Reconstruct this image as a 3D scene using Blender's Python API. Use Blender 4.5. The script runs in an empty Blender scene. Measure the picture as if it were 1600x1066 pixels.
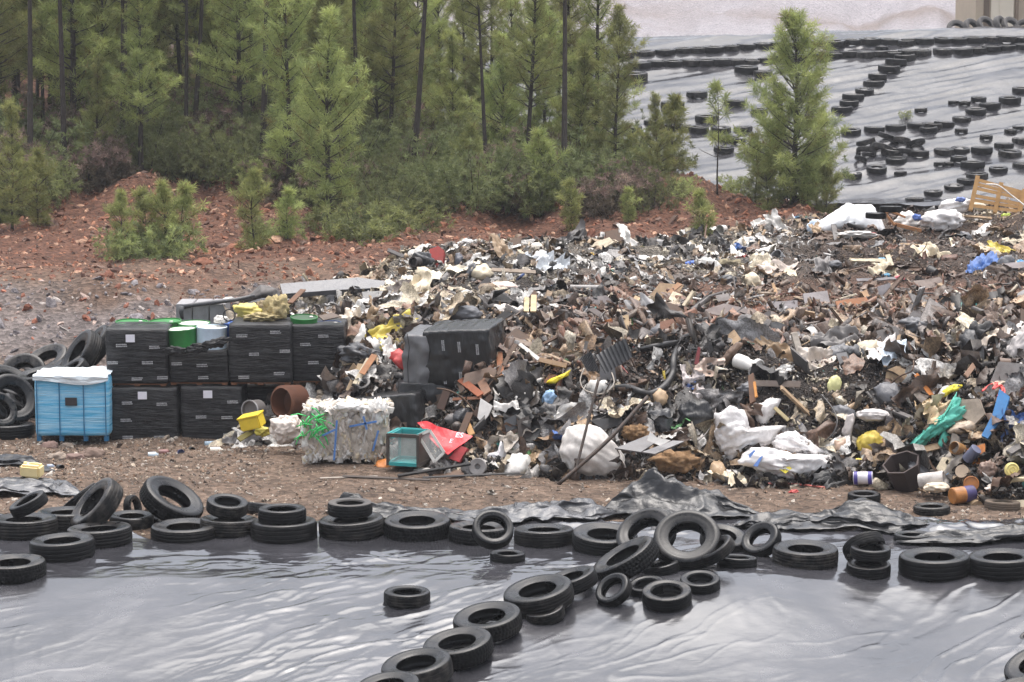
import bpy, bmesh, math, random
import numpy as np
from mathutils import Vector, Matrix, Quaternion
from mathutils.bvhtree import BVHTree
R = math.radians
random.seed(7)
C = bpy.context.scene.collection
scene = bpy.context.scene
# ---------------------------------------------------------------- camera
H, PITCH, F = 8.3, R(7.7), 4000.0          # metres, downward tilt, focal length in photo pixels
camd = bpy.data.cameras.new('camera'); cam = bpy.data.objects.new('camera', camd); C.objects.link(cam)
cam.location = (0, 0, H); cam.rotation_euler = (R(90) - PITCH, 0, 0)
camd.sensor_width = 36; camd.lens = 36 * F / 1600; camd.clip_end = 3000; camd.clip_start = .5
scene.camera = cam
# ---------------------------------------------------------------- sky, sun, exposure
SUN_EL, SUN_AZ = R(80), R(15)             # the bright part of the cloud lies ahead of the camera
w = bpy.data.worlds.new('World'); scene.world = w; w.use_nodes = True
nt = w.node_tree; nt.nodes.clear()
sk = nt.nodes.new('ShaderNodeTexSky'); sk.sky_type = 'NISHITA'; sk.sun_disc = False
sk.sun_elevation = SUN_EL; sk.sun_rotation = SUN_AZ; sk.air_density = 1.0; sk.dust_density = 6.0; sk.ozone_density = 1.0
hs = nt.nodes.new('ShaderNodeHueSaturation'); hs.inputs['Saturation'].default_value = .42
bgn = nt.nodes.new('ShaderNodeBackground'); bgn.inputs['Strength'].default_value = .15
wo = nt.nodes.new('ShaderNodeOutputWorld')
nt.links.new(sk.outputs[0], hs.inputs['Color']); nt.links.new(hs.outputs[0], bgn.inputs['Color']); nt.links.new(bgn.outputs[0], wo.inputs['Surface'])
sd = bpy.data.lights.new('sun', 'SUN'); so = bpy.data.objects.new('sun', sd); C.objects.link(so)
sd.energy = 1.0; sd.angle = R(80); sd.color = (1, .97, .93)
sdir = Vector((math.sin(SUN_AZ) * math.cos(SUN_EL), math.cos(SUN_AZ) * math.cos(SUN_EL), math.sin(SUN_EL)))
so.rotation_euler = sdir.to_track_quat('Z', 'Y').to_euler()
scene.view_settings.view_transform = 'Standard'; scene.view_settings.look = 'None'
scene.view_settings.exposure = 1.15; scene.view_settings.gamma = 1
scene.cycles.max_bounces = 6; scene.cycles.diffuse_bounces = 3; scene.cycles.glossy_bounces = 3
scene.cycles.transparent_max_bounces = 8; scene.cycles.volume_bounces = 0
scene.cycles.use_denoising = True

# ---------------------------------------------------------------- helpers
def ray(px, py):
    x = (px - 800) / F; z = -(py - 533) / F
    return Vector((x, math.cos(PITCH) + z * math.sin(PITCH), -math.sin(PITCH) + z * math.cos(PITCH)))
CAM = Vector((0, 0, H))
def P(px, py, Y):
    d = ray(px, py); return CAM + d * (Y / d.y)
def proj(v):
    d = Vector(v) - CAM
    f = d.y * math.cos(PITCH) - d.z * math.sin(PITCH)
    u = d.y * math.sin(PITCH) + d.z * math.cos(PITCH)
    return 800 + F * d.x / f, 533 - F * u / f
def ppm(Y): return F / (Y * 1.01)
def srgb(r, g, b):
    f = lambda c: (c / 255 / 12.92) if c / 255 <= .04045 else ((c / 255 + .055) / 1.055) ** 2.4
    return (f(r), f(g), f(b))
def _h(ix, iy, iz, s):
    n = (ix.astype(np.int64) * 374761393 + iy.astype(np.int64) * 668265263 + iz.astype(np.int64) * 2246822519 + s * 3266489917) & 0xffffffff
    n = ((n ^ (n >> 13)) * 1274126177) & 0xffffffff
    n = ((n ^ (n >> 16)) * 2654435761) & 0xffffffff
    return ((n ^ (n >> 15)) & 0xffff) / 32767.5 - 1
def noise(x, y, z=0, s=0):
    x, y, z = np.broadcast_arrays(np.asarray(x, float), np.asarray(y, float), np.asarray(z, float))
    ix, iy, iz = np.floor(x), np.floor(y), np.floor(z); fx, fy, fz = x - ix, y - iy, z - iz
    q = lambda t: t * t * t * (t * (6 * t - 15) + 10)
    fx, fy, fz = q(fx), q(fy), q(fz); r = 0
    for a in (0, 1):
        for b in (0, 1):
            for c in (0, 1):
                r = r + _h(ix + a, iy + b, iz + c, s) * (fx if a else 1 - fx) * (fy if b else 1 - fy) * (fz if c else 1 - fz)
    return r
def fbm(x, y, z=0, s=0, o=4, g=.5):
    r, a, f = 0, 1, 1
    for k in range(o):
        r = r + a * noise(np.asarray(x) * f, np.asarray(y) * f, np.asarray(z) * f, s + k); a *= g; f *= 2.03
    return r
def ridged(x, y, z=0, s=0, o=3):
    r, a, f = 0, 1, 1
    for k in range(o):
        r = r + a * (1 - np.abs(noise(np.asarray(x) * f, np.asarray(y) * f, np.asarray(z) * f, s + k)) * 1.6); a *= .5; f *= 2.1
    return r
def sstep(a, b, x):
    t = np.clip((np.asarray(x, float) - a) / (b - a), 0, 1); return t * t * (3 - 2 * t)

def mesh(name, verts, faces, smooth=True, col=None):
    me = bpy.data.meshes.new(name)
    verts = np.asarray(verts, np.float32).reshape(-1, 3)
    if isinstance(faces, np.ndarray):
        k = faces.shape[1]; n = len(faces)
        me.vertices.add(len(verts)); me.vertices.foreach_set('co', verts.ravel())
        me.loops.add(n * k); me.loops.foreach_set('vertex_index', faces.astype(np.int32).ravel())
        me.polygons.add(n); me.polygons.foreach_set('loop_start', np.arange(0, n * k, k, dtype=np.int32))
        try: me.polygons.foreach_set('loop_total', np.full(n, k, np.int32))
        except Exception: pass
    else:
        me.from_pydata([tuple(v) for v in verts.tolist()], [], faces)
    me.update(calc_edges=True); me.validate()
    if smooth: me.polygons.foreach_set('use_smooth', np.ones(len(me.polygons), bool))
    if col is not None:
        ca = me.color_attributes.new('Col', 'FLOAT_COLOR', 'POINT')
        c4 = np.ones((len(verts), 4), np.float32); c4[:, :3] = col; ca.data.foreach_set('color', c4.ravel())
    return me
def obj(name, me, mat=None, parent=None, loc=None, rot=None):
    o = bpy.data.objects.new(name, me); C.objects.link(o)
    if mat is not None and me is not None:
        if me.users <= 1 or len(me.materials) == 0: me.materials.append(mat)
    if parent is not None: o.parent = parent
    if loc is not None: o.location = loc
    if rot is not None: o.rotation_euler = rot
    return o
def tag(o, label=None, cat=None, group=None, kind=None):
    if label: o['label'] = label
    if cat: o['category'] = cat
    if group: o['group'] = group
    if kind: o['kind'] = kind
    return o
def empty(name, loc=(0, 0, 0)):
    o = bpy.data.objects.new(name, None); C.objects.link(o); o.location = loc; o.empty_display_size = .2; return o
def copy_tree(o, parent=None):
    c = o.copy(); C.objects.link(c)
    if parent is not None: c.parent = parent
    for ch in list(o.children): copy_tree(ch, c)
    return c
class MB:                                   # collects shapes into one mesh
    def __init__(s): s.v, s.f = [], []
    def add(s, v, f):
        b = len(s.v); s.v += [tuple(p) for p in v]; s.f += [tuple(i + b for i in q) for q in f]; return s
    def box(s, c, size, rot=None):
        c = Vector(c); x, y, z = (k / 2 for k in size); v = []
        for a in (-1, 1):
            for b in (-1, 1):
                for d in (-1, 1):
                    p = Vector((a * x, b * y, d * z))
                    if rot is not None: p = rot @ p
                    v.append(c + p)
        return s.add(v, [(0, 1, 3, 2), (4, 6, 7, 5), (0, 4, 5, 1), (2, 3, 7, 6), (0, 2, 6, 4), (1, 5, 7, 3)])
    def bar(s, a, b, w_, t, up=(0, 0, 1)):
        a, b = Vector(a), Vector(b); d = b - a; L = d.length; d.normalize()
        u = Vector(up); sd_ = d.cross(u)
        if sd_.length < 1e-4: sd_ = d.cross(Vector((1, 0, 0)))
        sd_.normalize(); u = sd_.cross(d)
        m = Matrix((d, sd_, u)).transposed()
        return s.box((a + b) / 2, (L, w_, t), m)
    def tube(s, pts, rad, n=10, cap=True):
        pts = [Vector(p) for p in pts]; rr = rad if isinstance(rad, (list, tuple)) else [rad] * len(pts)
        v, f = [], []; up = None
        for i, p in enumerate(pts):
            d = (pts[min(i + 1, len(pts) - 1)] - pts[max(i - 1, 0)]).normalized()
            if up is None: up = d.orthogonal().normalized()
            up = (up - d * up.dot(d)); up = up.normalized() if up.length > 1e-5 else d.orthogonal().normalized()
            sd_ = d.cross(up)
            for k in range(n):
                a = 2 * math.pi * k / n; v.append(p + (up * math.cos(a) + sd_ * math.sin(a)) * rr[i])
        for i in range(len(pts) - 1):
            for k in range(n): f.append((i * n + k, i * n + (k + 1) % n, (i + 1) * n + (k + 1) % n, (i + 1) * n + k))
        if cap: f.append(tuple(range(n - 1, -1, -1))); f.append(tuple(range((len(pts) - 1) * n, len(pts) * n)))
        return s.add(v, f)
    def lathe(s, prof, n=24, m=None, close=False):
        v, f = [], []; K = len(prof)
        for k in range(n):
            a = 2 * math.pi * k / n
            for r, z in prof:
                p = Vector((r * math.cos(a), r * math.sin(a), z)); v.append(m @ p if m is not None else p)
        for k in range(n):
            for i in range(K if close else K - 1):
                j = (i + 1) % K; f.append((k * K + i, ((k + 1) % n) * K + i, ((k + 1) % n) * K + j, k * K + j))
        return s.add(v, f)
    def mesh(s, name, smooth=False, bevel=0):
        me = bpy.data.meshes.new(name); me.from_pydata(s.v, [], s.f); me.update()
        if bevel:
            bm = bmesh.new(); bm.from_mesh(me)
            bmesh.ops.bevel(bm, geom=bm.edges[:], offset=bevel, segments=2, affect='EDGES', clamp_overlap=True)
            bm.to_mesh(me); bm.free()
        if smooth:
            me.polygons.foreach_set('use_smooth', np.ones(len(me.polygons), bool))
        return me
    def build(s, name, mat, parent=None, smooth=False, bevel=0, loc=None):
        return obj(name, s.mesh(name, smooth, bevel), mat, parent, loc)
def gridfaces(nu, nv):                      # nv rows of nu vertices
    i = np.arange((nv - 1) * nu).reshape(nv - 1, nu)[:, :-1].ravel()
    return np.stack([i, i + 1, i + nu + 1, i + nu], 1)

# ---------------------------------------------------------------- materials
_m = {}
def N(t, ty, **k):
    n = t.nodes.new(ty)
    for a, b in k.items(): setattr(n, a, b)
    return n
def mat(col, rough=.6, dirt=.25, dcol=(.045, .035, .028), scale=6, bump=.15, spec=.5, metal=0, name='paint', key=None):
    """object-coloured surface with dirt blotches, fine grain and a little bump"""
    k = (tuple(round(c, 3) for c in col), rough, dirt, tuple(dcol), scale, bump, spec, metal, key)
    if k in _m: return _m[k]
    m = bpy.data.materials.new(name); m.use_nodes = True; t = m.node_tree; b = t.nodes['Principled BSDF']; L = t.links.new
    tc = N(t, 'ShaderNodeTexCoord')
    n1 = N(t, 'ShaderNodeTexNoise'); n1.inputs['Scale'].default_value = scale; n1.inputs['Detail'].default_value = 8; n1.inputs['Roughness'].default_value = .68
    L(tc.outputs['Object'], n1.inputs['Vector'])
    r1 = N(t, 'ShaderNodeValToRGB'); r1.color_ramp.elements[0].position = .43; r1.color_ramp.elements[1].position = .80
    L(n1.outputs[0], r1.inputs[0])
    ml = N(t, 'ShaderNodeMath', operation='MULTIPLY'); ml.inputs[1].default_value = min(1, dirt * 1.6); L(r1.outputs[0], ml.inputs[0])
    mx = N(t, 'ShaderNodeMixRGB'); mx.inputs[1].default_value = (*col, 1); mx.inputs[2].default_value = (*dcol, 1); L(ml.outputs[0], mx.inputs[0])
    L(mx.outputs[0], b.inputs['Base Color'])
    b.inputs['Roughness'].default_value = rough; b.inputs['Metallic'].default_value = metal
    b.inputs['Specular IOR Level'].default_value = spec
    if bump:
        bp = N(t, 'ShaderNodeBump'); bp.inputs['Strength'].default_value = bump; bp.inputs['Distance'].default_value = .03
        L(n1.outputs[0], bp.inputs['Height']); L(bp.outputs[0], b.inputs['Normal'])
    _m[k] = m; return m
def ground_mat(name, cols, scale=1.2, rough=.9, bump=.6, stones=14, attr=None, acol=None, spec=.25):
    """earth: three blended tones, a layer of small stones, bump"""
    m = bpy.data.materials.new(name); m.use_nodes = True; t = m.node_tree; b = t.nodes['Principled BSDF']; L = t.links.new
    tc = N(t, 'ShaderNodeTexCoord')
    n1 = N(t, 'ShaderNodeTexNoise'); n1.inputs['Scale'].default_value = scale; n1.inputs['Detail'].default_value = 10; n1.inputs['Roughness'].default_value = .7
    n2 = N(t, 'ShaderNodeTexNoise'); n2.inputs['Scale'].default_value = scale * 9; n2.inputs['Detail'].default_value = 6; n2.inputs['Roughness'].default_value = .75
    v1 = N(t, 'ShaderNodeTexVoronoi'); v1.inputs['Scale'].default_value = stones
    for n in (n1, n2, v1): L(tc.outputs['Object'], n.inputs['Vector'])
    r = N(t, 'ShaderNodeValToRGB'); e = r.color_ramp.elements; e[0].position = .33; e[0].color = (*cols[0], 1); e[1].position = .66; e[1].color = (*cols[2], 1)
    x = e.new(.5); x.color = (*cols[1], 1)
    mm = N(t, 'ShaderNodeMixRGB'); mm.inputs[0].default_value = .5; L(n1.outputs[0], mm.inputs[1]); L(n2.outputs[0], mm.inputs[2]); L(mm.outputs[0], r.inputs[0])
    base = r.outputs[0]
    if attr:
        at = N(t, 'ShaderNodeAttribute', attribute_name=attr)
        sp = N(t, 'ShaderNodeSeparateColor'); L(at.outputs['Color'], sp.inputs[0])
        for ch, c in zip(range(3), acol):
            if c is None: continue
            r2 = N(t, 'ShaderNodeValToRGB'); e2 = r2.color_ramp.elements; e2[0].position = .35; e2[0].color = (*c[0], 1); e2[1].position = .65; e2[1].color = (*c[1], 1); L(mm.outputs[0], r2.inputs[0])
            m2 = N(t, 'ShaderNodeMixRGB'); L(sp.outputs[ch], m2.inputs[0]); L(base, m2.inputs[1]); L(r2.outputs[0], m2.inputs[2]); base = m2.outputs[0]
    # each stone its own tone
    mv = N(t, 'ShaderNodeMixRGB', blend_type='MULTIPLY'); mv.inputs[0].default_value = .75
    sp2 = N(t, 'ShaderNodeSeparateColor'); L(v1.outputs['Color'], sp2.inputs[0])
    mr = N(t, 'ShaderNodeMapRange'); mr.inputs['To Min'].default_value = .45; mr.inputs['To Max'].default_value = 1.5; L(sp2.outputs[0], mr.inputs[0])
    L(base, mv.inputs[1]); L(mr.outputs[0], mv.inputs[2]); L(mv.outputs[0], b.inputs['Base Color'])
    b.inputs['Roughness'].default_value = rough; b.inputs['Specular IOR Level'].default_value = spec
    bp = N(t, 'ShaderNodeBump'); bp.inputs['Strength'].default_value = bump; bp.inputs['Distance'].default_value = .08
    ad = N(t, 'ShaderNodeMath', operation='ADD'); L(n2.outputs[0], ad.inputs[0]); L(v1.outputs['Distance'], ad.inputs[1]); L(ad.outputs[0], bp.inputs['Height']); L(bp.outputs[0], b.inputs['Normal'])
    return m
def attr_mat(name, rough=.5, bump=.3, scale=25, spec=.5, dirt=.3, grime=.0):
    m = bpy.data.materials.new(name); m.use_nodes = True; t = m.node_tree; b = t.nodes['Principled BSDF']; L = t.links.new
    at = N(t, 'ShaderNodeAttribute', attribute_name='Col'); tc = N(t, 'ShaderNodeTexCoord')
    n1 = N(t, 'ShaderNodeTexNoise'); n1.inputs['Scale'].default_value = scale; n1.inputs['Detail'].default_value = 5; L(tc.outputs['Object'], n1.inputs['Vector'])
    mr = N(t, 'ShaderNodeMapRange'); mr.inputs['From Min'].default_value = .35; mr.inputs['From Max'].default_value = .65; mr.inputs['To Min'].default_value = 1 - dirt; mr.inputs['To Max'].default_value = 1 + dirt * .4; L(n1.outputs[0], mr.inputs[0])
    mx = N(t, 'ShaderNodeMixRGB', blend_type='MULTIPLY'); mx.inputs[0].default_value = 1; L(at.outputs['Color'], mx.inputs[1]); L(mr.outputs[0], mx.inputs[2])
    n2 = N(t, 'ShaderNodeTexNoise'); n2.inputs['Scale'].default_value = 7; n2.inputs['Detail'].default_value = 9; n2.inputs['Roughness'].default_value = .75; L(tc.outputs['Object'], n2.inputs['Vector'])
    gr = N(t, 'ShaderNodeMapRange'); gr.inputs['From Min'].default_value = .46; gr.inputs['From Max'].default_value = .66; gr.inputs['To Max'].default_value = grime; L(n2.outputs[0], gr.inputs[0])
    mg = N(t, 'ShaderNodeMixRGB'); mg.inputs[2].default_value = (.05, .04, .033, 1); L(gr.outputs[0], mg.inputs[0]); L(mx.outputs[0], mg.inputs[1]); L(mg.outputs[0], b.inputs['Base Color'])
    b.inputs['Roughness'].default_value = rough; b.inputs['Specular IOR Level'].default_value = spec
    if bump:
        bp = N(t, 'ShaderNodeBump'); bp.inputs['Strength'].default_value = bump; bp.inputs['Distance'].default_value = .03; L(n1.outputs[0], bp.inputs['Height']); L(bp.outputs[0], b.inputs['Normal'])
    return m
def film_mat(name, base=(.028, .028, .032), rough=.16, ior=1.6, stretch=(1, 1, 1), scale=3, bump=.25, dust=.25, dcol=(.16, .155, .16), rot=0, wet=None, streak=0):
    """wet black polythene: glossy, finely puckered along its pull, thin dusty bloom"""
    m = bpy.data.materials.new(name); m.use_nodes = True; t = m.node_tree; b = t.nodes['Principled BSDF']; L = t.links.new
    tc = N(t, 'ShaderNodeTexCoord'); mp = N(t, 'ShaderNodeMapping'); mp.inputs['Scale'].default_value = stretch; mp.inputs['Rotation'].default_value = (0, 0, rot); L(tc.outputs['Object'], mp.inputs[0])
    n1 = N(t, 'ShaderNodeTexNoise'); n1.inputs['Scale'].default_value = scale; n1.inputs['Detail'].default_value = 7; n1.inputs['Roughness'].default_value = .6; n1.inputs['Distortion'].default_value = .6; L(mp.outputs[0], n1.inputs['Vector'])
    n2 = N(t, 'ShaderNodeTexNoise'); n2.inputs['Scale'].default_value = .5; n2.inputs['Detail'].default_value = 9; n2.inputs['Roughness'].default_value = .7; L((mp if streak else tc).outputs['Vector' if streak else 'Object'], n2.inputs['Vector'])
    if streak: n2.inputs['Scale'].default_value = streak
    mr = N(t, 'ShaderNodeMapRange'); mr.inputs['From Min'].default_value = .42; mr.inputs['From Max'].default_value = .68; mr.inputs['To Max'].default_value = dust; L(n2.outputs[0], mr.inputs[0])
    mx = N(t, 'ShaderNodeMixRGB'); mx.inputs[1].default_value = (*base, 1); mx.inputs[2].default_value = (*dcol, 1); L(mr.outputs[0], mx.inputs[0]); L(mx.outputs[0], b.inputs['Base Color'])
    m2 = N(t, 'ShaderNodeMapRange'); m2.inputs['From Min'].default_value = .35; m2.inputs['From Max'].default_value = .7; m2.inputs['To Min'].default_value = rough * .75; m2.inputs['To Max'].default_value = rough * 1.7; L(n2.outputs[0], m2.inputs[0]); L(m2.outputs[0], b.inputs['Roughness'])
    if wet is not None:                      # Col.r: where water stands the film is mirror smooth
        at = N(t, 'ShaderNodeAttribute', attribute_name='Col'); sp = N(t, 'ShaderNodeSeparateColor'); L(at.outputs['Color'], sp.inputs[0])
        mw = N(t, 'ShaderNodeMix'); L(sp.outputs[0], mw.inputs[0]); L(m2.outputs[0], mw.inputs[2]); mw.inputs[3].default_value = wet; L(mw.outputs[0], b.inputs['Roughness'])
    b.inputs['IOR'].default_value = ior
    bp = N(t, 'ShaderNodeBump'); bp.inputs['Strength'].default_value = bump; bp.inputs['Distance'].default_value = .06; L(n1.outputs[0], bp.inputs['Height']); L(bp.outputs[0], b.inputs['Normal'])
    return m
# ---------------------------------------------------------------- the land
def zz(py, Y): return P(800, py, Y).z
def prof(cols, u, Y):
    """height from profiles given on columns (u = picture-like bearing), smooth across the bearing"""
    us = sorted(cols); zs = np.stack([np.interp(Y, [a for a, _ in cols[k]], [b for _, b in cols[k]]) for k in us], 0)
    out = np.zeros_like(Y); u = np.clip(u, us[0], us[-1])
    for i in range(len(us) - 1):
        m = (u >= us[i]) & (u <= us[i + 1]); t = (u - us[i]) / (us[i + 1] - us[i]); t = t * t * (3 - 2 * t)
        out = np.where(m, zs[i] * (1 - t) + zs[i + 1] * t, out)
    return out
def bearing(X, Y): return 800 + F * X / Y * math.cos(PITCH)
fr = [(10, -3.6), (20, -2.6), (33, -1.0), (36, -.5), (38, -.14), (40, 0), (47, 0)]
bk = [(180, 4.6), (260, 8.2), (330, 14), (430, 27)]
GC = {
 -900: fr + [(52, .05), (56, .5), (60, 1.6), (66, 1.75), (76, 2.6), (90, 4), (110, 6.3), (140, 7)] + bk,
 0: fr + [(52, .02), (55, .15), (60, 1.62), (66, 1.72), (70, 1.95), (76, 2.3), (90, 4), (110, 6.3), (140, 7)] + bk,
 210: fr + [(52, .02), (55, .15), (60, 1.6), (66, 1.7), (70, 2.0), (75, 2.75), (80, 3.0), (90, 4), (110, 6.3), (140, 7)] + bk,
 350: fr + [(52, .02), (55, .15), (60, 1.6), (66, 1.7), (70, 1.95), (75, 2.6), (80, 2.9), (90, 4), (110, 6), (140, 7)] + bk,
 600: fr + [(52, .02), (56, .6), (60, 1.5), (66, 1.7), (72, 2.0), (76, 2.4), (90, 2.6), (100, 1.2), (104, -.3), (122, 5.8), (125, 5.8), (138, 3)] + bk,
 900: fr + [(52, .02), (56, .6), (60, 1.3), (66, 1.65), (72, 2.1), (77, 2.4), (88, 1.6), (98, -.3), (104, -.5), (122, 5.8), (125, 5.8), (138, 3)] + bk,
 1080: fr + [(52, .02), (56, .6), (60, 1.3), (66, 1.6), (70, 2.1), (75, 3.05), (79, 2.7), (88, .5), (98, -.5), (104, -.5), (122, 5.85), (125, 5.85), (138, 3)] + bk,
 1140: fr + [(52, .02), (56, .6), (60, 1.3), (66, 1.6), (70, 2.1), (75, 2.3), (79, 1.4), (88, -.5), (98, -.7), (104, -.5), (122, 5.9), (125, 5.9), (138, 3)] + bk,
 1240: fr + [(52, .02), (56, .6), (60, 1.3), (66, 1.7), (70, 2.15), (75, 2.3), (80, 1.2), (88, -.5), (98, -.8), (104, -.5), (122, 6.05), (125, 6.05), (138, 3)] + bk,
 1330: fr + [(52, .02), (56, .6), (60, 1.2), (68, 1.9), (72, 1.5), (78, 0), (88, -.8), (98, -.8), (104, -.4), (122, 6.1), (125, 6.1), (138, 5.0)] + bk,
 1600: fr + [(52, .02), (56, .6), (60, 1.2), (68, 1.9), (72, 1.5), (78, 0), (88, -.8), (98, -.8), (104, -.4), (122, 6.3), (125, 6.3), (138, 6.3)] + bk,
 2500: fr + [(52, .02), (56, .6), (60, 1.2), (68, 1.9), (72, 1.5), (78, 0), (88, -.8), (98, -.8), (104, -.4), (122, 6.3), (125, 6.3), (138, 6.3)] + bk,
}
def ground_z(X, Y):
    u = bearing(X, Y); z = prof(GC, u, Y)
    rough = np.interp(Y, [38, 40, 50, 56, 60, 66, 74, 95, 160, 400], [.0, .035, .05, .13, .13, .12, .3, .3, .3, 2.2])
    fr_ = np.interp(Y, [0, 60, 160, 400], [.9, .7, .3, .03])
    z = z + rough * np.where((Y>101)&(Y<127)&(u>530), .5, 1) * fbm(X * fr_, Y * fr_, 0, 3, 5, .55)
    z = z + np.where(Y > 150, np.interp(Y, [150, 260, 400], [0, 1.2, 6]) * fbm(X * .018, Y * .02, 0, 9, 3) + np.interp(Y, [150, 200, 400], [0, .5, .8]) * (np.abs(((Y * .055 + .4 * noise(X * .02, Y * .02, 0, 12)) % 2) - 1) - .5), 0)
    return z
Ys = np.concatenate([np.arange(8, 38, 1.2), np.arange(38, 62, .22), np.arange(62, 80, .3), np.arange(80, 130, 1.0), np.arange(130, 300, 5), np.arange(300, 430, 15)])
us = np.concatenate([np.linspace(-4200, -150, 26), np.arange(-140, 1750, 7), np.linspace(1760, 5800, 26)])
UU, YY = np.meshgrid(us, Ys); XX = (UU - 800) / F * YY / math.cos(PITCH)
GZ = ground_z(XX, YY)
# how the soil is coloured, by place: R grey stony bank, G red earth, B far quarry, haze paleness painted in
def soil_masks(X, Y):
    u = bearing(X, Y); n = fbm(X * .35, Y * .35, 0, 21, 4)
    grey = sstep(53.5, 56.5, Y + 2 * n) * (1 - sstep(57.5, 60.6, Y + n * 1.8)) * .85 * (1 - sstep(430, 620, u))
    red = sstep(57.5, 67, Y + n * 3) * (1 - sstep(100, 120, Y))
    pale = sstep(105, 130, Y) * np.clip(.82 + .5 * fbm(X * .02, Y * .05, 0, 25, 4), .35, 1)
    return np.stack([grey, red, pale], -1)
gm = ground_mat('earth', [srgb(70, 58, 50), srgb(100, 84, 72), srgb(126, 108, 94)], 1.1, stones=9, attr='Col',
    acol=[(srgb(74, 68, 68), srgb(124, 116, 114)), (srgb(66, 44, 36), srgb(116, 82, 66)), (srgb(124, 119, 122), srgb(152, 148, 152))], bump=.8)
gme = mesh('ground', np.stack([XX, YY, GZ], -1), gridfaces(len(us), len(Ys)), True, soil_masks(XX, YY).reshape(-1, 3))
ground = tag(obj('ground', gme, gm), kind='structure')
ground['label'] = 'bare stony earth, brown in front and red below the pines'

# ---------------------------------------------------------------- front liner
def liner_z(X, Y):
    u = bearing(X, Y); z = np.interp(Y, [20, 33, 35.6, 36.4, 38, 39.5, 45], [-2.3, -.72, -.27, -.13, -.03, 0.0, .02])
    # mound right of the tyre seam, hollow to its right
    z = z + .20 * np.exp(-((u - 1120) / 170) ** 2 - ((Y - 35.6) / 1.3) ** 2) - .16 * np.exp(-((u - 1400) / 130) ** 2 - ((Y - 35.2) / 1.6) ** 2)
    z = z + .10 * np.exp(-((u - 250) / 200) ** 2 - ((Y - 35.0) / 1.5) ** 2)
    return z
def liner_full(X, Y):
    u = bearing(X, Y); z = liner_z(X, Y)
    near = 1 - sstep(37.6, 39.2, Y)
    # folds pulled along the seam (lower middle), up-right on the right, hanging folds at left and right bottom
    def folds(ang, fa, fl, s):
        c, sn = math.cos(ang), math.sin(ang); a = X * c + Y * sn; b = -X * sn + Y * c
        b = b + .18 * fbm(a * .8, b * .8, 0, s, 3)
        return ridged(a * fl, b * fa, 0, s + 5, 2) - .7
    w1 = np.exp(-((u - 560) / 260) ** 2) * sstep(0, 1, (38.4 - Y) / 2.2)
    w2 = sstep(1250, 1450, u) * (1 - sstep(36.6, 37.4, Y))
    w0 = .25 + 0 * u
    def lines(ang, fa, fl, s, wd=.16):      # thin sharp pleats
        c, sn = math.cos(ang), math.sin(ang); a = X * c + Y * sn; b = -X * sn + Y * c
        b = b + .30 * fbm(a * .5, b * .5, 0, s, 3); n1 = noise(a * fl, b * fa, 0, s + 5); gate = sstep(-.15, .45, noise(a * fl * 1.3 + 7, b * fa * .35, 0, s + 6))
        return np.exp(-(n1 / wd) ** 2) * gate
    z = z + near * (.015 * w1 * folds(R(38), 3.2, .45, 31) + .020 * w1 * lines(R(36), 3.4, .35, 33) + .014 * w1 * lines(R(30), 7.0, .6, 35) + .010 * w2 * folds(R(55), 2.6, .4, 41) + .015 * w2 * lines(R(52), 3.0, .3, 43)
        + .010 * w0 * folds(R(84), 1.7, .35, 51) + .007 * lines(R(93), 2.4, .3, 53, .2) + .010 * lines(R(24), 2.6, .5, 55, .13) + .006 * lines(R(44), 5, .6, 57, .14))
    crest = np.exp(-((Y - 37.3) / .7) ** 2)
    z = z + crest * (.010 * (ridged(X * .9, Y * 3.0, 0, 61, 2) - .8) + .020 * lines(R(8), 3.2, .7, 65, .12) + .012 * lines(R(-14), 6, .9, 67, .14)) + .004 * near * fbm(X * 2.2, Y * 2.2, 0, 71, 4)
    # tension lines radiating from the seam's right edge
    w3 = np.exp(-((u - (1000 - (37.6 - Y) * 130 + 60)) / 60) ** 2) * near
    z = z + .02 * w3 * folds(R(42), 5.0, .35, 81)
    # bunched plastic behind the row
    back = sstep(38.6, 39.4, Y)
    z = z + back * (.05 * ridged(X * .9, Y * 1.6, 0, 91, 3) + .03 * fbm(X * 3, Y * 3, 0, 95, 3)) * 1.0
    return z
edge = lambda u: 39.9 + .45 * noise(u / 90., 0, 0, 5) + .5 * np.exp(-((u - 1060) / 120) ** 2) + .9 * np.exp(-((u + 20) / 90) ** 2) + .3*np.exp(-((u-1300)/120)**2) - 1.0 * np.exp(-((u-280)/120)**2)
lu = np.concatenate([np.linspace(-1600, -140, 24), np.arange(-130, 1740, 3.2), np.linspace(1750, 3200, 24)])
lt = np.concatenate([np.linspace(0, .36, 12)[:-1], np.linspace(.36, 1, 300)])
LU, LT = np.meshgrid(lu, lt); LY = 24 + (edge(LU) - 24) * LT; LX = (LU - 800) / F * LY / math.cos(PITCH)
LZ = liner_full(LX, LY)
LZ = np.where(LT > .995, ground_z(LX, LY) + .004, np.maximum(LZ, np.where(LY > 39.3, ground_z(LX, LY) + .02, -99)))
front_film = film_mat('wet_black_film', rough=.20, ior=2.0, stretch=(1, 2.2, 1), scale=3.2, bump=.06, dust=.3, dcol=(.13, .127, .145), rot=R(-38), wet=.04)  # dust colour also carries the lilac tint of the reflected sky
wetness = sstep(36.0, 37.2, LY + .5 * fbm(LX * .6, LY * .9, 0, 99, 3)) * .9 + .25 * np.exp(-((LU - 560) / 260) ** 2)
lme = mesh('liner_sheet', np.stack([LX, LY, LZ], -1), gridfaces(len(lu), len(lt)), True, np.repeat(np.clip(wetness, 0, 1).reshape(-1, 1), 3, 1))
liner = tag(obj('liner_sheet', lme, front_film), 'wet shiny black plastic sheet spread in the foreground under the tyre rows', 'plastic sheet')

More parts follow.
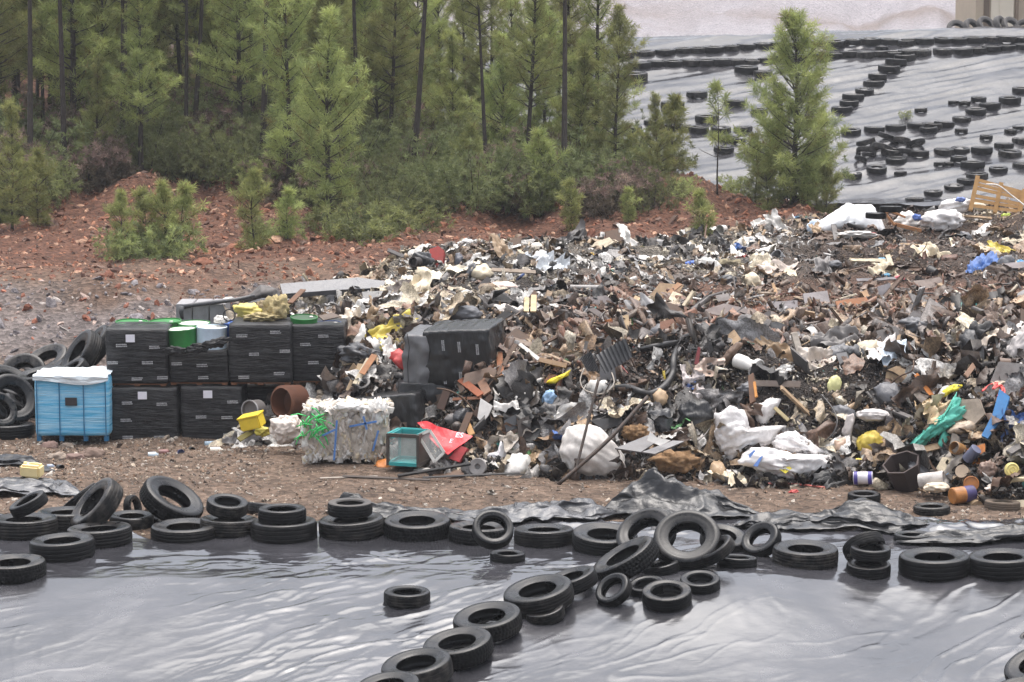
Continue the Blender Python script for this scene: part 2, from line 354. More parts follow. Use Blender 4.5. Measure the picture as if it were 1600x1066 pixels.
# ---------------------------------------------------------------- far liner
def far_z(X, Y):
    u = bearing(X, Y); z = prof(GC, u, Y) + .45
    a = X * .93 + Y * .36; b = -X * .36 + Y * .93
    z = z + .07 * (ridged(a * .12, b * .9, 0, 131, 3) - .8) + .03 * (ridged(a * .5, b * 2.2, 0, 133, 2) - .7) * sstep(-.2, .5, noise(X * .12, Y * .2, 0, 135)) + .04 * fbm(X * .4, Y * .4, 0, 137, 3)
    return z
fu = np.arange(560, 1900, 3.2); fY = np.arange(102.5, 125.5, .12); FU, FY = np.meshgrid(fu, fY); FX = (FU - 800) / F * FY / math.cos(PITCH)
FZ = far_z(FX, FY)
far_film = film_mat('far_wet_film', base=(.022, .022, .026), rough=.15, ior=1.5, stretch=(.35, 1.3, 1), scale=1.2, bump=.35, dust=.35, rot=R(20))
farl = tag(obj('liner_sheet', mesh('liner_sheet', np.stack([FX, FY, FZ], -1), gridfaces(len(fu), len(fY))), far_film),
           'grey shining black plastic sheet covering the far slope behind the lone pine', 'plastic sheet')

# ---------------------------------------------------------------- the heap itself (dark refuse soil)
def pc(*pts): return [(Y, zz(py, Y)) for py, Y in pts]
PC = {
 180: [(40, -.6), (46, -.6), (50, -.6), (53, -.3), (56, .0), (70, -.5)],
 268: [(40, -.6), (47, -.4), (49.2, -.5), (50.2, -.4), (52, -.3), (55, .1), (57, .2), (62, .2), (70, 0)],
 315: [(40, -.6), (47, -.4), (49.2, -.3), (50.2, 1.2), (52, 1.45), (54, 1.4), (56, 1.1), (60, .5), (70, 0)],
 380: [(40, -.6), (46.5, -.3), (48.9, .5), (50, 1.75), (52, 1.75), (54, 1.75), (56, 1.5), (60, .8), (70, 0)],
 480: [(40, -.5), (45.8, -.2), (47.3, .0), (48.5, .8), (49.6, 1.7), (52, 1.8), (54, 1.85), (57, 1.6), (61, .9), (70, .2)],
 560: [(40, -.5), (45.3, -.12)] + pc((650, 46.4), (580, 47.3), (515, 49.0), (476, 52), (456, 55)) + [(58, 1.75), (63, 1.2), (70, .3)],
 640: [(40, -.5), (44.6, -.1)] + pc((700, 45.3), (640, 46.3), (500, 48.6), (446, 53), (412, 57)) + [(60, 2.2), (64, 1.4), (70, .5)],
 800: [(40, -.5), (43.6, -.1)] + pc((650, 45), (560, 46.2), (500, 48.5), (440, 53), (392, 57.5)) + [(61, 2.4), (65, 1.6), (72, .7)],
 960: [(40, -.5), (43.5, -.1)] + pc((650, 44.9), (560, 46.3), (500, 49), (435, 55), (386, 60)) + [(63, 2.2), (67, 1.6), (74, .9)],
 1100: [(40, -.5), (43.6, -.1)] + pc((640, 45), (560, 46.2), (530, 47.5), (480, 51.5), (430, 57), (385, 62)) + [(64, 2.2), (68, 1.9), (75, 1.2)],
 1300: [(40, -.5), (42.8, -.1)] + pc((650, 44.2), (560, 46), (500, 50), (430, 57), (385, 62), (356, 66)) + [(68, 2.45), (71, 1.8), (78, -.3)],
 1450: [(40, -.5), (42.2, -.1)] + pc((660, 43.4), (570, 45), (500, 49), (430, 56.5), (385, 62), (350, 67)) + [(69, 2.5), (72, 1.8), (78, -.3)],
 1620: [(38, -.5), (41.2, -.1)] + pc((700, 42.3), (600, 43.8), (530, 46), (480, 50), (400, 58), (342, 66)) + [(69, 2.6), (72, 1.8), (78, -.3)],
 2200: [(38, -.5), (41.0, -.1)] + pc((700, 42.3), (600, 43.8), (530, 46), (480, 50), (400, 58), (342, 66)) + [(69, 2.6), (72, 1.8), (78, -.3)],
}
def heap_z(X, Y):
    u = bearing(X, Y); z = prof(PC, u, Y)
    face = np.exp(-((z - .9) / .9) ** 2)
    amp = (.10 + .12 * face) * sstep(-.2, .25, z)
    z = z + amp * (1.2 * fbm(X * .9, Y * .9, 0, 201, 3) + .9 * (ridged(X * 1.7, Y * 1.7, 0, 205, 3) - .9))
    # terrace of the right face: hollows dug by the digger
    z = z - .22 * face * sstep(.1, .6, noise(X * .55, Y * .5, 0, 211)) * sstep(700, 800, u)
    return z
hu = np.concatenate([np.arange(190, 1760, 3.6), np.linspace(1770, 2200, 20)]); hY = np.concatenate([np.arange(40.6, 51, .075), np.arange(51, 74, .2)])
HU, HY = np.meshgrid(hu, hY); HX = (HU - 800) / F * HY / math.cos(PITCH); HZ = heap_z(HX, HY)
def heap_masks(X, Y):
    u = bearing(X, Y); z = HZ; n = fbm(X * .5, Y * .5, 0, 221, 4)
    v = 533 + F * np.tan(np.arctan2(H - z, Y) - PITCH)
    redm = np.exp(-((u - 930) / 120) ** 2 - ((v - 525) / 32) ** 2) + .9 * sstep(415, 450, v + 10 * n) * (1 - sstep(500, 530, v + 12 * n)) * sstep(860, 980, u)
    red = np.clip(redm * 1.3 * (1 + .5 * n), 0, 1)
    brown = sstep(1150, 1250, u) * (1 - sstep(428, 452, v)) * (.6 + .4 * n)
    pale = np.clip((1 - sstep(425, 460, v + 15 * n)) * (1 - sstep(1150, 1300, u)), 0, 1) * .6
    return np.stack([red, np.clip(brown, 0, 1), pale], -1)
hm = ground_mat('refuse_soil', [srgb(30, 26, 25), srgb(52, 45, 41), srgb(78, 69, 63)], 2.2, stones=22, attr='Col',
    acol=[(srgb(88, 62, 50), srgb(136, 102, 84)), (srgb(62, 50, 43), srgb(104, 86, 74)), (srgb(90, 82, 74), srgb(160, 152, 140))], bump=1.0, spec=.4)
heap = tag(obj('hill', mesh('hill', np.stack([HX, HY, HZ], -1), gridfaces(len(hu), len(hY)), True, heap_masks(HX, HY).reshape(-1, 3)), hm), kind='structure')
heap['label'] = 'long dark mound of tipped waste behind the gravel strip'

# ---------------------------------------------------------------- surfaces one can drop things on
def bvh_of(*obs):
    vs, fs = [], []
    for o in obs:
        b = len(vs); me = o.data
        vs += [v.co.copy() for v in me.vertices]; fs += [tuple(i + b for i in p.vertices) for p in me.polygons]
    return BVHTree.FromPolygons(vs, fs)
B_ALL = bvh_of(ground, liner, farl, heap)
B_FAR = bvh_of(farl)
def hit(px, py, b=None):
    r_ = (b or B_ALL).ray_cast(CAM, ray(px, py).normalized(), 400)
    if r_[0] is None: return P(px, py, 60), Vector((0, 0, 1))
    n = r_[1]; n = -n if n.z < 0 else n
    return r_[0], n
def drop(x, y, b=None):
    r_ = (b or B_ALL).ray_cast(Vector((x, y, 60)), Vector((0, 0, -1)), 200)
    if r_[0] is None: return Vector((x, y, 0)), Vector((0, 0, 1))
    n = r_[1]; n = -n if n.z < 0 else n
    return r_[0], n
# ---------------------------------------------------------------- tyres
def rubber(name, col, rough, bump, spec=.4):
    m = bpy.data.materials.new(name); m.use_nodes = True; t = m.node_tree; b = t.nodes['Principled BSDF']; L = t.links.new
    oi = N(t, 'ShaderNodeObjectInfo'); tc = N(t, 'ShaderNodeTexCoord')
    ad = N(t, 'ShaderNodeVectorMath', operation='ADD'); L(tc.outputs['Object'], ad.inputs[0]); L(oi.outputs['Random'], ad.inputs[1])
    n1 = N(t, 'ShaderNodeTexNoise'); n1.inputs['Scale'].default_value = 5; n1.inputs['Detail'].default_value = 8; n1.inputs['Roughness'].default_value = .7; L(ad.outputs[0], n1.inputs['Vector'])
    r = N(t, 'ShaderNodeValToRGB'); e = r.color_ramp.elements; e[0].position = .35; e[0].color = (*[c * .7 for c in col], 1); e[1].position = .8; e[1].color = (*[c * 2.4 + .004 for c in col], 1); x = e.new(.55); x.color = (*col, 1)
    L(n1.outputs[0], r.inputs[0])
    dm = N(t, 'ShaderNodeMapRange'); dm.inputs['From Min'].default_value = .55; dm.inputs['To Max'].default_value = .75; L(oi.outputs['Random'], dm.inputs[0])   # some are muddier than others
    dn = N(t, 'ShaderNodeMapRange'); dn.inputs['From Min'].default_value = .45; dn.inputs['From Max'].default_value = .62; L(n1.outputs[0], dn.inputs[0]); dk = N(t, 'ShaderNodeMath', operation='MULTIPLY'); L(dm.outputs[0], dk.inputs[0]); L(dn.outputs[0], dk.inputs[1])
    dx = N(t, 'ShaderNodeMixRGB'); dx.inputs[2].default_value = (.085, .075, .066, 1); L(dk.outputs[0], dx.inputs[0]); L(r.outputs[0], dx.inputs[1]); L(dx.outputs[0], b.inputs['Base Color'])
    mr = N(t, 'ShaderNodeMapRange'); mr.inputs['From Min'].default_value = .3; mr.inputs['From Max'].default_value = .7; mr.inputs['To Min'].default_value = rough - .12; mr.inputs['To Max'].default_value = rough + .15; L(n1.outputs[0], mr.inputs[0]); L(mr.outputs[0], b.inputs['Roughness'])
    b.inputs['Specular IOR Level'].default_value = spec
    bp = N(t, 'ShaderNodeBump'); bp.inputs['Strength'].default_value = bump; bp.inputs['Distance'].default_value = .01; L(n1.outputs[0], bp.inputs['Height']); L(bp.outputs[0], b.inputs['Normal'])
    return m
M_wall = rubber('tyre_rubber', (.006, .006, .007), .30, .2, .34); M_tread = rubber('tread_rubber', (.006, .006, .0065), .5, .5, .16)
M_grey = rubber('weathered_rubber', (.075, .07, .068), .7, .4); M_brown = rubber('muddy_rubber', (.10, .075, .055), .8, .5)
def tyre_proto(name, D, Wd, style, bead=.54, n=72):
    Rr = D / 2; h = Wd / 2; sh = .86 * h
    side = [(Rr * .965, sh * 1.0), (Rr * .93, h * .97), (Rr * .84, h * 1.0), (Rr * .80, h * .985), (Rr * .79, h * .965), (Rr * .70, h * .93), (Rr * .62, h * .84), (Rr * (bead + .03), h * .78), (Rr * bead, h * .74), (Rr * (bead - .005), h * .66)]
    inner = [(Rr * (bead + .06), h * .62), (Rr * .70, h * .78), (Rr * .80, h * .84), (Rr * .89, h * .74), (Rr * .925, h * .4)]
    loop = side + inner; loop = loop + [(r, -z) for r, z in reversed(loop)]
    body = MB(); body.lathe(loop, n)
    bme = body.mesh(name, True)
    # tread band with real grooves
    K = 33; zs = np.linspace(-sh, sh, K); A = n * 3; ang = np.arange(A) * 2 * math.pi / A
    prof_ = Rr * (1 - .035 * (np.abs(zs) / sh) ** 4)
    Zm, Am = np.meshgrid(zs, ang); t = (Zm / sh + 1) / 2
    g = np.zeros_like(Zm)
    nr = {'rib': 5, 'block': 4, 'car': 4, 'worn': 4}[style]
    for k in range(1, nr):
        zig = (.018 * np.sin(Am * 48) if style == 'block' else 0)
        g = np.maximum(g, np.exp(-((t - k / nr + zig) / .022) ** 2))
    if style in ('block', 'car'):
        cut = (np.sin(Am * (52 if style == 'block' else 64) + np.where(t > .5, 4, -4) * t) > .72).astype(float)
        g = np.maximum(g, cut * (.8 if style == 'block' else np.where((t < .25) | (t > .75), .9, .3)))
    if style == 'rib':
        cut = (np.sin(Am * 60) > .8) & ((t < .12) | (t > .88)); g = np.maximum(g, cut * .9)
    depth = {'rib': .016, 'block': .016, 'car': .009, 'worn': .009}[style]
    rr = prof_[None, :] - depth * g
    V = np.stack([rr * np.cos(Am), rr * np.sin(Am), Zm], -1).reshape(-1, 3)
    f = []
    i = np.arange(A)[:, None] * K + np.arange(K - 1)[None, :]; j = ((np.arange(A) + 1) % A)[:, None] * K + np.arange(K - 1)[None, :]
    f = np.stack([i.ravel(), j.ravel(), j.ravel() + 1, i.ravel() + 1], 1)
    tme = mesh('tread', V, f, False)
    return bme, tme
TP = {'truck': tyre_proto('truck_tyre', 1.03, .29, 'rib'), 'truckb': tyre_proto('truck_tyre', 1.03, .28, 'block'), 'truckw': tyre_proto('truck_tyre', 1.02, .30, 'worn', .56),
      'car': tyre_proto('car_tyre', .64, .19, 'car', .60, 48), 'small': tyre_proto('car_tyre', .56, .16, 'worn', .58, 48)}
TD = {'truck': 1.03, 'truckb': 1.03, 'truckw': 1.02, 'car': .64, 'small': .56}
TW = {'truck': .29, 'truckb': .28, 'truckw': .30, 'car': .19, 'small': .16}
for k_, (a_, b_) in TP.items():
    a_.materials.append(M_wall); b_.materials.append(M_tread)
# far tyres carry a simpler tread
FP = {}
for k_ in ('truck', 'car'):
    b_, t_ = tyre_proto('truck_tyre' if k_ == 'truck' else 'car_tyre', TD[k_], TW[k_], 'worn', .56, 24); b_.materials.append(M_wall); t_.materials.append(M_tread); FP[k_] = (b_, t_)
def tyre(kind, px, py, wpx=None, axis=None, group=None, label=None, mode='flat', Y=None, lift=0, spin=None, protos=TP, surf=None, wm=None, tm=None, sink=.045, rim=False):
    """px,py: middle of the tyre's outline in the photo; Y given: distance is known (tyre on a tyre); else it stands on the ground under it"""
    D, Wd = TD[kind], TW[kind]
    s = 1.0
    if axis is None: ax = Vector((0, 0, 1))
    else: ax = Vector(axis).normalized()
    e = math.sqrt(max(0, 1 - ax.z ** 2))
    half = lambda sc: sc * (D / 2 * e + Wd / 2 * abs(ax.z))      # half height of the tilted tyre
    if Y is None:
        d0 = 40
        for _ in range(3):
            k = ppm(d0); hp = half(s) * k
            p, nn = hit(px, py + hp, surf); d0 = p.y
            if wpx: s = wpx / ppm(d0) / D
        if axis is None:
            ax = (nn * .35 + Vector((random.uniform(-.06,.06), random.uniform(-.02,.09), 1))).normalized(); c = p + ax * (Wd / 2 * s - sink)
        else:
            c = Vector((0, 0, 0)); c = P(px, py, p.y); c.z = p.z + half(s) - sink * 2
    else:
        if wpx: s = wpx / ppm(Y) / D
        c = P(px, py, Y)
    c.z += lift
    b_, t_ = protos[kind]
    nm = 'truck_tyre' if kind.startswith('truck') else 'car_tyre'
    o = obj(nm, b_); o.location = c; q = ax.to_track_quat('Z', 'Y'); q = q @ Quaternion((0, 0, 1), spin if spin is not None else random.uniform(0, 6.28))
    o.rotation_mode = 'QUATERNION'; o.rotation_quaternion = q; o.scale = (s, s, s)
    t = obj('tread', t_, None, o)
    tag(o, label, 'tyre', group)
    if wm:
        for q_, m_ in ((o, wm), (t, tm or wm)):
            q_.data = q_.data.copy(); q_.data.materials[0] = m_
    return o
GF = 'tyres weighing down the front plastic'
def T(*a, **k): return tyre(*a, group=GF, **k)
T('truckb', 21, 884, 104, label='flat truck tyre cut by the left photo edge, nearest of the left group')
T('truckw', 98, 851, 103, label='flat truck tyre second from the left edge with a thick worn sidewall')
T('truck', 156, 832, 103, label='flat truck tyre below the big tyre leaning up at left')
t4 = T('truck', 289, 829, 107, label='tall flat ribbed truck tyre, foremost in the row below the leaning ring')
t5 = T('truck', 38, 818, 106, label='flat truck tyre with a small tyre lying tilted on top, at the left edge')
T('car', 45, 788, 62, axis=(-.42, -.12, .9), Y=t5.location.y, label='small tyre tipped on top of the flat tyre at the left edge')
T('truck', 105, 806, 95, label='flat tyre half hidden behind the big leaning tyre at left')
T('truckw', 151, 781, 98, axis=(-.62, -.28, .62), label='big bald tyre leaning up to the right with its tread toward us', mode='lean')
T('truck', 128, 771, 66, axis=(-.62, .12, .78), label='tyre leaning behind the big bald leaning tyre at left')
T('truckb', 268, 774, 104, axis=(.50, -.22, .84), label='big tyre propped at a slant with its open ring tilted to the right')
t11 = T('truck', 358, 817, 92, label='flat truck tyre carrying a small tilted tyre, right of the tall ribbed one')
T('car', 355, 791, 66, axis=(.12, -.16, .97), Y=t11.location.y, label='small tyre lying slightly tilted on the flat tyre by the propped ring')
T('car', 207, 784, 40, axis=(.9, -.35, .2), label='small dark tyre standing on edge behind the left heap of tyres')
T('truckw', 206, 809, 70, label='low flat tyre between the bald leaning tyre and the propped ring')
T('car', 255, 800, 48, axis=(.1, -.3, .95), label='ribbed tyre piece showing under the propped ring')
t13 = T('truckw', 444, 823, 105, label='lower flat truck tyre of the two stacked left of the long tyre row')
T('car', 441, 804, 76, Y=t13.location.y, label='smaller tyre lying flat on a truck tyre, two stacked in the row')
t14 = T('truck', 550, 818, 104, label='flat truck tyre with a brownish smaller tyre on top')
T('car', 547, 794, 71, Y=t14.location.y, label='brownish smaller tyre on top of the flat tyre beside the crumpled plastic', wm=M_grey, tm=M_tread)
T('truckb', 652, 819, 106, label='flat block tread truck tyre in the middle of the front row')
T('truckb', 748, 829, 96, label='flat block tread tyre half behind the tilted small tyre in mid row')
T('car', 770, 828, 66, axis=(.1, -.62, .62), Y=37.6, label='small tyre tilted up to show its round hole in mid row')
T('small', 793, 866, 56, label='small tyre lying flat just before the row, below the tilted one')
T('car', 636, 928, 74, label='lone tyre lying by itself on the shiny plastic')
T('truck', 850, 833, 95, label='flat plain truck tyre left of the ribbed one with a deep open hole')
T('truck', 945, 835, 104, axis=(.03, -.12, .98), label='ribbed truck tyre with a deep open hole in front of the plastic hump')
T('truckw', 1010, 836, 96, axis=(-.35, -.45, .7), Y=37.5, label='tyre leaning behind the biggest tilted tyre at the row junction')
T('truck', 1074, 845, 107, axis=(-.10, -.62, .72), Y=36.9, label='biggest tilted tyre showing its full ring at the junction of two rows')
T('truck', 1130, 834, 74, axis=(.12, -.3, .93), label='tyre peeking out right of the biggest tilted ring')
T('truckw', 1190, 834, 64, axis=(-.45, -.5, .7), label='dark worn tyre leaning half under the crumpled plastic at right')
T('truckb', 978, 877, 110, axis=(-.48, -.05, .85), Y=36.5, label='long tread of a tyre tipped down the slope left of the biggest ring')
T('truck', 893, 899, 84, axis=(-.3, -.05, .94), label='uppermost tyre of the sloping row that runs down to the bottom edge')
T('truck', 842, 921, 112, axis=(-.2, -.14, .96), label='second tyre of the sloping row with a wide open hole')
T('truckb', 762, 962, 110, axis=(-.14, -.16, .96), label='third tyre of the sloping row beside the single small tyre')
T('truckb', 716, 1002, 112, axis=(-.16, -.14, .97), label='fourth tyre of the sloping row with fine block tread')
T('truckw', 652, 1036, 114, axis=(-.16, -.12, .97), label='smooth tyre near the bottom edge, fifth of the sloping row')
T('truck', 606, 1070, 106, axis=(-.14, -.14, .97), label='tyre cut by the bottom edge, last of the sloping row')
T('car', 852, 948, 63, axis=(-.22, -.16, .95), label='small tyre lying right of the sloping row')
T('car', 959, 912, 60, axis=(-.50, -.48, .72), label='small tyre standing tilted at the left of the small group on the slope')
T('car', 1010, 908, 58, axis=(-.16, -.2, .95), label='small tyre in the middle of the small group, behind the front one')
T('car', 1042, 921, 79, axis=(-.05, -.22, .96), label='front small tyre of the group with a ridged sidewall')
T('car', 1094, 901, 64, axis=(-.04, -.2, .96), label='right small tyre of the group below the biggest ring')
T('small', 1120, 860, 62, axis=(-.55, -.1, .8), Y=36.6, label='thin small tyre tipped on edge right of the biggest ring')
T('car', 1151, 874, 64, label='low flat tyre at the right end of the row junction')
T('car', 1034, 888, 56, Y=36.5, axis=(-.2, 0, .95), label='tyre piece half hidden under the biggest tilted ring')
T('truck', 1258, 863, 104, label='thick flat ribbed tyre standing alone left of the small stack at right')
T('car', 1350, 855, 68, axis=(-.25, .55, .62), Y=37.25, label='small tyre standing tilted behind the small stack at right')
ts = T('car', 1357, 884, 70, label='bottom tyre of the small stack at right')
T('small', 1360, 863, 64, axis=(.03, -.05, 1), Y=ts.location.y, label='smooth tyre lying on the small stack at right')
T('truckw', 1460, 877, 113, label='big flat ribbed tyre, left one of the pair at the right edge')
T('truckw', 1567, 877, 110, label='big smooth flat tyre, right one of the pair at the right edge')
T('truckb', 1624, 1034, 110, axis=(-.35, -.2, .9), label='tyre cut by the right photo edge low on the bright plastic')
T('truck', 1600, 1076, 104, axis=(-.2, -.1, .95), label='tyre in the bottom right corner, only its rim showing')
T('small', 1608, 985, 30, axis=(-.4, -.2, .9), label='small tyre edge at the right photo border above the corner tyres')
T('small', 1456, 793, 58, label='car tyre lying flat on the bare brown soil right of the black plastic')
T('small', 1566, 786, 56, label='muddy tyre lying flat on soil at the right edge below the cans', wm=M_brown)
T('car', 1350, 777, 52, label='tyre half wrapped in the black plastic at right', lift=.04)
T('small', 1427, 835, 62, label='thin tyre sunk under the plastic edge above the right pair', sink=.07)
T('car', 413, 786, 56, axis=(.1, .2, .97), label='dark tyre lump on the soil behind the two stacked tyres', wm=M_wall)
GL = 'old tyres heaped beside the blue crate'
def TL(*a, **k): return tyre(*a, group=GL, **k)
TL('truck', 37, 588, 76, axis=(-.08, -.75, .6), label='big tyre propped up facing us at the top left of the side heap', Y=50.6)
TL('truck', 108, 574, 84, axis=(-.45, -.1, .8), Y=50.4, label='tyre lying slanted between the propped ring and the tall tread')
TL('truck', 127, 556, 86, axis=(-.72, -.35, .52), Y=50.0, label='tall tyre with broad ribbed tread leaning on the wrapped pallets')
TL('truckw', 148, 545, 82, axis=(-.6, -.2, .55), Y=51.0, label='tyre behind the tall ribbed one against the wrapped pallets')
TL('truck', 17, 625, 84, axis=(.55, -.62, .5), Y=48.4, label='tyre standing tilted at the left edge with an oval hole')
TL('truckw', -2, 642, 60, axis=(.6, -.6, .45), Y=47.8, label='tyre at the left edge in front of the oval hole one')
TL('truck', 12, 670, 84, label='flat tyre at the foot of the side heap by the blue crate')
TL('truckw', 66, 592, 82, axis=(-.15, -.1, .98), Y=49.6, label='flat tyre just above the blue crate at left')
TL('car', 112, 582, 58, axis=(-.5, -.2, .8), Y=49.2, label='small tyre tread rising behind the blue crate')
TL('truckw', 14, 602, 80, axis=(.45, -.3, .8), Y=49.4, label='grey tyre leaning over the oval hole one')
TL('truck', 74, 566, 74, axis=(-.3, -.4, .8), Y=51.4, label='tyre behind the big propped ring in the side heap')
TL('truck', 40, 630, 70, axis=(.3, -.2, .9), Y=49.0, label='dark tyre under the heap just left of the blue crate')
# far slope -------------------------------------------------------------
rows = [
 ('top row along the far crest', [(975, 82), (1041, 78), (1092, 74), (1193, 68), (1330, 62), (1420, 60), (1600, 58)]),
 ('second row below the far crest', [(1000, 97), (1104, 94), (1176, 94), (1250, 84), (1330, 81), (1398, 80), (1440, 79), (1504, 76), (1600, 70)]),
 ('curved row dropping from the far crest', [(1412, 86), (1399, 93), (1389, 103), (1372, 115), (1365, 127), (1350, 138), (1335, 149), (1326, 157), (1314, 166)]),
 ('middle far row right of the pine', [(1598, 138), (1578, 152), (1547, 162), (1524, 171), (1503, 182), (1476, 190), (1433, 194), (1399, 196), (1365, 198), (1328, 201)]),
 ('far row past the loose cluster', [(1598, 216), (1568, 223), (1534, 230), (1500, 231), (1473, 232), (1436, 236), (1399, 247), (1368, 260), (1331, 270)]),
 ('lowest slanting row on the far slope', [(1598, 255), (1561, 262), (1527, 272), (1490, 289), (1460, 297), (1427, 309), (1392, 320), (1370, 330)]),
 ('row left of the lone pine', [(985, 196), (1021, 189), (1051, 195), (1092, 198), (1126, 198), (1160, 197)]),
]
GFAR = 'tyres holding the far plastic sheet'
def FT(px, py, label, kind='truck', wpx=None, axis=None, wm=None, lift=0): 
    return tyre(kind, px, py, wpx, axis=axis, group=GFAR, label=label, protos=FP, surf=B_FAR, wm=wm, lift=lift, sink=.11 if (wpx or 30) > 28 else .03)
rnd = random.Random(11)
ordn = 'first second third fourth fifth sixth seventh eighth ninth tenth eleventh twelfth thirteenth fourteenth fifteenth sixteenth seventeenth eighteenth nineteenth twentieth'.split()
def ordinal(i):
    if i < 20: return ordn[i]
    t_ = ['twenty', 'thirty', 'forty', 'fifty'][(i + 1) // 10 - 2]; k = (i + 1) % 10
    return t_.replace('y', 'ieth') if k == 0 else t_ + '-' + ordn[k - 1]
for desc, pts in rows:
    acc = []; L = 0
    for (a, b) in zip(pts, pts[1:]):
        l = math.hypot(b[0] - a[0], b[1] - a[1]); n = max(1, round(l / 27))
        if l < 24: n = 1
        acc += [(a[0] + (b[0] - a[0]) * k / n, a[1] + (b[1] - a[1]) * k / n) for k in range(n)]
    acc.append(pts[-1]); acc.sort()
    for i, (x, y) in enumerate(acc):
        FT(x + rnd.uniform(-2, 2), y + rnd.uniform(-1, 1), f'black tyre, {ordinal(i)} from the left in the {desc}', wpx=rnd.uniform(29, 35))
single = [(1439, 171, 20), (1451, 201, 28), (1502, 203, 20), (1541, 213, 20), (1579, 204, 20), (1591, 199, 18), (1407, 270, 20), (1468, 255, 18), (1483, 255, 16), (1498, 247, 26), (1520, 253, 38), (1578, 236, 36), (1378, 74, 20), (1416, 66, 26),
 (1051, 160, 37), (1089, 144, 33), (1148, 157, 33), (1104, 181, 36), (1166, 105, 37), (1192, 111, 30), (1187, 172, 26), (1139, 213, 32), (1131, 230, 32), (1004, 220, 30), (1016, 231, 26), (1153, 219, 24), (1000, 98, 36), (990, 116, 44),
 (1490, 159, 17), (1507, 160, 19), (1529, 154, 24), (700, 130, 34), (668, 112, 34), (735, 96, 34), (770, 150, 34), (820, 95, 34), (850, 120, 34), (905, 170, 34), (930, 90, 34), (880, 92, 34)]
single.sort()
for i, (x, y, wp) in enumerate(single):
    nb = 'seen between the pines' if x < 950 else ('left of the lone pine' if x < 1215 else ('high on the far slope' if y < 150 else ('mid slope' if y < 225 else 'low on the far slope')))
    FT(x, y, f'loose {"small" if wp < 28 else "big"} tyre {nb}, {ordinal(i)} loose from the left', kind='truck' if wp > 28 else 'car', wpx=wp)
clus = [(1353, 216, 30), (1385, 213, 28), (1378, 226, 34), (1409, 220, 28), (1433, 223, 26), (1394, 231, 34), (1353, 230, 30), (1345, 248, 20), (1357, 241, 20), (1415, 232, 30)]
for i, (x, y, wp) in enumerate(sorted(clus)):
    FT(x, y, f'tyre dumped in the loose cluster right of the lone pine, {ordinal(i)} from its left', wpx=wp, axis=(rnd.uniform(-.4, .4), rnd.uniform(-.25, .4), 1), lift=.05)
for i, (x, y, ax, wm_) in enumerate([(1495, 46, (.1, -.8, .6), M_grey), (1519, 44, (.5, -.6, .5), M_grey), (1520, 51, (0, -.1, 1), M_brown), (1541, 40, (.4, -.7, .6), M_grey), (1541, 50, (0, -.1, 1), M_grey), (1564, 40, (.7, -.5, .4), M_grey), (1562, 50, (.2, -.2, 1), M_grey), (1580, 41, (.4, -.7, .6), M_grey), (1585, 51, (0, -.15, 1), M_grey), (1600, 45, (-.3, -.8, .5), M_grey)]):
    o = tyre('truck', x, y, 32, axis=ax, group='grey tyres piled below the beige building', label=f'weathered grey tyre, {ordinal(i)} from the left in the pile below the beige building', protos=FP, Y=124.6, wm=wm_)
# ---------------------------------------------------------------- trees and bushes
def leafmat(name, rough=.6):
    m = bpy.data.materials.new(name); m.use_nodes = True; t = m.node_tree; b = t.nodes['Principled BSDF']; L = t.links.new
    at = N(t, 'ShaderNodeAttribute', attribute_name='Col'); oi = N(t, 'ShaderNodeObjectInfo')
    hs_ = N(t, 'ShaderNodeHueSaturation'); L(at.outputs['Color'], hs_.inputs['Color'])
    mr = N(t, 'ShaderNodeMapRange'); mr.inputs['To Min'].default_value = .72; mr.inputs['To Max'].default_value = 1.3; L(oi.outputs['Random'], mr.inputs[0]); L(mr.outputs[0], hs_.inputs['Value'])
    mh = N(t, 'ShaderNodeMapRange'); mh.inputs['To Min'].default_value = .485; mh.inputs['To Max'].default_value = .515; L(oi.outputs['Random'], mh.inputs[0]); L(mh.outputs[0], hs_.inputs['Hue'])
    L(hs_.outputs[0], b.inputs['Base Color']); b.inputs['Roughness'].default_value = rough; b.inputs['Specular IOR Level'].default_value = .3
    tr = N(t, 'ShaderNodeBsdfTranslucent'); L(hs_.outputs[0], tr.inputs[0]); mx = N(t, 'ShaderNodeMixShader'); mx.inputs[0].default_value = .4
    L(b.outputs[0], mx.inputs[1]); L(tr.outputs[0], mx.inputs[2]); L(mx.outputs[0], t.nodes['Material Output'].inputs['Surface'])
    return m
M_leaf = leafmat('needles'); M_bark = mat((.035, .027, .023), .9, .4, (.09, .08, .07), 8, .6, name='bark')
def needles(tips, dirs, n, ln, wd, spread, rng, cols):
    """tufts: n narrow blades fanning out round each tip's direction"""
    T_ = len(tips); tips = np.repeat(np.asarray(tips), n, 0); d = np.repeat(np.asarray(dirs), n, 0); c = np.repeat(np.asarray(cols), n, 0)
    r = rng.normal(size=d.shape); d = d / np.linalg.norm(d, axis=1, keepdims=True)
    v = d * (1 - spread * rng.random((len(d), 1))) + r * spread * .75; v /= np.linalg.norm(v, axis=1, keepdims=True)
    L = ln * (.7 + .6 * rng.random((len(d), 1))); start = tips - d * ln * .45 * rng.random((len(d), 1))
    sd_ = np.cross(v, rng.normal(size=v.shape)); sd_ /= np.linalg.norm(sd_, axis=1, keepdims=True) + 1e-9
    e = start + v * L; e[:, 2] -= (L[:, 0] ** 2) * .25
    mid = start + v * L * .5
    V = np.stack([start, mid + sd_ * wd / 2, e, mid - sd_ * wd / 2], 1).reshape(-1, 3)
    Fq = np.arange(len(V)).reshape(-1, 4)
    C4 = np.repeat(c * (.8 + .4 * rng.random((len(c), 1))), 4, 0)
    return V, Fq, C4
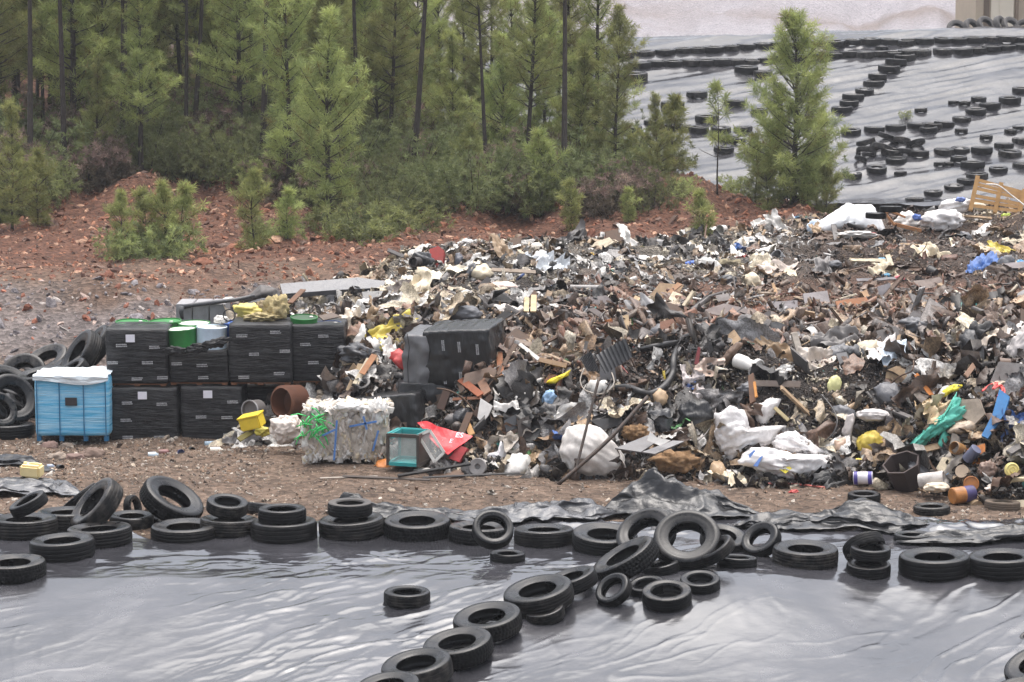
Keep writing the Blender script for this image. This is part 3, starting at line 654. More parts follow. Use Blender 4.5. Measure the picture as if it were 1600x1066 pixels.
def pine_proto(seed, h, base, wide, bare_r=.09, lean=0, full=1.0, bushy=False, top_round=False, wave=.3, sp=.34):
    rng = np.random.default_rng(seed); rd = random.Random(seed)
    wood = MB(); ph = rd.uniform(0, 6)
    tr = lambda t: Vector((lean * t * h * .12 + .12 * math.sin(ph + t * 4) * t, .1 * math.sin(ph * 2 + t * 5) * t, t * h))
    pts = [tr(i / 12) for i in range(13)]
    wood.tube(pts, [bare_r * (1 - .88 * i / 12) * (1.25 if i == 0 else 1) for i in range(13)], 7)
    tips, dirs, cols = [], [], []
    dark = np.array(srgb(122, 132, 82)); lite = np.array(srgb(176, 180, 112)); brn = np.array(srgb(120, 106, 66))
    nw = int((h * (1 - base)) / sp) + 3
    for w_ in range(nw):
        t = base + (1 - base) * (w_ + rd.uniform(-.2, .2)) / nw
        if t > .985: continue
        rel = (t - base) / (1 - base)
        prof_ = (math.sin(math.pi * min(1, rel * 1.0 + .18)) ** .7) if top_round else ((1 - rel) ** .55 * min(1, .55 + rel * 2.5) * (1 - wave * .6 + wave * math.sin(rel * 9 + ph)))
        nb = rd.choice([4, 5, 5, 6]) if full >= .9 else rd.choice([2, 3, 4])
        a0 = rd.uniform(0, 6.28)
        for b_ in range(nb):
            if rd.random() > full + .1: continue
            a = a0 + b_ * 6.283 / nb + rd.uniform(-.35, .35); Lb = max(.22, wide * prof_ * rd.uniform(.45, 1.25))
            o = tr(t); el = .25 + .75 * rel + rd.uniform(-.2, .2)
            dv = Vector((math.cos(a) * math.cos(el), math.sin(a) * math.cos(el), math.sin(el)))
            bp = [o + dv * Lb * s + Vector((0, 0, .10 * Lb * (s * s * 1.6 - s * .8))) for s in (0, .35, .7, 1)]
            wood.tube(bp, [.022 * bare_r / .09 * Lb ** .5, .016 * Lb ** .5, .010, .005], 4, False)
            dry = rel < .08 and rd.random() < .45
            if dry: continue
            ns = max(2, int(Lb / .16))
            tone = rd.random()
            for k in range(ns):
                s = .28 + .72 * (k + 1) / ns
                p = bp[0].lerp(bp[3], s) + Vector((0, 0, .10 * Lb * (s * s * 1.6 - s * .8)))
                for side in (-1, 1):
                    if k == ns - 1 and side == 1: q, dd = p, dv
                    else:
                        la = rd.uniform(.5, 1.1) * side; dd = (Matrix.Rotation(la, 3, 'Z') @ dv + Vector((0, 0, rd.uniform(.1, .6)))).normalized()
                        q = p + dd * rd.uniform(.08, .30) * min(1.2, Lb) * (1.15 - s * .5)
                    if rd.random() < .1: continue
                    m_ = min(1, max(0, .2 + .5 * tone + rd.uniform(-.3, .3))); cc = dark * (1 - m_) + lite * m_
                    if rd.random() < .05: cc = brn
                    tips.append(tuple(q)); dirs.append(tuple((dd + Vector((0, 0, .5))).normalized())); cols.append(cc)
    for k in range(5):
        tips.append(tuple(tr(.95 + .05 * k / 4))); dirs.append((rd.uniform(-.2, .2), rd.uniform(-.2, .2), 1)); cols.append(lite)
    V, Fq, C4 = needles(tips, dirs, 18, .24, .017, .9, rng, cols)
    crown = mesh('crown', V, Fq, False, C4); crown.materials.append(M_leaf)
    trunk = wood.mesh('trunk', True); trunk.materials.append(M_bark)
    return trunk, crown
def bush_proto(seed, wdt, h, c1, c2, tip=None, leaf=.07, nclump=150, stems=7):
    rng = np.random.default_rng(seed); rd = random.Random(seed); wood = MB(); tips, dirs, cols = [], [], []
    lob = [(rd.uniform(-.5, .5) * wdt, rd.uniform(-.5, .5) * wdt, rd.uniform(.5, 1) * h, rd.uniform(.2, .36) * wdt) for _ in range(stems)]
    for (x, y, z, r_) in lob:
        wood.tube([(x * .2, y * .2, -.05), (x * .6, y * .6, z * .5), (x, y, z * .9)], [.022, .014, .005], 5, False)
        for k in range(nclump // stems):
            p = rng.normal(size=3); p /= np.linalg.norm(p); rr = r_ * (.55 + .6 * rng.random())
            zc = z * (.35 + .4 * rd.random()); q = np.array([x, y, zc]) + p * np.array([rr, rr, max(.25 * h, rr)])
            if q[2] < .03: q[2] = abs(q[2]) + .03
            m_ = rng.random(); cc = np.array(c1) * (1 - m_) + np.array(c2) * m_
            if tip is not None and q[2] > h * .5 and rng.random() < .5: cc = np.array(tip) * (.7 + .5 * rng.random())
            tips.append(q); dirs.append(p + np.array([0, 0, .6])); cols.append(cc)
    V, Fq, C4 = needles(tips, dirs, 22, leaf * 2.2, leaf * .34, .95, rng, cols)
    crown = mesh('foliage', V, Fq, False, C4); crown.materials.append(M_leaf); st = wood.mesh('stem', True); st.materials.append(M_bark)
    return st, crown
PINE = {
 'tall0': pine_proto(1, 10.5, .30, 1.7, .10, .5, .9), 'tall1': pine_proto(2, 11.5, .48, 1.5, .095, -.5, .7), 'tall2': pine_proto(3, 9.5, .22, 1.8, .11, .2, 1.0),
 'tall3': pine_proto(4, 12.0, .50, 1.7, .105, .9, .65, top_round=True), 'mid0': pine_proto(5, 6.2, .04, 1.75, .09, 0, 1.0), 'mid1': pine_proto(6, 5.6, .06, 1.5, .07, .1, 1.0), 'mid2': pine_proto(7, 7.4, .12, 1.7, .09, -.1, .95),
 'lone': pine_proto(8, 5.75, .02, 1.9, .10, .05, 1.0, wave=.05, sp=.23), 'young0': pine_proto(9, 2.6, .03, .95, .04, 0, 1.0), 'young1': pine_proto(10, 1.8, .02, .75, .03, .1, 1.0), 'sap': pine_proto(12, 1.1, .0, .55, .02, 0, 1.0), 'thin': pine_proto(13, 3.0, .35, .8, .03, .2, .7)}
dg, mg, lg = srgb(104, 112, 78), srgb(134, 140, 92), srgb(160, 166, 106)
BUSH = {'dark': bush_proto(21, 2.4, 1.9, dg, mg, nclump=300), 'dark2': bush_proto(22, 3.0, 2.3, dg, mg, nclump=340, stems=9), 'green': bush_proto(23, 2.0, 1.5, mg, lg, nclump=220),
        'heather': bush_proto(24, 2.2, 1.8, srgb(92, 84, 72), srgb(112, 102, 86), tip=srgb(150, 128, 118), nclump=280), 'low': bush_proto(25, 1.8, .8, dg, lg, nclump=190)}
def plant(store, key, px, py, Y, sc=1, label=None, cat='tree', group=None, name='pine_tree', on=None):
    a, b = store[key]; c = P(px, py, Y); p, n_ = drop(c.x, c.y)
    r_ = empty(name, (p.x, p.y, p.z - .06)); r_.rotation_euler = (0, 0, random.uniform(0, 6.28)); s = sc
    r_.scale = (s, s, s * random.uniform(.95, 1.08))
    obj('trunk' if store is PINE else 'stem', a, None, r_); obj('crown' if store is PINE else 'foliage', b, None, r_)
    tag(r_, label, cat, group); return r_
# named trees, hand placed (px of the foot, distance)
plant(PINE, 'lone', 1240, 334, 74.5, .98, 'lone full pine standing on red earth in front of the far black slope', group=None)
plant(PINE, 'mid1', 1218, 328, 76.0, .62, 'smaller pine growing tight behind the left side of the lone pine')
plant(PINE, 'mid1', 1276, 326, 76.5, .66, 'smaller pine growing tight behind the right side of the lone pine')
plant(PINE, 'young0', 1180, 332, 75.0, .75, 'low young pine at the left foot of the lone pine')
plant(PINE, 'young0', 1200, 328, 74.0, .6, 'bushy young pine touching the left skirt of the lone pine')
plant(PINE, 'young0', 1290, 330, 74.6, .7, 'bushy young pine touching the right skirt of the lone pine')
plant(PINE, 'young1', 1262, 334, 74.0, .7, 'small pine seedling below the middle of the lone pine')
plant(PINE, 'thin', 1121, 320, 74.5, 1.0, 'thin spindly pine with a bare stem between the wood and the lone pine')
plant(PINE, 'young1', 1097, 382, 65.5, .72, 'little pine sapling on red earth just behind the rubbish crest')
plant(PINE, 'mid1', 1027, 322, 73.5, .52, 'young pine right of the wood beside the thin spindly one')
plant(PINE, 'young0', 1052, 320, 75.5, .9, 'young pine at the right end of the wood, half behind its neighbour')
plant(PINE, 'young1', 982, 337, 70.5, .55, 'tiny pine seedling on the red bank at the right end of the wood')
plant(PINE, 'mid0', 515, 382, 70.5, 1.0, 'full bright pine standing forward of the wood in its middle')
plant(PINE, 'mid2', 452, 345, 74.5, 1.0, 'upright bright pine left of the full forward one')
plant(PINE, 'young0', 397, 408, 66.5, .8, 'young open pine on the red bank left of the forward pine')
plant(PINE, 'young1', 450, 402, 67.5, .7, 'small pine seedling on the red bank between two larger young ones')
plant(PINE, 'young0', 258, 425, 65.0, .72, 'largest young pine of the clump on the red bank at left')
plant(PINE, 'young0', 192, 428, 64.5, .62, 'leftmost young pine of the clump on the red bank')
plant(PINE, 'young1', 228, 424, 65.3, .85, 'short pine in the middle of the clump on the red bank')
plant(PINE, 'young1', 286, 420, 65.6, .95, 'rightmost young pine of the clump on the red bank')
plant(PINE, 'young1', 892, 352, 70.0, .7, 'little bright pine below the big leaning trunk at the wood edge')
plant(PINE, 'young0', 845, 345, 72.5, .95, 'bright bushy young pine left of the big leaning trunk')
plant(PINE, 'young0', 735, 340, 74.0, .8, 'bright young pine in the undergrowth in the middle of the wood')
plant(PINE, 'mid1', 20, 385, 69.0, .62, 'dense young pine at the left photo edge above the red bank')
plant(PINE, 'young0', 60, 378, 70.0, .8, 'young pine second from the left edge above the red bank')
plant(PINE, 'mid1', 155, 300, 77.0, .6, 'pale young pine in front of the slender trunks at left')
for px, py, Y, k, s, ln, lb in [
 (48, 300, 75.6, 'tall3', 1.0, 0, 'tall pine with crooked dark trunk nearest the left photo edge'), (100, 275, 76.2, 'tall1', 1.05, 0, 'tall pine with thick dark trunk, second tall trunk from left'),
 (190, 300, 78.2, 'tall1', .95, 0, 'slender straight pine with thin trunk right of the thick dark trunk'), (300, 250, 80.5, 'tall3', .95, 0, 'pine with dark bare trunk standing back above the left clump'),
 (640, 290, 75.2, 'tall3', 1.0, 0, 'tall bare slanting trunk left of centre of the wood'), (560, 260, 77, 'tall1', .9, 0, 'thin pine trunk behind the full forward pine'),
 (603, 260, 77.5, 'tall0', .85, 0, 'dark trunk pine just left of the tall slanting one'), (685, 250, 88, 'tall2', .7, 0, 'small crowned pine right of the tall slanting trunk'),
 (762, 300, 75.5, 'tall1', .78, 0, 'thin twisted pine in the right middle of the wood'), (820, 300, 75.8, 'tall0', .85, 0, 'straight pine between the twisted one and the big leaning trunk'),
 (882, 335, 74.2, 'tall3', .98, 0, 'big leaning pine with heavy dark trunk at the right edge of the wood'), (930, 315, 78, 'tall2', .88, 0, 'rightmost tall pine of the wood overhanging the far slope'),
 (900, 320, 81, 'tall0', .9, 0, 'pine behind the big leaning trunk'), (960, 330, 75.5, 'mid2', .72, 0, 'mid sized pine at the foot of the rightmost tall one')]:
    plant(PINE, k, px, py, Y, s, lb)
rnd = random.Random(5)
# the wood behind, rank after rank
GR = 'pines in the rear ranks of the wood'
LABR = 'pine in the rear ranks of the wood, partly hidden by the pines before it'
for Y, n, x0, x1 in [(79, 9, -40, 520), (83, 13, -60, 560), (87, 15, -80, 600), (92, 16, -80, 640), (98, 16, -80, 560), (105, 16, -100, 540), (113, 16, -100, 520)]:
    for i in range(n):
        px = x0 + (x1 - x0) * (i + rnd.uniform(.1, .9)) / n
        k = rnd.choice(['tall0', 'tall2', 'tall2', 'mid2', 'mid0', 'tall0', 'tall3'])
        plant(PINE, k, px, 300, Y + rnd.uniform(-2, 2), rnd.uniform(.75, 1.15), LABR, group=GR)
for px, Y, k, s in [(575, 82, 'tall2', .8), (590, 78, 'mid0', .8), (655, 85, 'mid2', .9), (705, 80, 'mid1', .8), (725, 85, 'tall2', .75), (785, 79, 'mid0', .75), (800, 86, 'tall2', .75), (850, 80, 'mid2', .85), (865, 84, 'tall0', .9), (625, 92, 'tall0', .9), (745, 91, 'mid2', .9), (915, 82, 'mid0', .8), (835, 88, 'tall1', .85), (670, 92, 'mid0', 1.0), (560, 90, 'tall2', 1), (905, 77, 'mid1', .85), (770, 84, 'tall0', .8)]:
    plant(PINE, k, px, 300, Y, s, LABR, group=GR)
GB = 'undergrowth bushes along the wood'
bl = []
for x in range(-30, 1000, 26):
    Yb = float(np.interp(x, [-30, 120, 170, 320, 380, 520, 620, 800, 900, 1000], [71, 74.5, 77, 78, 75.5, 73, 72.5, 72.5, 73, 73]))
    bl.append((x + rnd.uniform(-9, 9), Yb + rnd.uniform(0, 1.6), rnd.choice(['dark', 'dark2', 'dark', 'heather', 'green']), rnd.uniform(.65, 1.0)))
    bl.append((x + rnd.uniform(-9, 9), Yb + rnd.uniform(2.5, 5), rnd.choice(['dark', 'dark2', 'heather', 'heather', 'green']), rnd.uniform(.8, 1.25)))
    if x % 2 == 0: bl.append((x + rnd.uniform(-9, 9), Yb + rnd.uniform(6, 10), rnd.choice(['dark2', 'heather', 'dark']), rnd.uniform(.9, 1.4)))
for x, Y, k, s in bl:
    d_ = {'dark': 'dark green', 'dark2': 'tall dark green', 'heather': 'pink tipped heather', 'green': 'mid green'}[k]
    plant(BUSH, k, x, 330, Y, s, f'{d_} bush in the undergrowth along the front of the wood', 'bush', d_ + ' ' + GB, 'bush')
for px, Y, k, s, lb in [(600, 70.5, 'dark', .8, 'broad dark bush on the red bank right of the forward pine'), (550, 69.5, 'low', 1.2, 'low spreading bush at the foot of the forward pine'), (580, 68.5, 'low', 1.1, 'low bush on the bank before the broad dark bush'),
   (640, 70, 'low', .9, 'low bush right of the broad dark bush'), (425, 68, 'low', .7, 'low bush beside the young open pine'), (955, 71.5, 'heather', .75, 'round heather bush at the right end of the wood'), (935, 72, 'heather', .9, 'larger heather bush left of the round one'),
   (1020, 71.5, 'dark', .6, 'dark bush below the young pine at the right of the wood'), (1065, 73, 'green', .5, 'small green bush on the crest of red earth'), (240, 64.8, 'low', 1.0, 'low spreading shrub among the young pines of the left clump'), (205, 64.6, 'low', .8, 'low shrub at the left of the young pine clump'), (1150, 75.5, 'green', .6, 'small bush left of the lone pine on red earth'), (1235, 75.5, 'dark', .9, 'dark bush hidden in the skirt of the lone pine'), (980, 72, 'heather', .8, 'heather bush above the tiny pine seedling')]:
    plant(BUSH, k, px, 350, Y, s, lb, 'bush', None, 'bush')
gp, _ = hit(1414, 186); g_ = empty('bush', gp); a_, b_ = BUSH['green']; obj('stem', a_, None, g_); fb = obj('foliage', b_, None, g_); g_.scale = (.24, .24, .3)
tag(g_, 'single tiny green plant growing on the far black sheet', 'plant')
# ---------------------------------------------------------------- building on the far crest
M_pan = mat(srgb(205, 196, 178), .7, .15, (.25, .22, .18), 1.2, .1, name='cladding'); M_pan2 = mat(srgb(168, 154, 134), .7, .2, (.2, .17, .13), 1.2, .1, name='cladding_dark'); M_post = mat(srgb(120, 104, 88), .7, .2, name='post')
bx = P(1524, 30, 132); bd = tag(empty('building', (bx.x, bx.y, 6.0)), 'beige clad building on the far crest, cut by the top right corner', 'building')
MB().box((5, 3, 2.4), (10, 6, 5.2)).build('wall', M_pan2, bd)
pn = MB()
for k in range(9): pn.box((.42 + k * .033 + .0, -.03, 2.4), (.018, .05, 5.0))
pn.build('corner_trim', M_post, bd)
for x, wd in [(1.35, 1.15), (3.4, 1.0), (5.2, 1.1)]:
    p_ = MB(); p_.box((x, -.05, 2.4), (wd, .09, 5.1)); p_.box((x - wd * .1, -.11, 2.4), (.06, .03, 5.0)); p_.build('panel', M_pan, bd)
for x in (2.1, 2.75, 4.2, 6.2): MB().box((x, -.06, 2.4), (.16, .12, 5.15)).build('post', M_post, bd)
MB().box((5, 3, 5.1), (10.4, 6.4, .2)).build('roof', M_post, bd)
# ---------------------------------------------------------------- builders for the tipped things
RGT = Vector((1, 0, 0)); UPV = Vector((0, math.sin(PITCH), math.cos(PITCH))); FWD = Vector((0, math.cos(PITCH), -math.sin(PITCH)))
LM = []                                     # landmarks: (px, py, words)
def ico(sub):
    bm = bmesh.new(); bmesh.ops.create_icosphere(bm, subdivisions=sub, radius=1); bm.verts.ensure_lookup_table()
    v = np.array([q.co[:] for q in bm.verts]); f = np.array([[q.index for q in p.verts] for p in bm.faces]); bm.free(); return v, f
ICO3, ICO4, ICO2, ICO5 = ico(4), ico(5), ico(3), ico(6)
_seed = [100]
def sd():
    _seed[0] += 7; return _seed[0]
def finish(o, label, cat, lm, px, py, group=None):
    tag(o, label, cat, group)
    if lm: LM.append((px, py, lm))
    return o
def blob(name, label, cat, px, py, w=None, h=None, col=None, out=None, depth=.5, crumple=.16, fold=.10, freq=3.0, rot=0, lm=None, m=None, Y=None, fwd=.35, hi=False, rough=.5, dirt=.3, parent=None, pull=None, dcol=(.045, .035, .028), group=None):
    """a soft bulging body; its outline is round (w,h) or traced (out), its depth real. depth is a share of its width"""
    if out: px = sum(a for a, b in out) / len(out); py = sum(b for a, b in out) / len(out)
    c, n = hit(px, py)
    if Y: c = P(px, py, Y)
    k = ppm(c.y); v, f = ICO4 if hi else ICO3; s = sd()
    th = np.arctan2(v[:, 1], v[:, 0]); rho = np.hypot(v[:, 0], v[:, 1])
    if out:
        a = np.array([(x - px, py - y) for x, y in out], float); ang = np.linspace(-math.pi, math.pi, 181); rad = np.zeros(181)
        for i, t in enumerate(ang):
            d = np.array([math.cos(t), math.sin(t)]); best = 0
            for j in range(len(a)):
                p, q = a[j], a[(j + 1) % len(a)]; e = q - p; den = d[0] * e[1] - d[1] * e[0]
                if abs(den) < 1e-9: continue
                tt = (p[0] * e[1] - p[1] * e[0]) / den; uu = (p[0] * d[1] - p[1] * d[0]) / den
                if tt > 0 and -1e-6 <= uu <= 1 + 1e-6: best = max(best, tt)
            rad[i] = best
        rr = np.interp(th, ang, rad) / k; W_ = (max(x for x, y in out) - min(x for x, y in out)) / k
        X_ = np.cos(th) * rho * rr; Z_ = np.sin(th) * rho * rr
    else:
        W_ = w / k; X_ = v[:, 0] * w / 2 / k; Z_ = v[:, 1] * h / 2 / k
        cr, sr = math.cos(R(rot)), math.sin(R(rot)); X_, Z_ = X_ * cr - Z_ * sr, X_ * sr + Z_ * cr
    D_ = v[:, 2] * depth * W_ / 2
    q = v * freq
    if pull is not None:                    # creases that run along one direction
        cr, sr = math.cos(R(pull)), math.sin(R(pull)); q = np.stack([(v[:, 0] * cr + v[:, 1] * sr) * freq * .35, (-v[:, 0] * sr + v[:, 1] * cr) * freq * 1.6, v[:, 2] * freq], 1)
    w_ = .35 * fbm(v[:, 0] * 2, v[:, 1] * 2, v[:, 2] * 2, s + 20, 2)
    cre = .5 * np.abs(((q @ np.array([1.1, .5, .6]) * .8 + w_ * 2 + s) % 2) - 1) + .3 * np.abs(((q @ np.array([-.5, 1.2, .4]) * 1.3 + w_ * 3) % 2) - 1) + .2 * np.abs(((q @ np.array([.9, -.8, 1.0]) * 2.1 + w_ * 4) % 2) - 1) - .5
    dsp = crumple * fbm(q[:, 0] * .8, q[:, 1] * .8, q[:, 2] * .8, s, 2) + fold * cre + fold * .35 * (ridged(q[:, 0] * 1.7, q[:, 1] * 1.7, q[:, 2] * 1.7, s + 50, 2) - .8)
    sc = (1 + dsp); loc = np.stack([X_ * sc, D_ * sc, Z_ * sc], 1)
    B = np.array([RGT[:], FWD[:], UPV[:]]); wv = loc @ B
    me = mesh(name, wv, f)
    o = obj(name, me, m or mat(col, rough, dirt, dcol, scale=7, bump=.3, name=name), parent)
    cc = c - FWD * (depth * W_ / 2 * fwd)
    o.location = cc if parent is None else cc - parent.location
    return finish(o, label, cat, lm, px, py, group) if parent is None else o
def plane_pts(pts, Y=None, tilt=.5, n=None):
    cx = sum(a for a, b in pts) / len(pts); cy = sum(b for a, b in pts) / len(pts); c, hn = hit(cx, cy)
    if Y: c = P(cx, cy, Y)
    if n is None: n = (hn * (1 - tilt) - FWD * tilt)
    n = Vector(n).normalized(); out = []
    for x, y in pts:
        d = ray(x, y); t = (c - CAM).dot(n) / d.dot(n); out.append(CAM + d * t)
    return c, n, out, cx, cy
def slab(name, label, cat, pts, col=None, thick=.025, Y=None, tilt=.5, n=None, lm=None, m=None, lift=.05, rough=.75, dirt=.35, parent=None, bevel=0, warp=.0, group=None):
    """a flat board or plate given by its corners; lies in a real plane at the heap's surface"""
    c, n, w3, cx, cy = plane_pts(pts, Y, tilt, n); c = c + n * lift; K = len(w3)
    v = [p - (c - n * lift) for p in w3]; mb = MB()
    mb.add([p + n * thick / 2 for p in v] + [p - n * thick / 2 for p in v], [tuple(range(K)), tuple(range(2 * K - 1, K - 1, -1))] + [(i, i + K, (i + 1) % K + K, (i + 1) % K) for i in range(K)])
    me = mb.mesh(name)
    bm = bmesh.new(); bm.from_mesh(me); bmesh.ops.recalc_face_normals(bm, faces=bm.faces)
    if warp:
        bmesh.ops.triangulate(bm, faces=bm.faces); bmesh.ops.subdivide_edges(bm, edges=bm.edges[:], cuts=4, use_grid_fill=True); s = sd()
        for q in bm.verts: q.co += n * (warp * float(fbm(q.co.x * 3, q.co.y * 3, q.co.z * 3, s, 2)))
    bm.to_mesh(me); bm.free()
    o = obj(name, me, m or mat(tuple(q * .8 for q in col), rough, dirt, scale=5, bump=.25, name=name), parent); o.location = c if parent is None else c - parent.location
    return finish(o, label, cat, lm, cx, cy, group) if parent is None else o
def plank(name, label, cat, a, b, wd, col, thick=.03, Ya=None, Yb=None, lift=.05, lm=None, rough=.8, dirt=.3, up=None, m=None, group=None):
    p = P(*a, Ya) if Ya else hit(*a)[0]; q = P(*b, Yb) if Yb else hit(*b)[0]; up = up or (hit((a[0] + b[0]) / 2, (a[1] + b[1]) / 2)[1] - FWD * .6)
    o_ = (p + q) / 2 + Vector((0, 0, lift)) - FWD * lift
    mb = MB(); mb.bar(p - (p + q) / 2, q - (p + q) / 2, wd / ppm(o_.y), thick, up)
    o = mb.build(name, m or mat(tuple(q * .78 for q in col), rough, dirt, scale=4, bump=.3, name='wood'), None, bevel=.004); o.location = o_
    return finish(o, label, cat, lm, (a[0] + b[0]) / 2, (a[1] + b[1]) / 2, group)
def hose(name, label, cat, pts, wd, col, lift=.06, lm=None, rough=.45, m=None, depth=None, n=8, group=None):
    p = [hit(*a)[0] if len(a) < 3 else P(*a) for a in pts]; c = sum(p, Vector()) / len(p)
    ps = [q - c + Vector((0, -lift, lift * .6)) for q in p]; fine = []
    for i in range(len(ps) - 1):            # Catmull-Rom
        a0, a1, a2, a3 = ps[max(i - 1, 0)], ps[i], ps[i + 1], ps[min(i + 2, len(ps) - 1)]
        for k in range(5):
            t = k / 5; fine.append(.5 * ((2 * a1) + (a2 - a0) * t + (2 * a0 - 5 * a1 + 4 * a2 - a3) * t * t + (3 * a1 - a0 - 3 * a2 + a3) * t ** 3))
    fine.append(ps[-1]); mb = MB(); mb.tube(fine, wd / 2 / ppm(c.y), n)
    o = mb.build(name, m or mat(col, rough, .25, name=name), None, True); o.location = c
    return finish(o, label, cat, lm, sum(a[0] for a in pts) / len(pts), sum(a[1] for a in pts) / len(pts), group)
def vessel(name, label, cat, px, py, prof_, axis, col, lm=None, n=28, Y=None, fwd=.1, rough=.45, dirt=.3, m=None, parts=(), group=None, shade_smooth=True):
    """turned body: prof_ in pixels (radius, along), axis in world"""
    c, _ = hit(px, py)
    if Y: c = P(px, py, Y)
    c = c - FWD * fwd; k = ppm(c.y); q = Vector(axis).normalized().to_track_quat('Z', 'Y')
    mb = MB(); mb.lathe([(r / k, z / k) for r, z in prof_], n)
    me = mb.mesh(name, False); bm = bmesh.new(); bm.from_mesh(me); bmesh.ops.remove_doubles(bm, verts=bm.verts, dist=1e-4); bmesh.ops.recalc_face_normals(bm, faces=bm.faces); bm.to_mesh(me); bm.free()
    if shade_smooth: me.polygons.foreach_set('use_smooth', np.ones(len(me.polygons), bool)); me.set_sharp_from_angle(angle=R(40))
    o = obj(name, me, m or mat(col, rough, dirt, name=name)); o.location = c; o.rotation_mode = 'QUATERNION'; o.rotation_quaternion = q
    for pn, pp, pcol in parts:
        pb = MB(); pb.lathe([(r / k, z / k) for r, z in pp], n); obj(pn, pb.mesh(pn, False), mat(pcol, rough, dirt, name=pn), o)
    return finish(o, label, cat, lm, px, py, group)
def sheet(name, label, cat, px, py, w, h, col, amp=.10, freq=2.2, lm=None, rot=0, m=None, res=34, rough=.5, dirt=.4, drape=.10, ragged=.25, group=None, solid=False):
    """a limp sheet or rag thrown over the heap: follows the ground under it, with folds"""
    c, n = hit(px, py); k = ppm(c.y); s = sd()
    up = (UPV - n * UPV.dot(n)); fs = max(.22, up.length); up.normalize(); rt = up.cross(n).normalized()
    W_, L_ = w / k, min(h / k / fs, 2.2 * w / k + .3); g = np.linspace(-.5, .5, res); A, Bv = np.meshgrid(g, g); cr, sr = math.cos(R(rot)), math.sin(R(rot))
    rg = 1 + ragged * fbm(np.arctan2(Bv, A) * 1.2 + 9, np.hypot(A, Bv) * 1.5, 0, s, 3)
    a = A * W_ * rg; b = Bv * L_ * rg; a, b = a * cr - b * sr * 1, a * sr + b * cr
    q = np.array(c)[None, None] + a[..., None] * np.array(rt) + b[..., None] * np.array(up)
    hh = amp * (ridged(a * freq, b * freq, 0, s + 3, 3) - .75) + amp * .6 * fbm(a * freq * 2, b * freq * 2, 0, s + 9, 3) + drape
    q = q + hh[..., None] * np.array(n)
    for i in range(res):
        for j in range(res):
            z0 = drop(q[i, j, 0], q[i, j, 1])[0].z
            q[i, j, 2] = max(q[i, j, 2], z0 + .015)
    o = obj(name, mesh(name, q - np.array(c), gridfaces(res, res)), m or mat(col, rough, dirt, scale=6, bump=.3, name=name)); o.location = c
    return finish(o, label, cat, lm, px, py, group)
# shades
WHITE, CREAM, TAN, DIRTY = srgb(226, 222, 216), srgb(206, 192, 166), srgb(168, 142, 112), srgb(178, 168, 156)
BLACK, DKGREY, GREY, LGREY = srgb(34, 33, 34), srgb(62, 60, 60), srgb(112, 108, 106), srgb(160, 158, 158)
BROWN, RUST, WOODC, DWOOD = srgb(94, 72, 57), srgb(116, 80, 62), srgb(186, 152, 112), srgb(84, 66, 54)
# ---------------------------------------------------------------- wrapped pallets of drums
M_wrap = film_mat('pallet_wrap', base=(.004, .004, .005), rough=.36, ior=1.36, stretch=(1.2, 1.2, 9), scale=3.5, bump=.7, dust=.35, dcol=(.16, .16, .165), streak=2.2)  # pale streak colour paints the horizontal sheen lines of the wrap
M_print = mat(srgb(196, 196, 198), .6, .6, (.05, .05, .05), 20, 0, name='print_ink'); M_paper = mat(srgb(226, 224, 232), .6, .08, name='paper')
M_wood = mat(srgb(128, 84, 56), .8, .4, name='pallet_wood'); M_green = mat(srgb(48, 128, 62), .4, .25, (.05, .045, .03), 9, .1, name='green_enamel'); M_blue = mat(srgb(40, 86, 160), .4, .3, name='blue_enamel')
M_pale = mat(srgb(206, 222, 236), .4, .15, name='pale_plastic'); M_white = mat(WHITE, .5, .2, name='white_plastic')
def cube_soft(sx, sy, sz, seed, amp=.012, wr=.006, nsub=22, bulge=.015):
    """closed box of film pulled round drums: soft edges, horizontal wrap lines"""
    v, f = [], []; bm = bmesh.new(); bmesh.ops.create_cube(bm, size=1); bmesh.ops.subdivide_edges(bm, edges=bm.edges[:], cuts=nsub, use_grid_fill=True)
    co = np.array([q.co[:] for q in bm.verts]) * 2; p = 34
    nr = (np.abs(co) ** p).sum(1) ** (1 / p); co = co / nr[:, None]
    co = co * np.array([sx, sy, sz]) / 2
    ns = fbm(co[:, 0] * 3, co[:, 1] * 3, co[:, 2] * 3, seed, 3); wl = ridged(co[:, 0] * .8 + seed, co[:, 1] * .8, co[:, 2] * 11, seed + 4, 2) - .8
    d = co / np.array([sx, sy, sz]) * 2; dn = np.abs(d).max(1); axis = np.where(np.abs(d) > .92, np.sign(d), 0)
    side = np.stack([axis[:, 0], axis[:, 1], axis[:, 2] * .3], 1)
    co = co + side * (amp * ns + wr * wl)[:, None] + np.stack([axis[:, 0], axis[:, 1], 0 * ns], 1) * (bulge * (np.cos(d[:, 2] * 1.5) - .3) + .018 * np.abs(np.sin(3.1416 * (d[:, 0] * np.abs(axis[:, 1]) + d[:, 1] * np.abs(axis[:, 0])))))[:, None]
    for q, c_ in zip(bm.verts, co): q.co = c_
    me = bpy.data.meshes.new('wrap'); bm.to_mesh(me); bm.free(); me.polygons.foreach_set('use_smooth', np.ones(len(me.polygons), bool)); return me
def marks(parent, w, h, d, spots, yaw=0):
    for (fx, fz) in spots:
        mb = MB(); rr = random.Random(int(fx * 977 + fz * 331))
        for row in (0, 1):
            x = 0
            while x < .19:
                l = rr.uniform(.012, .022); mb.box((fx * w / 2 + x - .09 + l / 2, -d / 2 - .043, fz * h + row * .034 + x * rr.uniform(.01, .03)), (l * .8, .004, .022)); x += l + .004
        mb.build('printed_mark', M_print, parent)
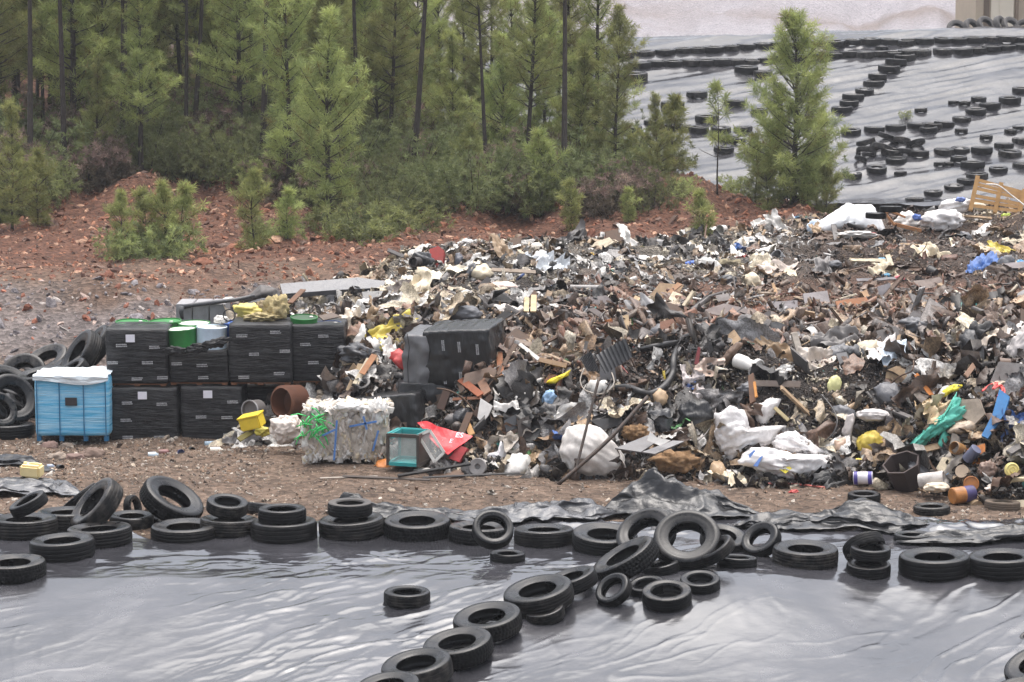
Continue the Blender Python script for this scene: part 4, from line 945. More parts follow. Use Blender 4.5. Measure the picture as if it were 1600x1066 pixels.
def wrapped(label, x0, x1, y0, y1, Y, seed, lab=None, mk=(), lm=None, dp=1.12, pal=True, mat_=None):
    a, b, t = P(x0, y1, Y), P(x1, y1, Y), P(x0, y0, Y); w = b.x - a.x; h = t.z - a.z
    r_ = empty('wrapped_pallet', ((a.x + b.x) / 2, Y + dp / 2, a.z)); ph = .05 if pal else 0
    me = cube_soft(w, dp, h - ph, seed); o = obj('plastic_wrap', me, mat_ or M_wrap, r_); o.location = (0, 0, ph + (h - ph) / 2)
    if pal:
        pm = MB(); pm.box((0, 0, .038), (w * .97, dp * .97, .018))
        for xx in (-.46, 0, .46): pm.box((xx * w * .94, 0, .015), (.1, dp * .96, .028))
        pm.build('pallet', M_wood, r_)
    if lab: MB().box((lab[0] * w / 2, -dp / 2 - .046, lab[1] * h), (.17, .004, .145)).build('paper_label', M_paper, r_)
    marks(r_, w, h, dp, mk)
    return finish(r_, label, 'wrapped pallet', lm, (x0 + x1) / 2, (y0 + y1) / 2, 'black wrapped pallets of drums')
wrapped('lower left black wrapped pallet with white paper label, right of the blue crate', 174, 277, 606, 695, 47.6, 301, (-.02, .87), [(-.5, .72), (.55, .7), (-.55, .42), (.45, .12), (-.5, .12)], 'the lower left black pallet')
wrapped('lower right black wrapped pallet with white paper label, beside the rusty litter', 284, 378, 604, 694, 47.7, 302, (-.1, .87), [(.7, .72), (-.35, .46), (.5, .45), (.55, .15)], 'the lower right black pallet')
wrapped('upper left black wrapped pallet under green drum lids, leftmost of the top tier', 167, 261, 514, 604, 47.7, 303, (-.18, .84), [(-.5, .7), (.6, .67), (-.8, .4), (.35, .40), (.0, .12), (.85, .14)], 'the upper left black pallet')
wrapped('torn open black wrapped pallet with a green drum showing through its top', 265, 357, 548, 602, 47.8, 304, None, [(.1, .55), (.15, .2), (-.75, .6)], 'the torn black pallet')
wrapped('black wrapped pallet with clear white print, third in the top tier', 359, 455, 507, 602, 47.8, 305, None, [(-.6, .80), (.5, .86), (-.2, .5), (.8, .55), (-.55, .12), (.6, .18)], 'the third black pallet')
wrapped('black wrapped pallet at the right end of the top tier, half behind tipped rags', 457, 538, 508, 600, 48.0, 306, None, [(.2, .8), (-.2, .35), (-.5, .66)], 'the right end black pallet')
wrapped('dark wrapped pallet in the shade below the third black pallet', 381, 470, 606, 688, 48.5, 307, None, [], None)
def drum(label, px, py, r, h, m_, Y, tilt=(0, 0, 1), lm=None, lid=None, tall=1):
    k = ppm(Y); c = P(px, py, Y); q = Vector(tilt).normalized().to_track_quat('Z', 'Y'); mb = MB()
    rr, hh = r / k, h / k
    mb.lathe([(0, -hh), (rr * .985, -hh), (rr, -hh + .02), (rr, -hh * .62), (rr * 1.015, -hh * .6), (rr, -hh * .58), (rr, -.03), (rr * 1.02, -.015), (rr * 1.02, .012), (rr * .97, .014), (rr * .965, -.008)], 36)
    me = mb.mesh('drum', True); me.set_sharp_from_angle(angle=R(35)); o = obj('drum', me, m_); o.location = c; o.rotation_mode = 'QUATERNION'; o.rotation_quaternion = q
    lb = MB(); lb.lathe([(rr * .965, -.006), (rr * .9, -.004), (0, -.002)], 36); obj('lid', lb.mesh('lid', True), lid or m_, o)
    bg = MB(); bg.lathe([(.035, -.002), (.035, .016), (0, .016)], 12, Matrix.Translation((rr * .55, 0, 0))); bg.build('bung', M_white, o)
    return finish(o, label, 'drum', lm, px, py, 'drums standing on the pallets')
M_lidw = mat(srgb(226, 226, 220), .35, .3, (.08, .1, .06), 5, .1, name='wet_lid')
drum('green drum with white lid sticking out of the torn black pallet', 282, 514, 24.5, 62, M_green, 48.17, (-.05, -.03, 1), 'the green drum', M_lidw)
drum('pale blue white drum beside the green drum in the torn pallet', 331, 511, 23.5, 62, M_pale, 48.18, (.03, -.03, 1), 'the pale drum', M_lidw)
for i, (px, py, Y, lab) in enumerate([(206, 503, 48.75, 'green drum lid at the back left of the upper left pallet'), (258, 502, 48.8, 'green drum lid at the back, right of the back left one'), (196, 514, 48.15, 'green edged drum lid at the front left of the upper left pallet'), (239, 511, 48.15, 'white wet drum lid at the front right of the upper left pallet'), (303, 505, 48.7, 'green drum lid behind the green drum of the torn pallet')]):
    drum(lab, px, py, 25, 26, M_green, Y, (random.uniform(-.04, .04), -.05, 1), None, M_lidw if i in (2, 3, 4) else M_green)
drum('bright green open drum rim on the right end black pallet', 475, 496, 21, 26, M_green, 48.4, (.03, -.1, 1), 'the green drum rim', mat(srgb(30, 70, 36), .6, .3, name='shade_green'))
drum('blue drum at the right end black pallet', 514, 505, 19, 20, M_blue, 48.4, (0, -.05, 1), None, M_blue)
drum('blue drum behind the pale drum, mostly hidden', 362, 504, 20, 20, M_blue, 48.6, (0, -.05, 1), None, M_blue)
txt = bpy.data.curves.new('mark', 'FONT'); txt.body = 'E'; txt.size = .11; txt.extrude = .002; txt.align_x = 'CENTER'
def text_part(body, size, m_, parent, loc, rot, name='lettering'):
    cu = bpy.data.curves.new(name, 'FONT'); cu.body = body; cu.size = size; cu.extrude = .003; cu.align_x = 'CENTER'; cu.align_y = 'CENTER'
    t_ = bpy.data.objects.new(name, cu); C.objects.link(t_); dg_ = bpy.context.evaluated_depsgraph_get(); me = bpy.data.meshes.new_from_object(t_.evaluated_get(dg_)); bpy.data.objects.remove(t_)
    o = obj(name, me, m_, parent); o.location = loc; o.rotation_euler = rot; return o
gd = [o for o in bpy.data.objects if o.get('label', '').startswith('green drum with white lid')][0]
k_ = ppm(48.17); q_ = Vector((math.sin(.15), -math.cos(.15), 0)) * (24.5 / k_ * 1.02)
text_part('E', .085, M_paper, gd, (q_.x, q_.y, -.17), (R(90), 0, .15))
# torn film edge round the drum
for i, (x, y, w_, h_) in enumerate([(275, 548, 34, 12), (308, 545, 30, 14), (338, 536, 38, 14)]):
    blob('film_scrap', f'torn black film bunched under the {"green drum" if i == 0 else "gap between drums" if i == 1 else "pale drum"}', 'film', x, y, w_, h_, Y=47.62, m=M_wrap, depth=.3, crumple=.4, fold=.3, freq=4, rot=[0, 5, 14][i])
# ---------------------------------------------------------------- blue crate under white film
a, b, t = P(56, 690, 47.2), P(170, 690, 47.2), P(56, 590, 47.2); W_, H_ = b.x - a.x, t.z - a.z
cr = tag(empty('crate', ((a.x + b.x) / 2, 47.7, a.z)), 'bright blue crate wrapped in clear film with white plastic over its top', 'crate'); LM.append((112, 640, 'the blue crate'))
M_cb = film_mat('blue_film', base=srgb(88, 176, 218), rough=.3, ior=1.45, stretch=(.7, .7, 14), scale=3, bump=.5, dust=.85, dcol=srgb(190, 222, 236), streak=1.6)
obj('box', cube_soft(W_, 1.0, H_ - .10, 331, .006, .005, 16, .005), M_cb, cr).location = (0, 0, .1 + (H_ - .1) / 2)
M_cbd = mat(srgb(44, 110, 150), .4, .2, name='blue_rib')
for xx in (-.47, -.16, .17, .47): MB().box((xx * W_, -.53, .1 + (H_ - .1) / 2), (.018, .02, H_ - .12)).build('rib', M_cbd, cr)
for xx in (-.46, -.15, .18, .46): MB().box((xx * W_, -.40, .05), (.08, .12, .10)).build('foot', M_cbd, cr)
MB().box((-.0, -.536, .76), (.22, .012, .15)).build('dark_label', mat(srgb(46, 42, 44), .6, .3, name='label'), cr)
M_clear = film_mat('white_film', base=srgb(214, 222, 226), rough=.3, ior=1.45, stretch=(1, 1, 3), scale=4, bump=.6, dust=.3, dcol=(.8, .82, .84))
g = np.linspace(-.5, .5, 44); A, Bv = np.meshgrid(g, np.linspace(0, 1, 44)); s_ = 12
# the white film covers the lid and hangs a hand's width down the front
Yv = np.where(Bv > .26, (Bv - .26) / .74 * 1.06 - .55, -.555 - .012 * ridged(A * 6, Bv * 8, 0, 4, 2)); Zv = np.where(Bv > .26, H_ + .03 + .03 * ridged(A * 4, Bv * 4, 0, 6, 3), H_ + .03 - (.26 - Bv) * (.30 + .55 * np.clip((A + .5), 0, 1) * np.maximum(0, np.sin((A + .45) * 3.3))))
obj('film_cover', mesh('film_cover', np.stack([A * W_ * 1.03, Yv, Zv], -1), gridfaces(44, 44)), M_clear, cr)
# ---------------------------------------------------------------- bales and big bags
M_bale = film_mat('bale_film', base=(.008, .008, .009), rough=.28, ior=1.5, stretch=(5, 1, 1), scale=2.5, bump=.5, dust=.15, dcol=(.13, .13, .13))
M_bale_sheen = film_mat('bale_film_sheen', base=(.075, .075, .08), rough=.3, ior=1.5, stretch=(4, 1, 1), scale=2.2, bump=.4, dust=.7, dcol=(.20, .20, .205))  # black film again, its light sheen put into a grey colour
# upper bale: end flap with painted grey sheen at left, ribbed black side running back right
c0 = P(697, 560, 46.5); bal = tag(empty('bale', c0), 'big black wrapped bale with pale grey end, jutting from the heap', 'bale'); LM.append((697, 560, 'the big wrapped bale'))
bal.rotation_euler = (R(4), R(-4), R(-14))
def ribbed(L, Dp, Hh, ribs, seed):
    me = cube_soft(L, Dp, Hh, seed, .035, .003, 30, .035)
    for v in me.vertices: 
        d = .022 * abs(math.sin(v.co.x / L * math.pi * ribs)) - .012
        v.co.y += d * (1 if v.co.y > 0 else -1); v.co.z += d * .6 * (1 if v.co.z > 0 else -1)
    return me
o = obj('wrapped_side', ribbed(1.25, 1.1, 1.06, 7, 341), M_bale, bal); o.location = (.28, .35, .02)
vs = cube_soft(.42, 1.02, 1.12, 342, .05, .003, 24, .05); o = obj('end_flap', vs, M_bale_sheen, bal); o.location = (-.52, .28, -.06); o.rotation_euler = (0, R(5), 0)
mb = MB(); mb.tube([(-.60, -.33, .55), (-.57, -.36, .3), (-.63, -.37, 0), (-.66, -.35, -.4), (-.68, -.33, -.6)], .009, 6); mb.build('strap', mat(BLACK, .5, .1), bal)
for xx, z0 in ((.02, .3), (.32, .26), (.66, .2), (.0, -.32), (.3, -.3)):
    pm = MB()
    for row in (0, 1):
        for q in range(9): pm.box((xx + row * .03, -.24 - .005, z0 + q * .022 - .1), (.02, .006, .015))
    pm.build('printed_mark', M_print, bal)
# lower bale
c0 = P(606, 640, 46.2); b2 = tag(empty('bale', c0), 'lower black wrapped bale lying under the big one behind the white bale', 'bale'); b2.rotation_euler = (0, R(-8), R(-20)); LM.append((600, 632, 'the lower black bale'))
o = obj('wrapped_side', ribbed(1.3, 1.1, .85, 8, 344), M_bale, b2); o.location = (0, .3, -.15)
o = obj('end_flap', cube_soft(.3, 1.0, .78, 345, .03, 0, 12, .05), M_bale_sheen, b2); o.location = (-.62, .25, -.16)
bl3 = tag(obj('bale', ribbed(1.5, 1.3, 1.2, 6, 346), M_bale), 'dark bale in shade below the big wrapped bale', 'bale'); bl3.location = P(690, 640, 47.0)
# white pressed bale: folded films on edge, blue bands
c0 = P(543, 672, 45.3); wb = tag(empty('bale', c0), 'white bale of pressed plastic film tied with blue bands, on the gravel', 'bale'); LM.append((543, 672, 'the white bale'))
bw = 128 / ppm(45.3); bh = 80 / ppm(45.3)
core = cube_soft(bw * .9, .9, bh * .9, 351, .05, 0, 24, .06); obj('core', core, mat(srgb(190, 180, 168), .6, .5, name='film_core'), wb)
rg_ = np.random.default_rng(351); Vb, Fb, Cb = [], [], []
for i in range(520):                         # leaves of pressed film standing on edge, folded every way
    fc = rg_.choice(['f', 't', 'l', 'r'], p=[.56, .2, .12, .12]); a_, b_ = rg_.uniform(-.5, .5, 2)
    pos_ = {'f': (a_ * bw, -.46, b_ * bh), 't': (a_ * bw, b_ * .95, .46 * bh), 'l': (-.46 * bw, a_ * .95, b_ * bh), 'r': (.46 * bw, a_ * .95, b_ * bh)}[fc]; nn_ = np.array({'f': (0, -1, 0), 't': (0, -.3, 1), 'l': (-1, 0, 0), 'r': (1, 0, 0)}[fc], float)
    g_ = np.linspace(-.5, .5, 6); A_, B_ = np.meshgrid(g_, g_); L_ = rg_.uniform(.14, .40); Wd_ = rg_.uniform(.05, .16)
    up_ = np.array([rg_.normal() * .35, rg_.normal() * .2, 1.0]) if fc != 't' else np.array([rg_.normal(), .6, .1]); up_ -= nn_ * (up_ @ nn_); up_ /= np.linalg.norm(up_); sd2 = np.cross(nn_, up_)
    z_ = .05 * np.cos(A_ * 3.1) + .03 * fbm(A_ * 3, B_ * 3, i * 1.7, 3, 2) + .02 * rg_.random()
    V_ = np.array(pos_) + (A_ * Wd_)[..., None] * sd2 + (B_ * L_ * (1 if fc == 't' else min(1, 1.6 * (.55 - abs(b_)) + .25)) + .02 * np.sin(A_ * 4 + i))[..., None] * up_ + z_[..., None] * nn_ * .8 + (A_ * rg_.normal() * .05)[..., None] * nn_
    Vb.append(V_.reshape(-1, 3)); Fb.append(gridfaces(6, 6) + 36 * i); c_ = np.array([WHITE, WHITE, CREAM, DIRTY, srgb(206, 196, 186), srgb(190, 178, 164)][rg_.integers(6)]) * rg_.uniform(.75, 1.05); Cb.append(np.tile(c_, (36, 1)))
obj('pressed_film', mesh('pressed_film', np.concatenate(Vb), np.concatenate(Fb), True, np.concatenate(Cb)), attr_mat('pressed_film', .4, .2, 20, .5, .2, .25), wb)
for (x0, z0, x1, z1) in [(-.14, -.48, -.10, .30), (.33, -.30, .40, .1), (.05, .18, .38, .28), (-.28, .0, -.12, .12), (.22, .38, .26, .12)]:
    mb = MB(); mb.bar((x0 * bw, -.60, z0 * bh), (x1 * bw, -.60, z1 * bh), .035, .012, (0, -1, 0)); mb.build('band', mat(srgb(84, 128, 190), .5, .2, name='blue_band'), wb)
for i, (x, y, w_, h_) in enumerate([(592, 644, 26, 40), (548, 637, 50, 16)]):
    blob('loose_fold', None, None, x, y, w_, h_, WHITE if i < 3 else DIRTY, Y=44.85, depth=.35, crumple=.3, fold=.3, freq=3.5, parent=wb, pull=80, dirt=.25)
M_net = mat(srgb(70, 205, 110), .5, .05, name='green_net')
mb = MB(); rr = random.Random(4)
for k in range(34):
    x, z = rr.uniform(-.55, -.22) * bw, rr.uniform(-.05, .45) * bh; p0 = Vector((x, -.52 + rr.uniform(-.1, .05), z)); d = Vector((rr.uniform(-.3, .25), rr.uniform(-.08, .06), rr.uniform(-.25, .2)))
    mb.tube([p0, p0 + d * .5 + Vector((0, -.04, .04)), p0 + d], .011, 5)
ng = mb.build('net', M_net, None, True); ng.location = c0; tag(ng, 'tangle of bright green plastic netting on the left of the white bale', 'net'); LM.append((485, 650, 'the green netting'))
M_bulk = mat(srgb(214, 208, 202), .6, .5, (.10, .085, .07), 3.2, .35, name='woven_bag'); M_bulk2 = mat(srgb(224, 220, 218), .55, .35, (.14, .12, .10), 4.5, .45, name='woven_bag_clean')
M_str = mat(srgb(70, 108, 170), .6, .2, name='blue_stripe'); M_yel = mat(srgb(222, 206, 60), .5, .1, name='yellow_label'); M_blk = mat(BLACK, .6, .1, name='black_ink')
BG = 'white bulk bags'
ba = blob('bulk_bag', 'grimy white bulk bag slumped behind the crossed steel rods', 'bulk bag', 0, 0, out=[(885, 667), (915, 660), (938, 666), (960, 690), (978, 712), (980, 738), (955, 747), (910, 749), (882, 738), (873, 705)], m=M_bulk, depth=.7, crumple=.07, fold=.10, freq=1.6, pull=-40, hi=True, lm='the grimy bulk bag', fwd=.5)
bb = blob('bulk_bag', 'folded white bulk bag sagging over, below the dark grey bag', 'bulk bag', 0, 0, out=[(1119, 650), (1140, 636), (1162, 642), (1170, 668), (1222, 664), (1212, 688), (1165, 712), (1140, 720), (1124, 706), (1117, 680)], m=M_bulk2, depth=.6, crumple=.10, fold=.22, freq=2.6, hi=True, lm='the folded bulk bag', pull=20, fwd=.5)
blob('bulk_bag', 'neck of a white bulk bag tied with cord, above the folded one', 'bulk bag', 0, 0, out=[(1180, 634), (1204, 620), (1219, 624), (1207, 650), (1192, 664), (1180, 656)], m=M_bulk2, depth=.7, fold=.08, lm=None, fwd=.9)
blob('bulk_bag', 'white crumpled bag lying just above the bag with the yellow label', 'bulk bag', 0, 0, out=[(1204, 690), (1220, 677), (1241, 673), (1264, 689), (1284, 704), (1284, 714), (1243, 709), (1213, 704)], m=M_bulk2, depth=.5, crumple=.12, fold=.22, freq=3.5, hi=True, pull=-25, fwd=.7)
bd_ = blob('bulk_bag', 'white bulk bag with blue stripes and yellow label lying on the ground', 'bulk bag', 0, 0, out=[(1148, 722), (1172, 704), (1192, 698), (1236, 708), (1288, 710), (1297, 728), (1282, 745), (1236, 751), (1190, 740), (1168, 728)], m=M_bulk2, depth=.5, crumple=.10, fold=.2, freq=3.5, hi=True, lm='the yellow labelled bag', pull=-12, fwd=.7)
Yb_ = bd_.location.y - .38
bpy.context.view_layer.update()
slab('blue_stripe', None, None, [(1187, 716), (1193, 712), (1184, 730), (1177, 729)], m=M_str, Y=Yb_ + .03, n=(-.2, -.8, .55), parent=bd_, thick=.006, lift=.02)
slab('blue_stripe', None, None, [(1170, 712), (1178, 704), (1181, 705), (1172, 717)], m=M_str, Y=Yb_ + .12, n=(-.3, -.8, .55), parent=bd_, thick=.006, lift=.02)
yl = slab('yellow_label', None, None, [(1215, 733), (1226, 725), (1237, 733), (1227, 741)], m=M_yel, Y=Yb_ + .02, n=(0, -.85, .5), parent=bd_, thick=.006, lift=.03)
lt_ = text_part('R', .12, M_blk, yl, (0, -.008, 0), (R(60), 0, .1))
blob('bulk_bag', 'great white sheet bag humped on the crest left of the broken stool', 'bulk bag', 0, 0, out=[(1265, 360), (1279, 346), (1300, 332), (1321, 319), (1357, 322), (1373, 344), (1383, 367), (1347, 362), (1318, 352), (1300, 370), (1271, 370)], m=mat(srgb(232, 232, 232), .5, .08, name='clean_sheet'), depth=.6, crumple=.08, fold=.10, freq=1.8, hi=True, lm='the great white crest bag', Y=65.6, pull=60)
blob('bulk_bag', 'white bag with a blue tie just left of the leaning pallet', 'bulk bag', 1492, 322, 50, 24, m=M_bulk2, depth=.8, Y=66.6, rot=8)
blob('bulk_bag', 'white bags slumped in a low pile right of the broken stool', 'bulk bag', 1473, 345, 66, 32, m=M_bulk2, depth=.6, Y=65.6, crumple=.25, fold=.2, lm='the white slumped bags')
blob('plastic_bag', 'small white bag between the broken stool and the slumped bags', 'plastic bag', 1420, 346, 42, 26, WHITE, depth=.6, Y=65.9, crumple=.3, fold=.2)
blob('plastic_bag', 'blue scrap tied on the white bag by the leaning pallet', 'plastic bag', 1500, 312, 15, 8, srgb(96, 118, 176), depth=.5, Y=66.1, crumple=.3)
blob('plastic_bag', 'blue plastic scrap in front of the slumped white bags', 'plastic bag', 1432, 340, 14, 10, srgb(80, 110, 180), depth=.5, Y=65.2, crumple=.3)
blob('cloth', 'white cloth lying flat in front of the great white crest bag', 'cloth', 1338, 368, 60, 12, WHITE, depth=.8, crumple=.25, fold=.2)
blob('plastic_bag', 'pale blue white bag at the left toe of the great white crest bag', 'plastic bag', 1272, 356, 22, 22, srgb(200, 216, 234), depth=.7, Y=65.4, crumple=.3)
# ---------------------------------------------------------------- standing pallet and stool on the crest
M_plw = mat(srgb(190, 148, 96), .75, .3, srgb(120, 84, 54), 3, .3, name='new_pine')
c, n, cs, cx, cy = plane_pts([(1524, 277), (1604, 300), (1596, 336), (1513, 328)], 66.2, n=(-.12, -1, .22)); tl, tr_, br, bl_ = [p - c for p in cs]
pal = tag(empty('pallet', c), 'pale wooden pallet leaning on edge at the right end of the crest', 'pallet'); LM.append((1556, 306, 'the leaning pallet'))
for t in (.06, .19, .32, .55, .69, .86):
    mb = MB(); mb.bar(tl.lerp(bl_, t), tr_.lerp(br, t), .082, .022, n); mb.build('slat', M_plw, pal)
for s_ in (.04, .5, .95):
    mb = MB(); mb.bar(tl.lerp(tr_, s_) - n * .055 + (tl - bl_) * .05, bl_.lerp(br, s_) - n * .055 - (tl - bl_) * .03, .10, .085, n); mb.build('stringer', M_plw, pal)
    mb = MB(); mb.bar(tl.lerp(tr_, s_) + n * .03 + (tl - bl_) * .06, bl_.lerp(br, s_) + n * .03, .11, .022, n); mb.build('cross_board', M_plw, pal)
hose('rope', 'thin white cord slung from the leaning pallet', 'rope', [(1541, 288, 66), (1560, 290, 65.9), (1580, 305, 65.9), (1602, 322, 65.8)], 2.2, WHITE, 0)
M_ply = mat(srgb(166, 116, 74), .6, .3, name='stool_wood')
st = tag(empty('stool', P(1412, 345, 65.4)), 'broken brown wooden stool lying on the crest between white bags', 'stool'); LM.append((1412, 345, 'the broken stool'))
g3 = lambda x, y, Y=65.4: P(x, y, Y) - P(1412, 345, 65.4)
for nm, pts in (('leg', [(1383, 337), (1392, 325)]), ('leg', [(1383, 333), (1398, 352)]), ('leg', [(1392, 330), (1415, 340)]), ('seat', [(1396, 350), (1440, 361)])):
    mb = MB(); mb.bar(g3(*pts[0]), g3(*pts[1], 65.3), .11 if nm == 'seat' else .07, .05 if nm == 'leg' else .09); mb.build(nm, M_ply, st, bevel=.006)
# ---------------------------------------------------------------- glass cabinet
M_teal = mat(srgb(46, 150, 150), .5, .25, name='teal_paint'); M_dkf = mat(srgb(70, 62, 56), .6, .4, name='dirty_frame'); M_zinc = mat(srgb(188, 186, 180), .45, .25, name='zinc')
M_glass = bpy.data.materials.new('dirty_glass'); M_glass.use_nodes = True; gb = M_glass.node_tree.nodes['Principled BSDF']; gb.inputs['Base Color'].default_value = (.62, .64, .62, 1); gb.inputs['Roughness'].default_value = .3; gb.inputs['Alpha'].default_value = .22
c0 = P(638, 728, 44.2); gc = tag(empty('cabinet', c0), 'teal and grey glass sided cabinet with open top on the gravel', 'cabinet'); LM.append((640, 698, 'the teal cabinet')); gc.rotation_euler = (0, 0, R(-17))
w_, d_, h_ = .56, .62, .56; t_ = .05; gc.location = c0 + Vector((.0, .28, 0))
for x in (-1, 1):
    for y in (-1, 1): MB().box((x * w_ / 2, y * d_ / 2, h_ / 2), (t_, t_, h_)).build('corner_post', M_dkf if y < 0 or x > 0 else M_teal, gc)
for z, nm in ((.03, 'bottom_rail'), (h_ - .02, 'top_rail')):
    for y in (-1, 1): MB().box((0, y * (d_ / 2 + .003), z), (w_ - t_, t_, .06)).build(nm, M_teal if z < .1 or y > 0 else M_dkf, gc)
    for x in (-1, 1): MB().box((x * (w_ / 2 + .003), 0, z), (t_, d_ - t_, .06)).build(nm, M_teal if x < 0 else M_dkf, gc)
MB().box((0, 0, .012), (w_ - .05, d_ - .05, .02)).build('floor_panel', M_teal, gc)
MB().box((0, -d_ / 2, h_ / 2), (w_ - .06, .008, h_ - .13)).build('glass_pane', M_glass, gc)
MB().box((0, d_ / 2 - .005, h_ / 2), (w_ - .06, .008, h_ - .13)).build('back_panel', mat(srgb(168, 166, 158), .6, .45, name='back_panel'), gc)
MB().box((-w_ / 2, 0, h_ / 2), (.008, d_ - .06, h_ - .13)).build('glass_pane', M_glass, gc)
MB().box((w_ / 2 + .006, 0, h_ / 2), (.012, d_ - .05, h_ - .12)).build('side_panel', mat(srgb(88, 76, 66), .7, .4, name='side_panel'), gc)
for x in (-1, 1): MB().box((x * (w_ / 2 - .045), 0, h_ - .05), (.03, d_ - .08, .10)).build('inner_rim', M_teal, gc)
MB().box((0, d_ / 2 - .045, h_ - .05), (w_ - .12, .03, .10)).build('inner_rim', M_teal, gc)
dr = empty('glass_door', P(674, 698, 44.1)); tag(dr, 'zinc framed glass door leaning against the right side of the teal cabinet', 'door')
c, n, cs, cx, cy = plane_pts([(654, 681), (672, 673), (694, 707), (679, 722)], 44.15, n=(-.25, -.9, .3)); q = [p - dr.location for p in cs]
for i in range(4): mb = MB(); mb.bar(q[i], q[(i + 1) % 4], .045, .03, n); mb.build('frame', M_zinc, dr)
mb = MB(); mb.add([q[0], q[1], q[2], q[3]] + [p - n * .006 for p in q], [(0, 1, 2, 3), (7, 6, 5, 4)]); mb.build('pane', M_glass, dr)
M_red = film_mat('red_sheet', base=srgb(200, 40, 48), rough=.35, ior=1.45, stretch=(1, 1, 1), scale=3, bump=.3, dust=.25, dcol=srgb(226, 110, 112))
rs = slab('banner', 'red plastic banner with white lettering spread behind the teal cabinet', 'banner', [(652, 664), (668, 664), (705, 674), (739, 684), (722, 700), (700, 712), (684, 700)], m=M_red, Y=44.6, n=(-.05, -.62, .78), thick=.012, warp=.06, lm='the red banner')
for body, x, y, sz in (('ES', 718, 684, .16), ('E', 705, 693, .13)):
    p_ = P(x, y, 44.55) ; text_part(body, sz, M_paper, rs, p_ - rs.location + Vector((0, -.05, .05)), (R(40), 0, R(-20)))
# ---------------------------------------------------------------- single things one can point at on the heap
M_dbag = film_mat('dark_bag', base=(.03, .03, .033), rough=.3, ior=1.5, scale=4, bump=.4, dust=.5, dcol=(.2, .2, .21))
M_gbag = film_mat('grey_bag', base=(.10, .10, .108), rough=.35, ior=1.5, scale=4, bump=.4, dust=.7, dcol=(.2, .2, .21))
M_foam = mat(srgb(176, 160, 118), .95, .55, srgb(96, 82, 58), 16, 1.0, name='foam')
M_foamb = mat(srgb(138, 108, 76), .95, .55, srgb(70, 54, 42), 14, 1.0, name='brown_foam')
M_ply2 = mat(srgb(150, 130, 116), .8, .45, srgb(84, 70, 60), 3, .3, name='grey_board'); M_tar = mat(srgb(120, 114, 114), .7, .4, srgb(74, 68, 66), 3, .3, name='felt_board')
M_rope = mat(srgb(150, 146, 138), .8, .3, name='cord'); M_steel = mat(srgb(66, 60, 56), .55, .5, srgb(96, 66, 46), 12, .3, metal=.2, name='rusty_steel')
M_dsheet = film_mat('corrugated_black', base=(.02, .02, .022), rough=.35, ior=1.5, scale=4, bump=.2, dust=.35)
bl = blob; sl = slab; pk = plank
# left end, over the black pallets
bl('plastic_bag', 'yellow plastic bag behind the small black ring on the pallets', 'plastic bag', 387, 486, 42, 24, srgb(222, 204, 110), depth=.8, Y=49.2, crumple=.25, lm='the yellow pallet bag')
bl('foam_pad', 'tall lump of yellowish shredded foam on the third black pallet', 'foam', 432, 483, 38, 40, m=M_foam, depth=.8, Y=48.7, crumple=.35, fold=.3, freq=4, lm='the shredded foam')
bl('foam_pad', 'low heap of yellowish foam left of the tall foam lump', 'foam', 410, 497, 52, 16, m=M_foam, depth=.8, Y=48.5, crumple=.35, fold=.3, freq=4)
bl('foam_pad', 'darker foam lump between the yellow bag and the tall foam lump', 'foam', 413, 481, 26, 22, m=mat(srgb(140, 126, 100), .95, .5, name='old_foam'), depth=.8, Y=49.3, crumple=.3, fold=.3, freq=4)
vessel('ring', 'small thin black ring standing upright on the pallets', 'ring', 358, 493, [(8.2, -1.5), (10, -1.5), (10, 1.5), (8.2, 1.5), (8.2, -1.5)], (.15, -.95, .2), BLACK, Y=48.2, fwd=0)
bl('plastic_bag', 'white frothy plastic in front of the small black ring', 'plastic bag', 346, 500, 24, 13, WHITE, depth=.8, Y=48.4, crumple=.3, fold=.2)
bl('tarpaulin', 'dark grey tarpaulin humped behind the foam on the pallets', 'tarpaulin', 0, 0, out=[(374, 472), (392, 460), (409, 444), (420, 447), (437, 452), (443, 470), (420, 468), (400, 474)], m=mat(srgb(84, 80, 78), .6, .3, name='tarp'), depth=.8, Y=51.0, crumple=.08, fold=.10, freq=2, pull=35, lm='the tarpaulin hump')
bl('tarpaulin', 'black plastic rolled low in front of the tarpaulin hump', 'tarpaulin', 415, 474, 74, 15, m=M_dbag, depth=.5, Y=50.4, crumple=.2, fold=.25, rot=6)
c_ = tag(empty('crate', P(318, 500, 50.5)), 'grey panelled crate with black film edge behind the drums', 'crate'); LM.append((318, 486, 'the grey crate')); k = ppm(50.5)
for i in range(3): MB().box(((i - 1) * .33, 0, .16), (.31, .9, .42)).build('panel', mat(srgb(150, 148, 150), .5, .25, name='grey_panel'), c_, bevel=.01)
mb = MB(); mb.tube([P(284, 480, 50.0) - c_.location, P(300, 477, 49.95) - c_.location, P(330, 473, 50) - c_.location, P(366, 469, 50) - c_.location, P(398, 462, 50) - c_.location], [.05, .04, .045, .04, .03], 8); mb.build('film_edge', M_dbag, c_, True)
mb = MB(); mb.tube([P(284, 479, 49.9) - c_.location, P(283, 488, 49.9) - c_.location, P(285, 499, 49.9) - c_.location], [.05, .045, .03], 8); mb.build('film_tail', M_dbag, c_, True)
sl('board', 'long pale grey wrapped panel lying behind the rags left of the heap', 'panel', [(438, 450), (560, 440), (602, 446), (600, 456), (520, 460), (442, 466)], m=M_gbag, thick=.12, Y=53.5, n=(0, -.5, .85), lm='the long pale panel')
sl('board', 'dark wrapped panel below the right end of the long pale panel', 'panel', [(566, 462), (612, 460), (610, 476), (568, 476)], m=M_dbag, thick=.1, Y=52.2, n=(0, -.5, .85))
pk('plank', 'brown board propped slantwise right of the shredded foam', 'board', (453, 478), (474, 457), 9, srgb(112, 78, 54), Ya=49.2, Yb=50.2)
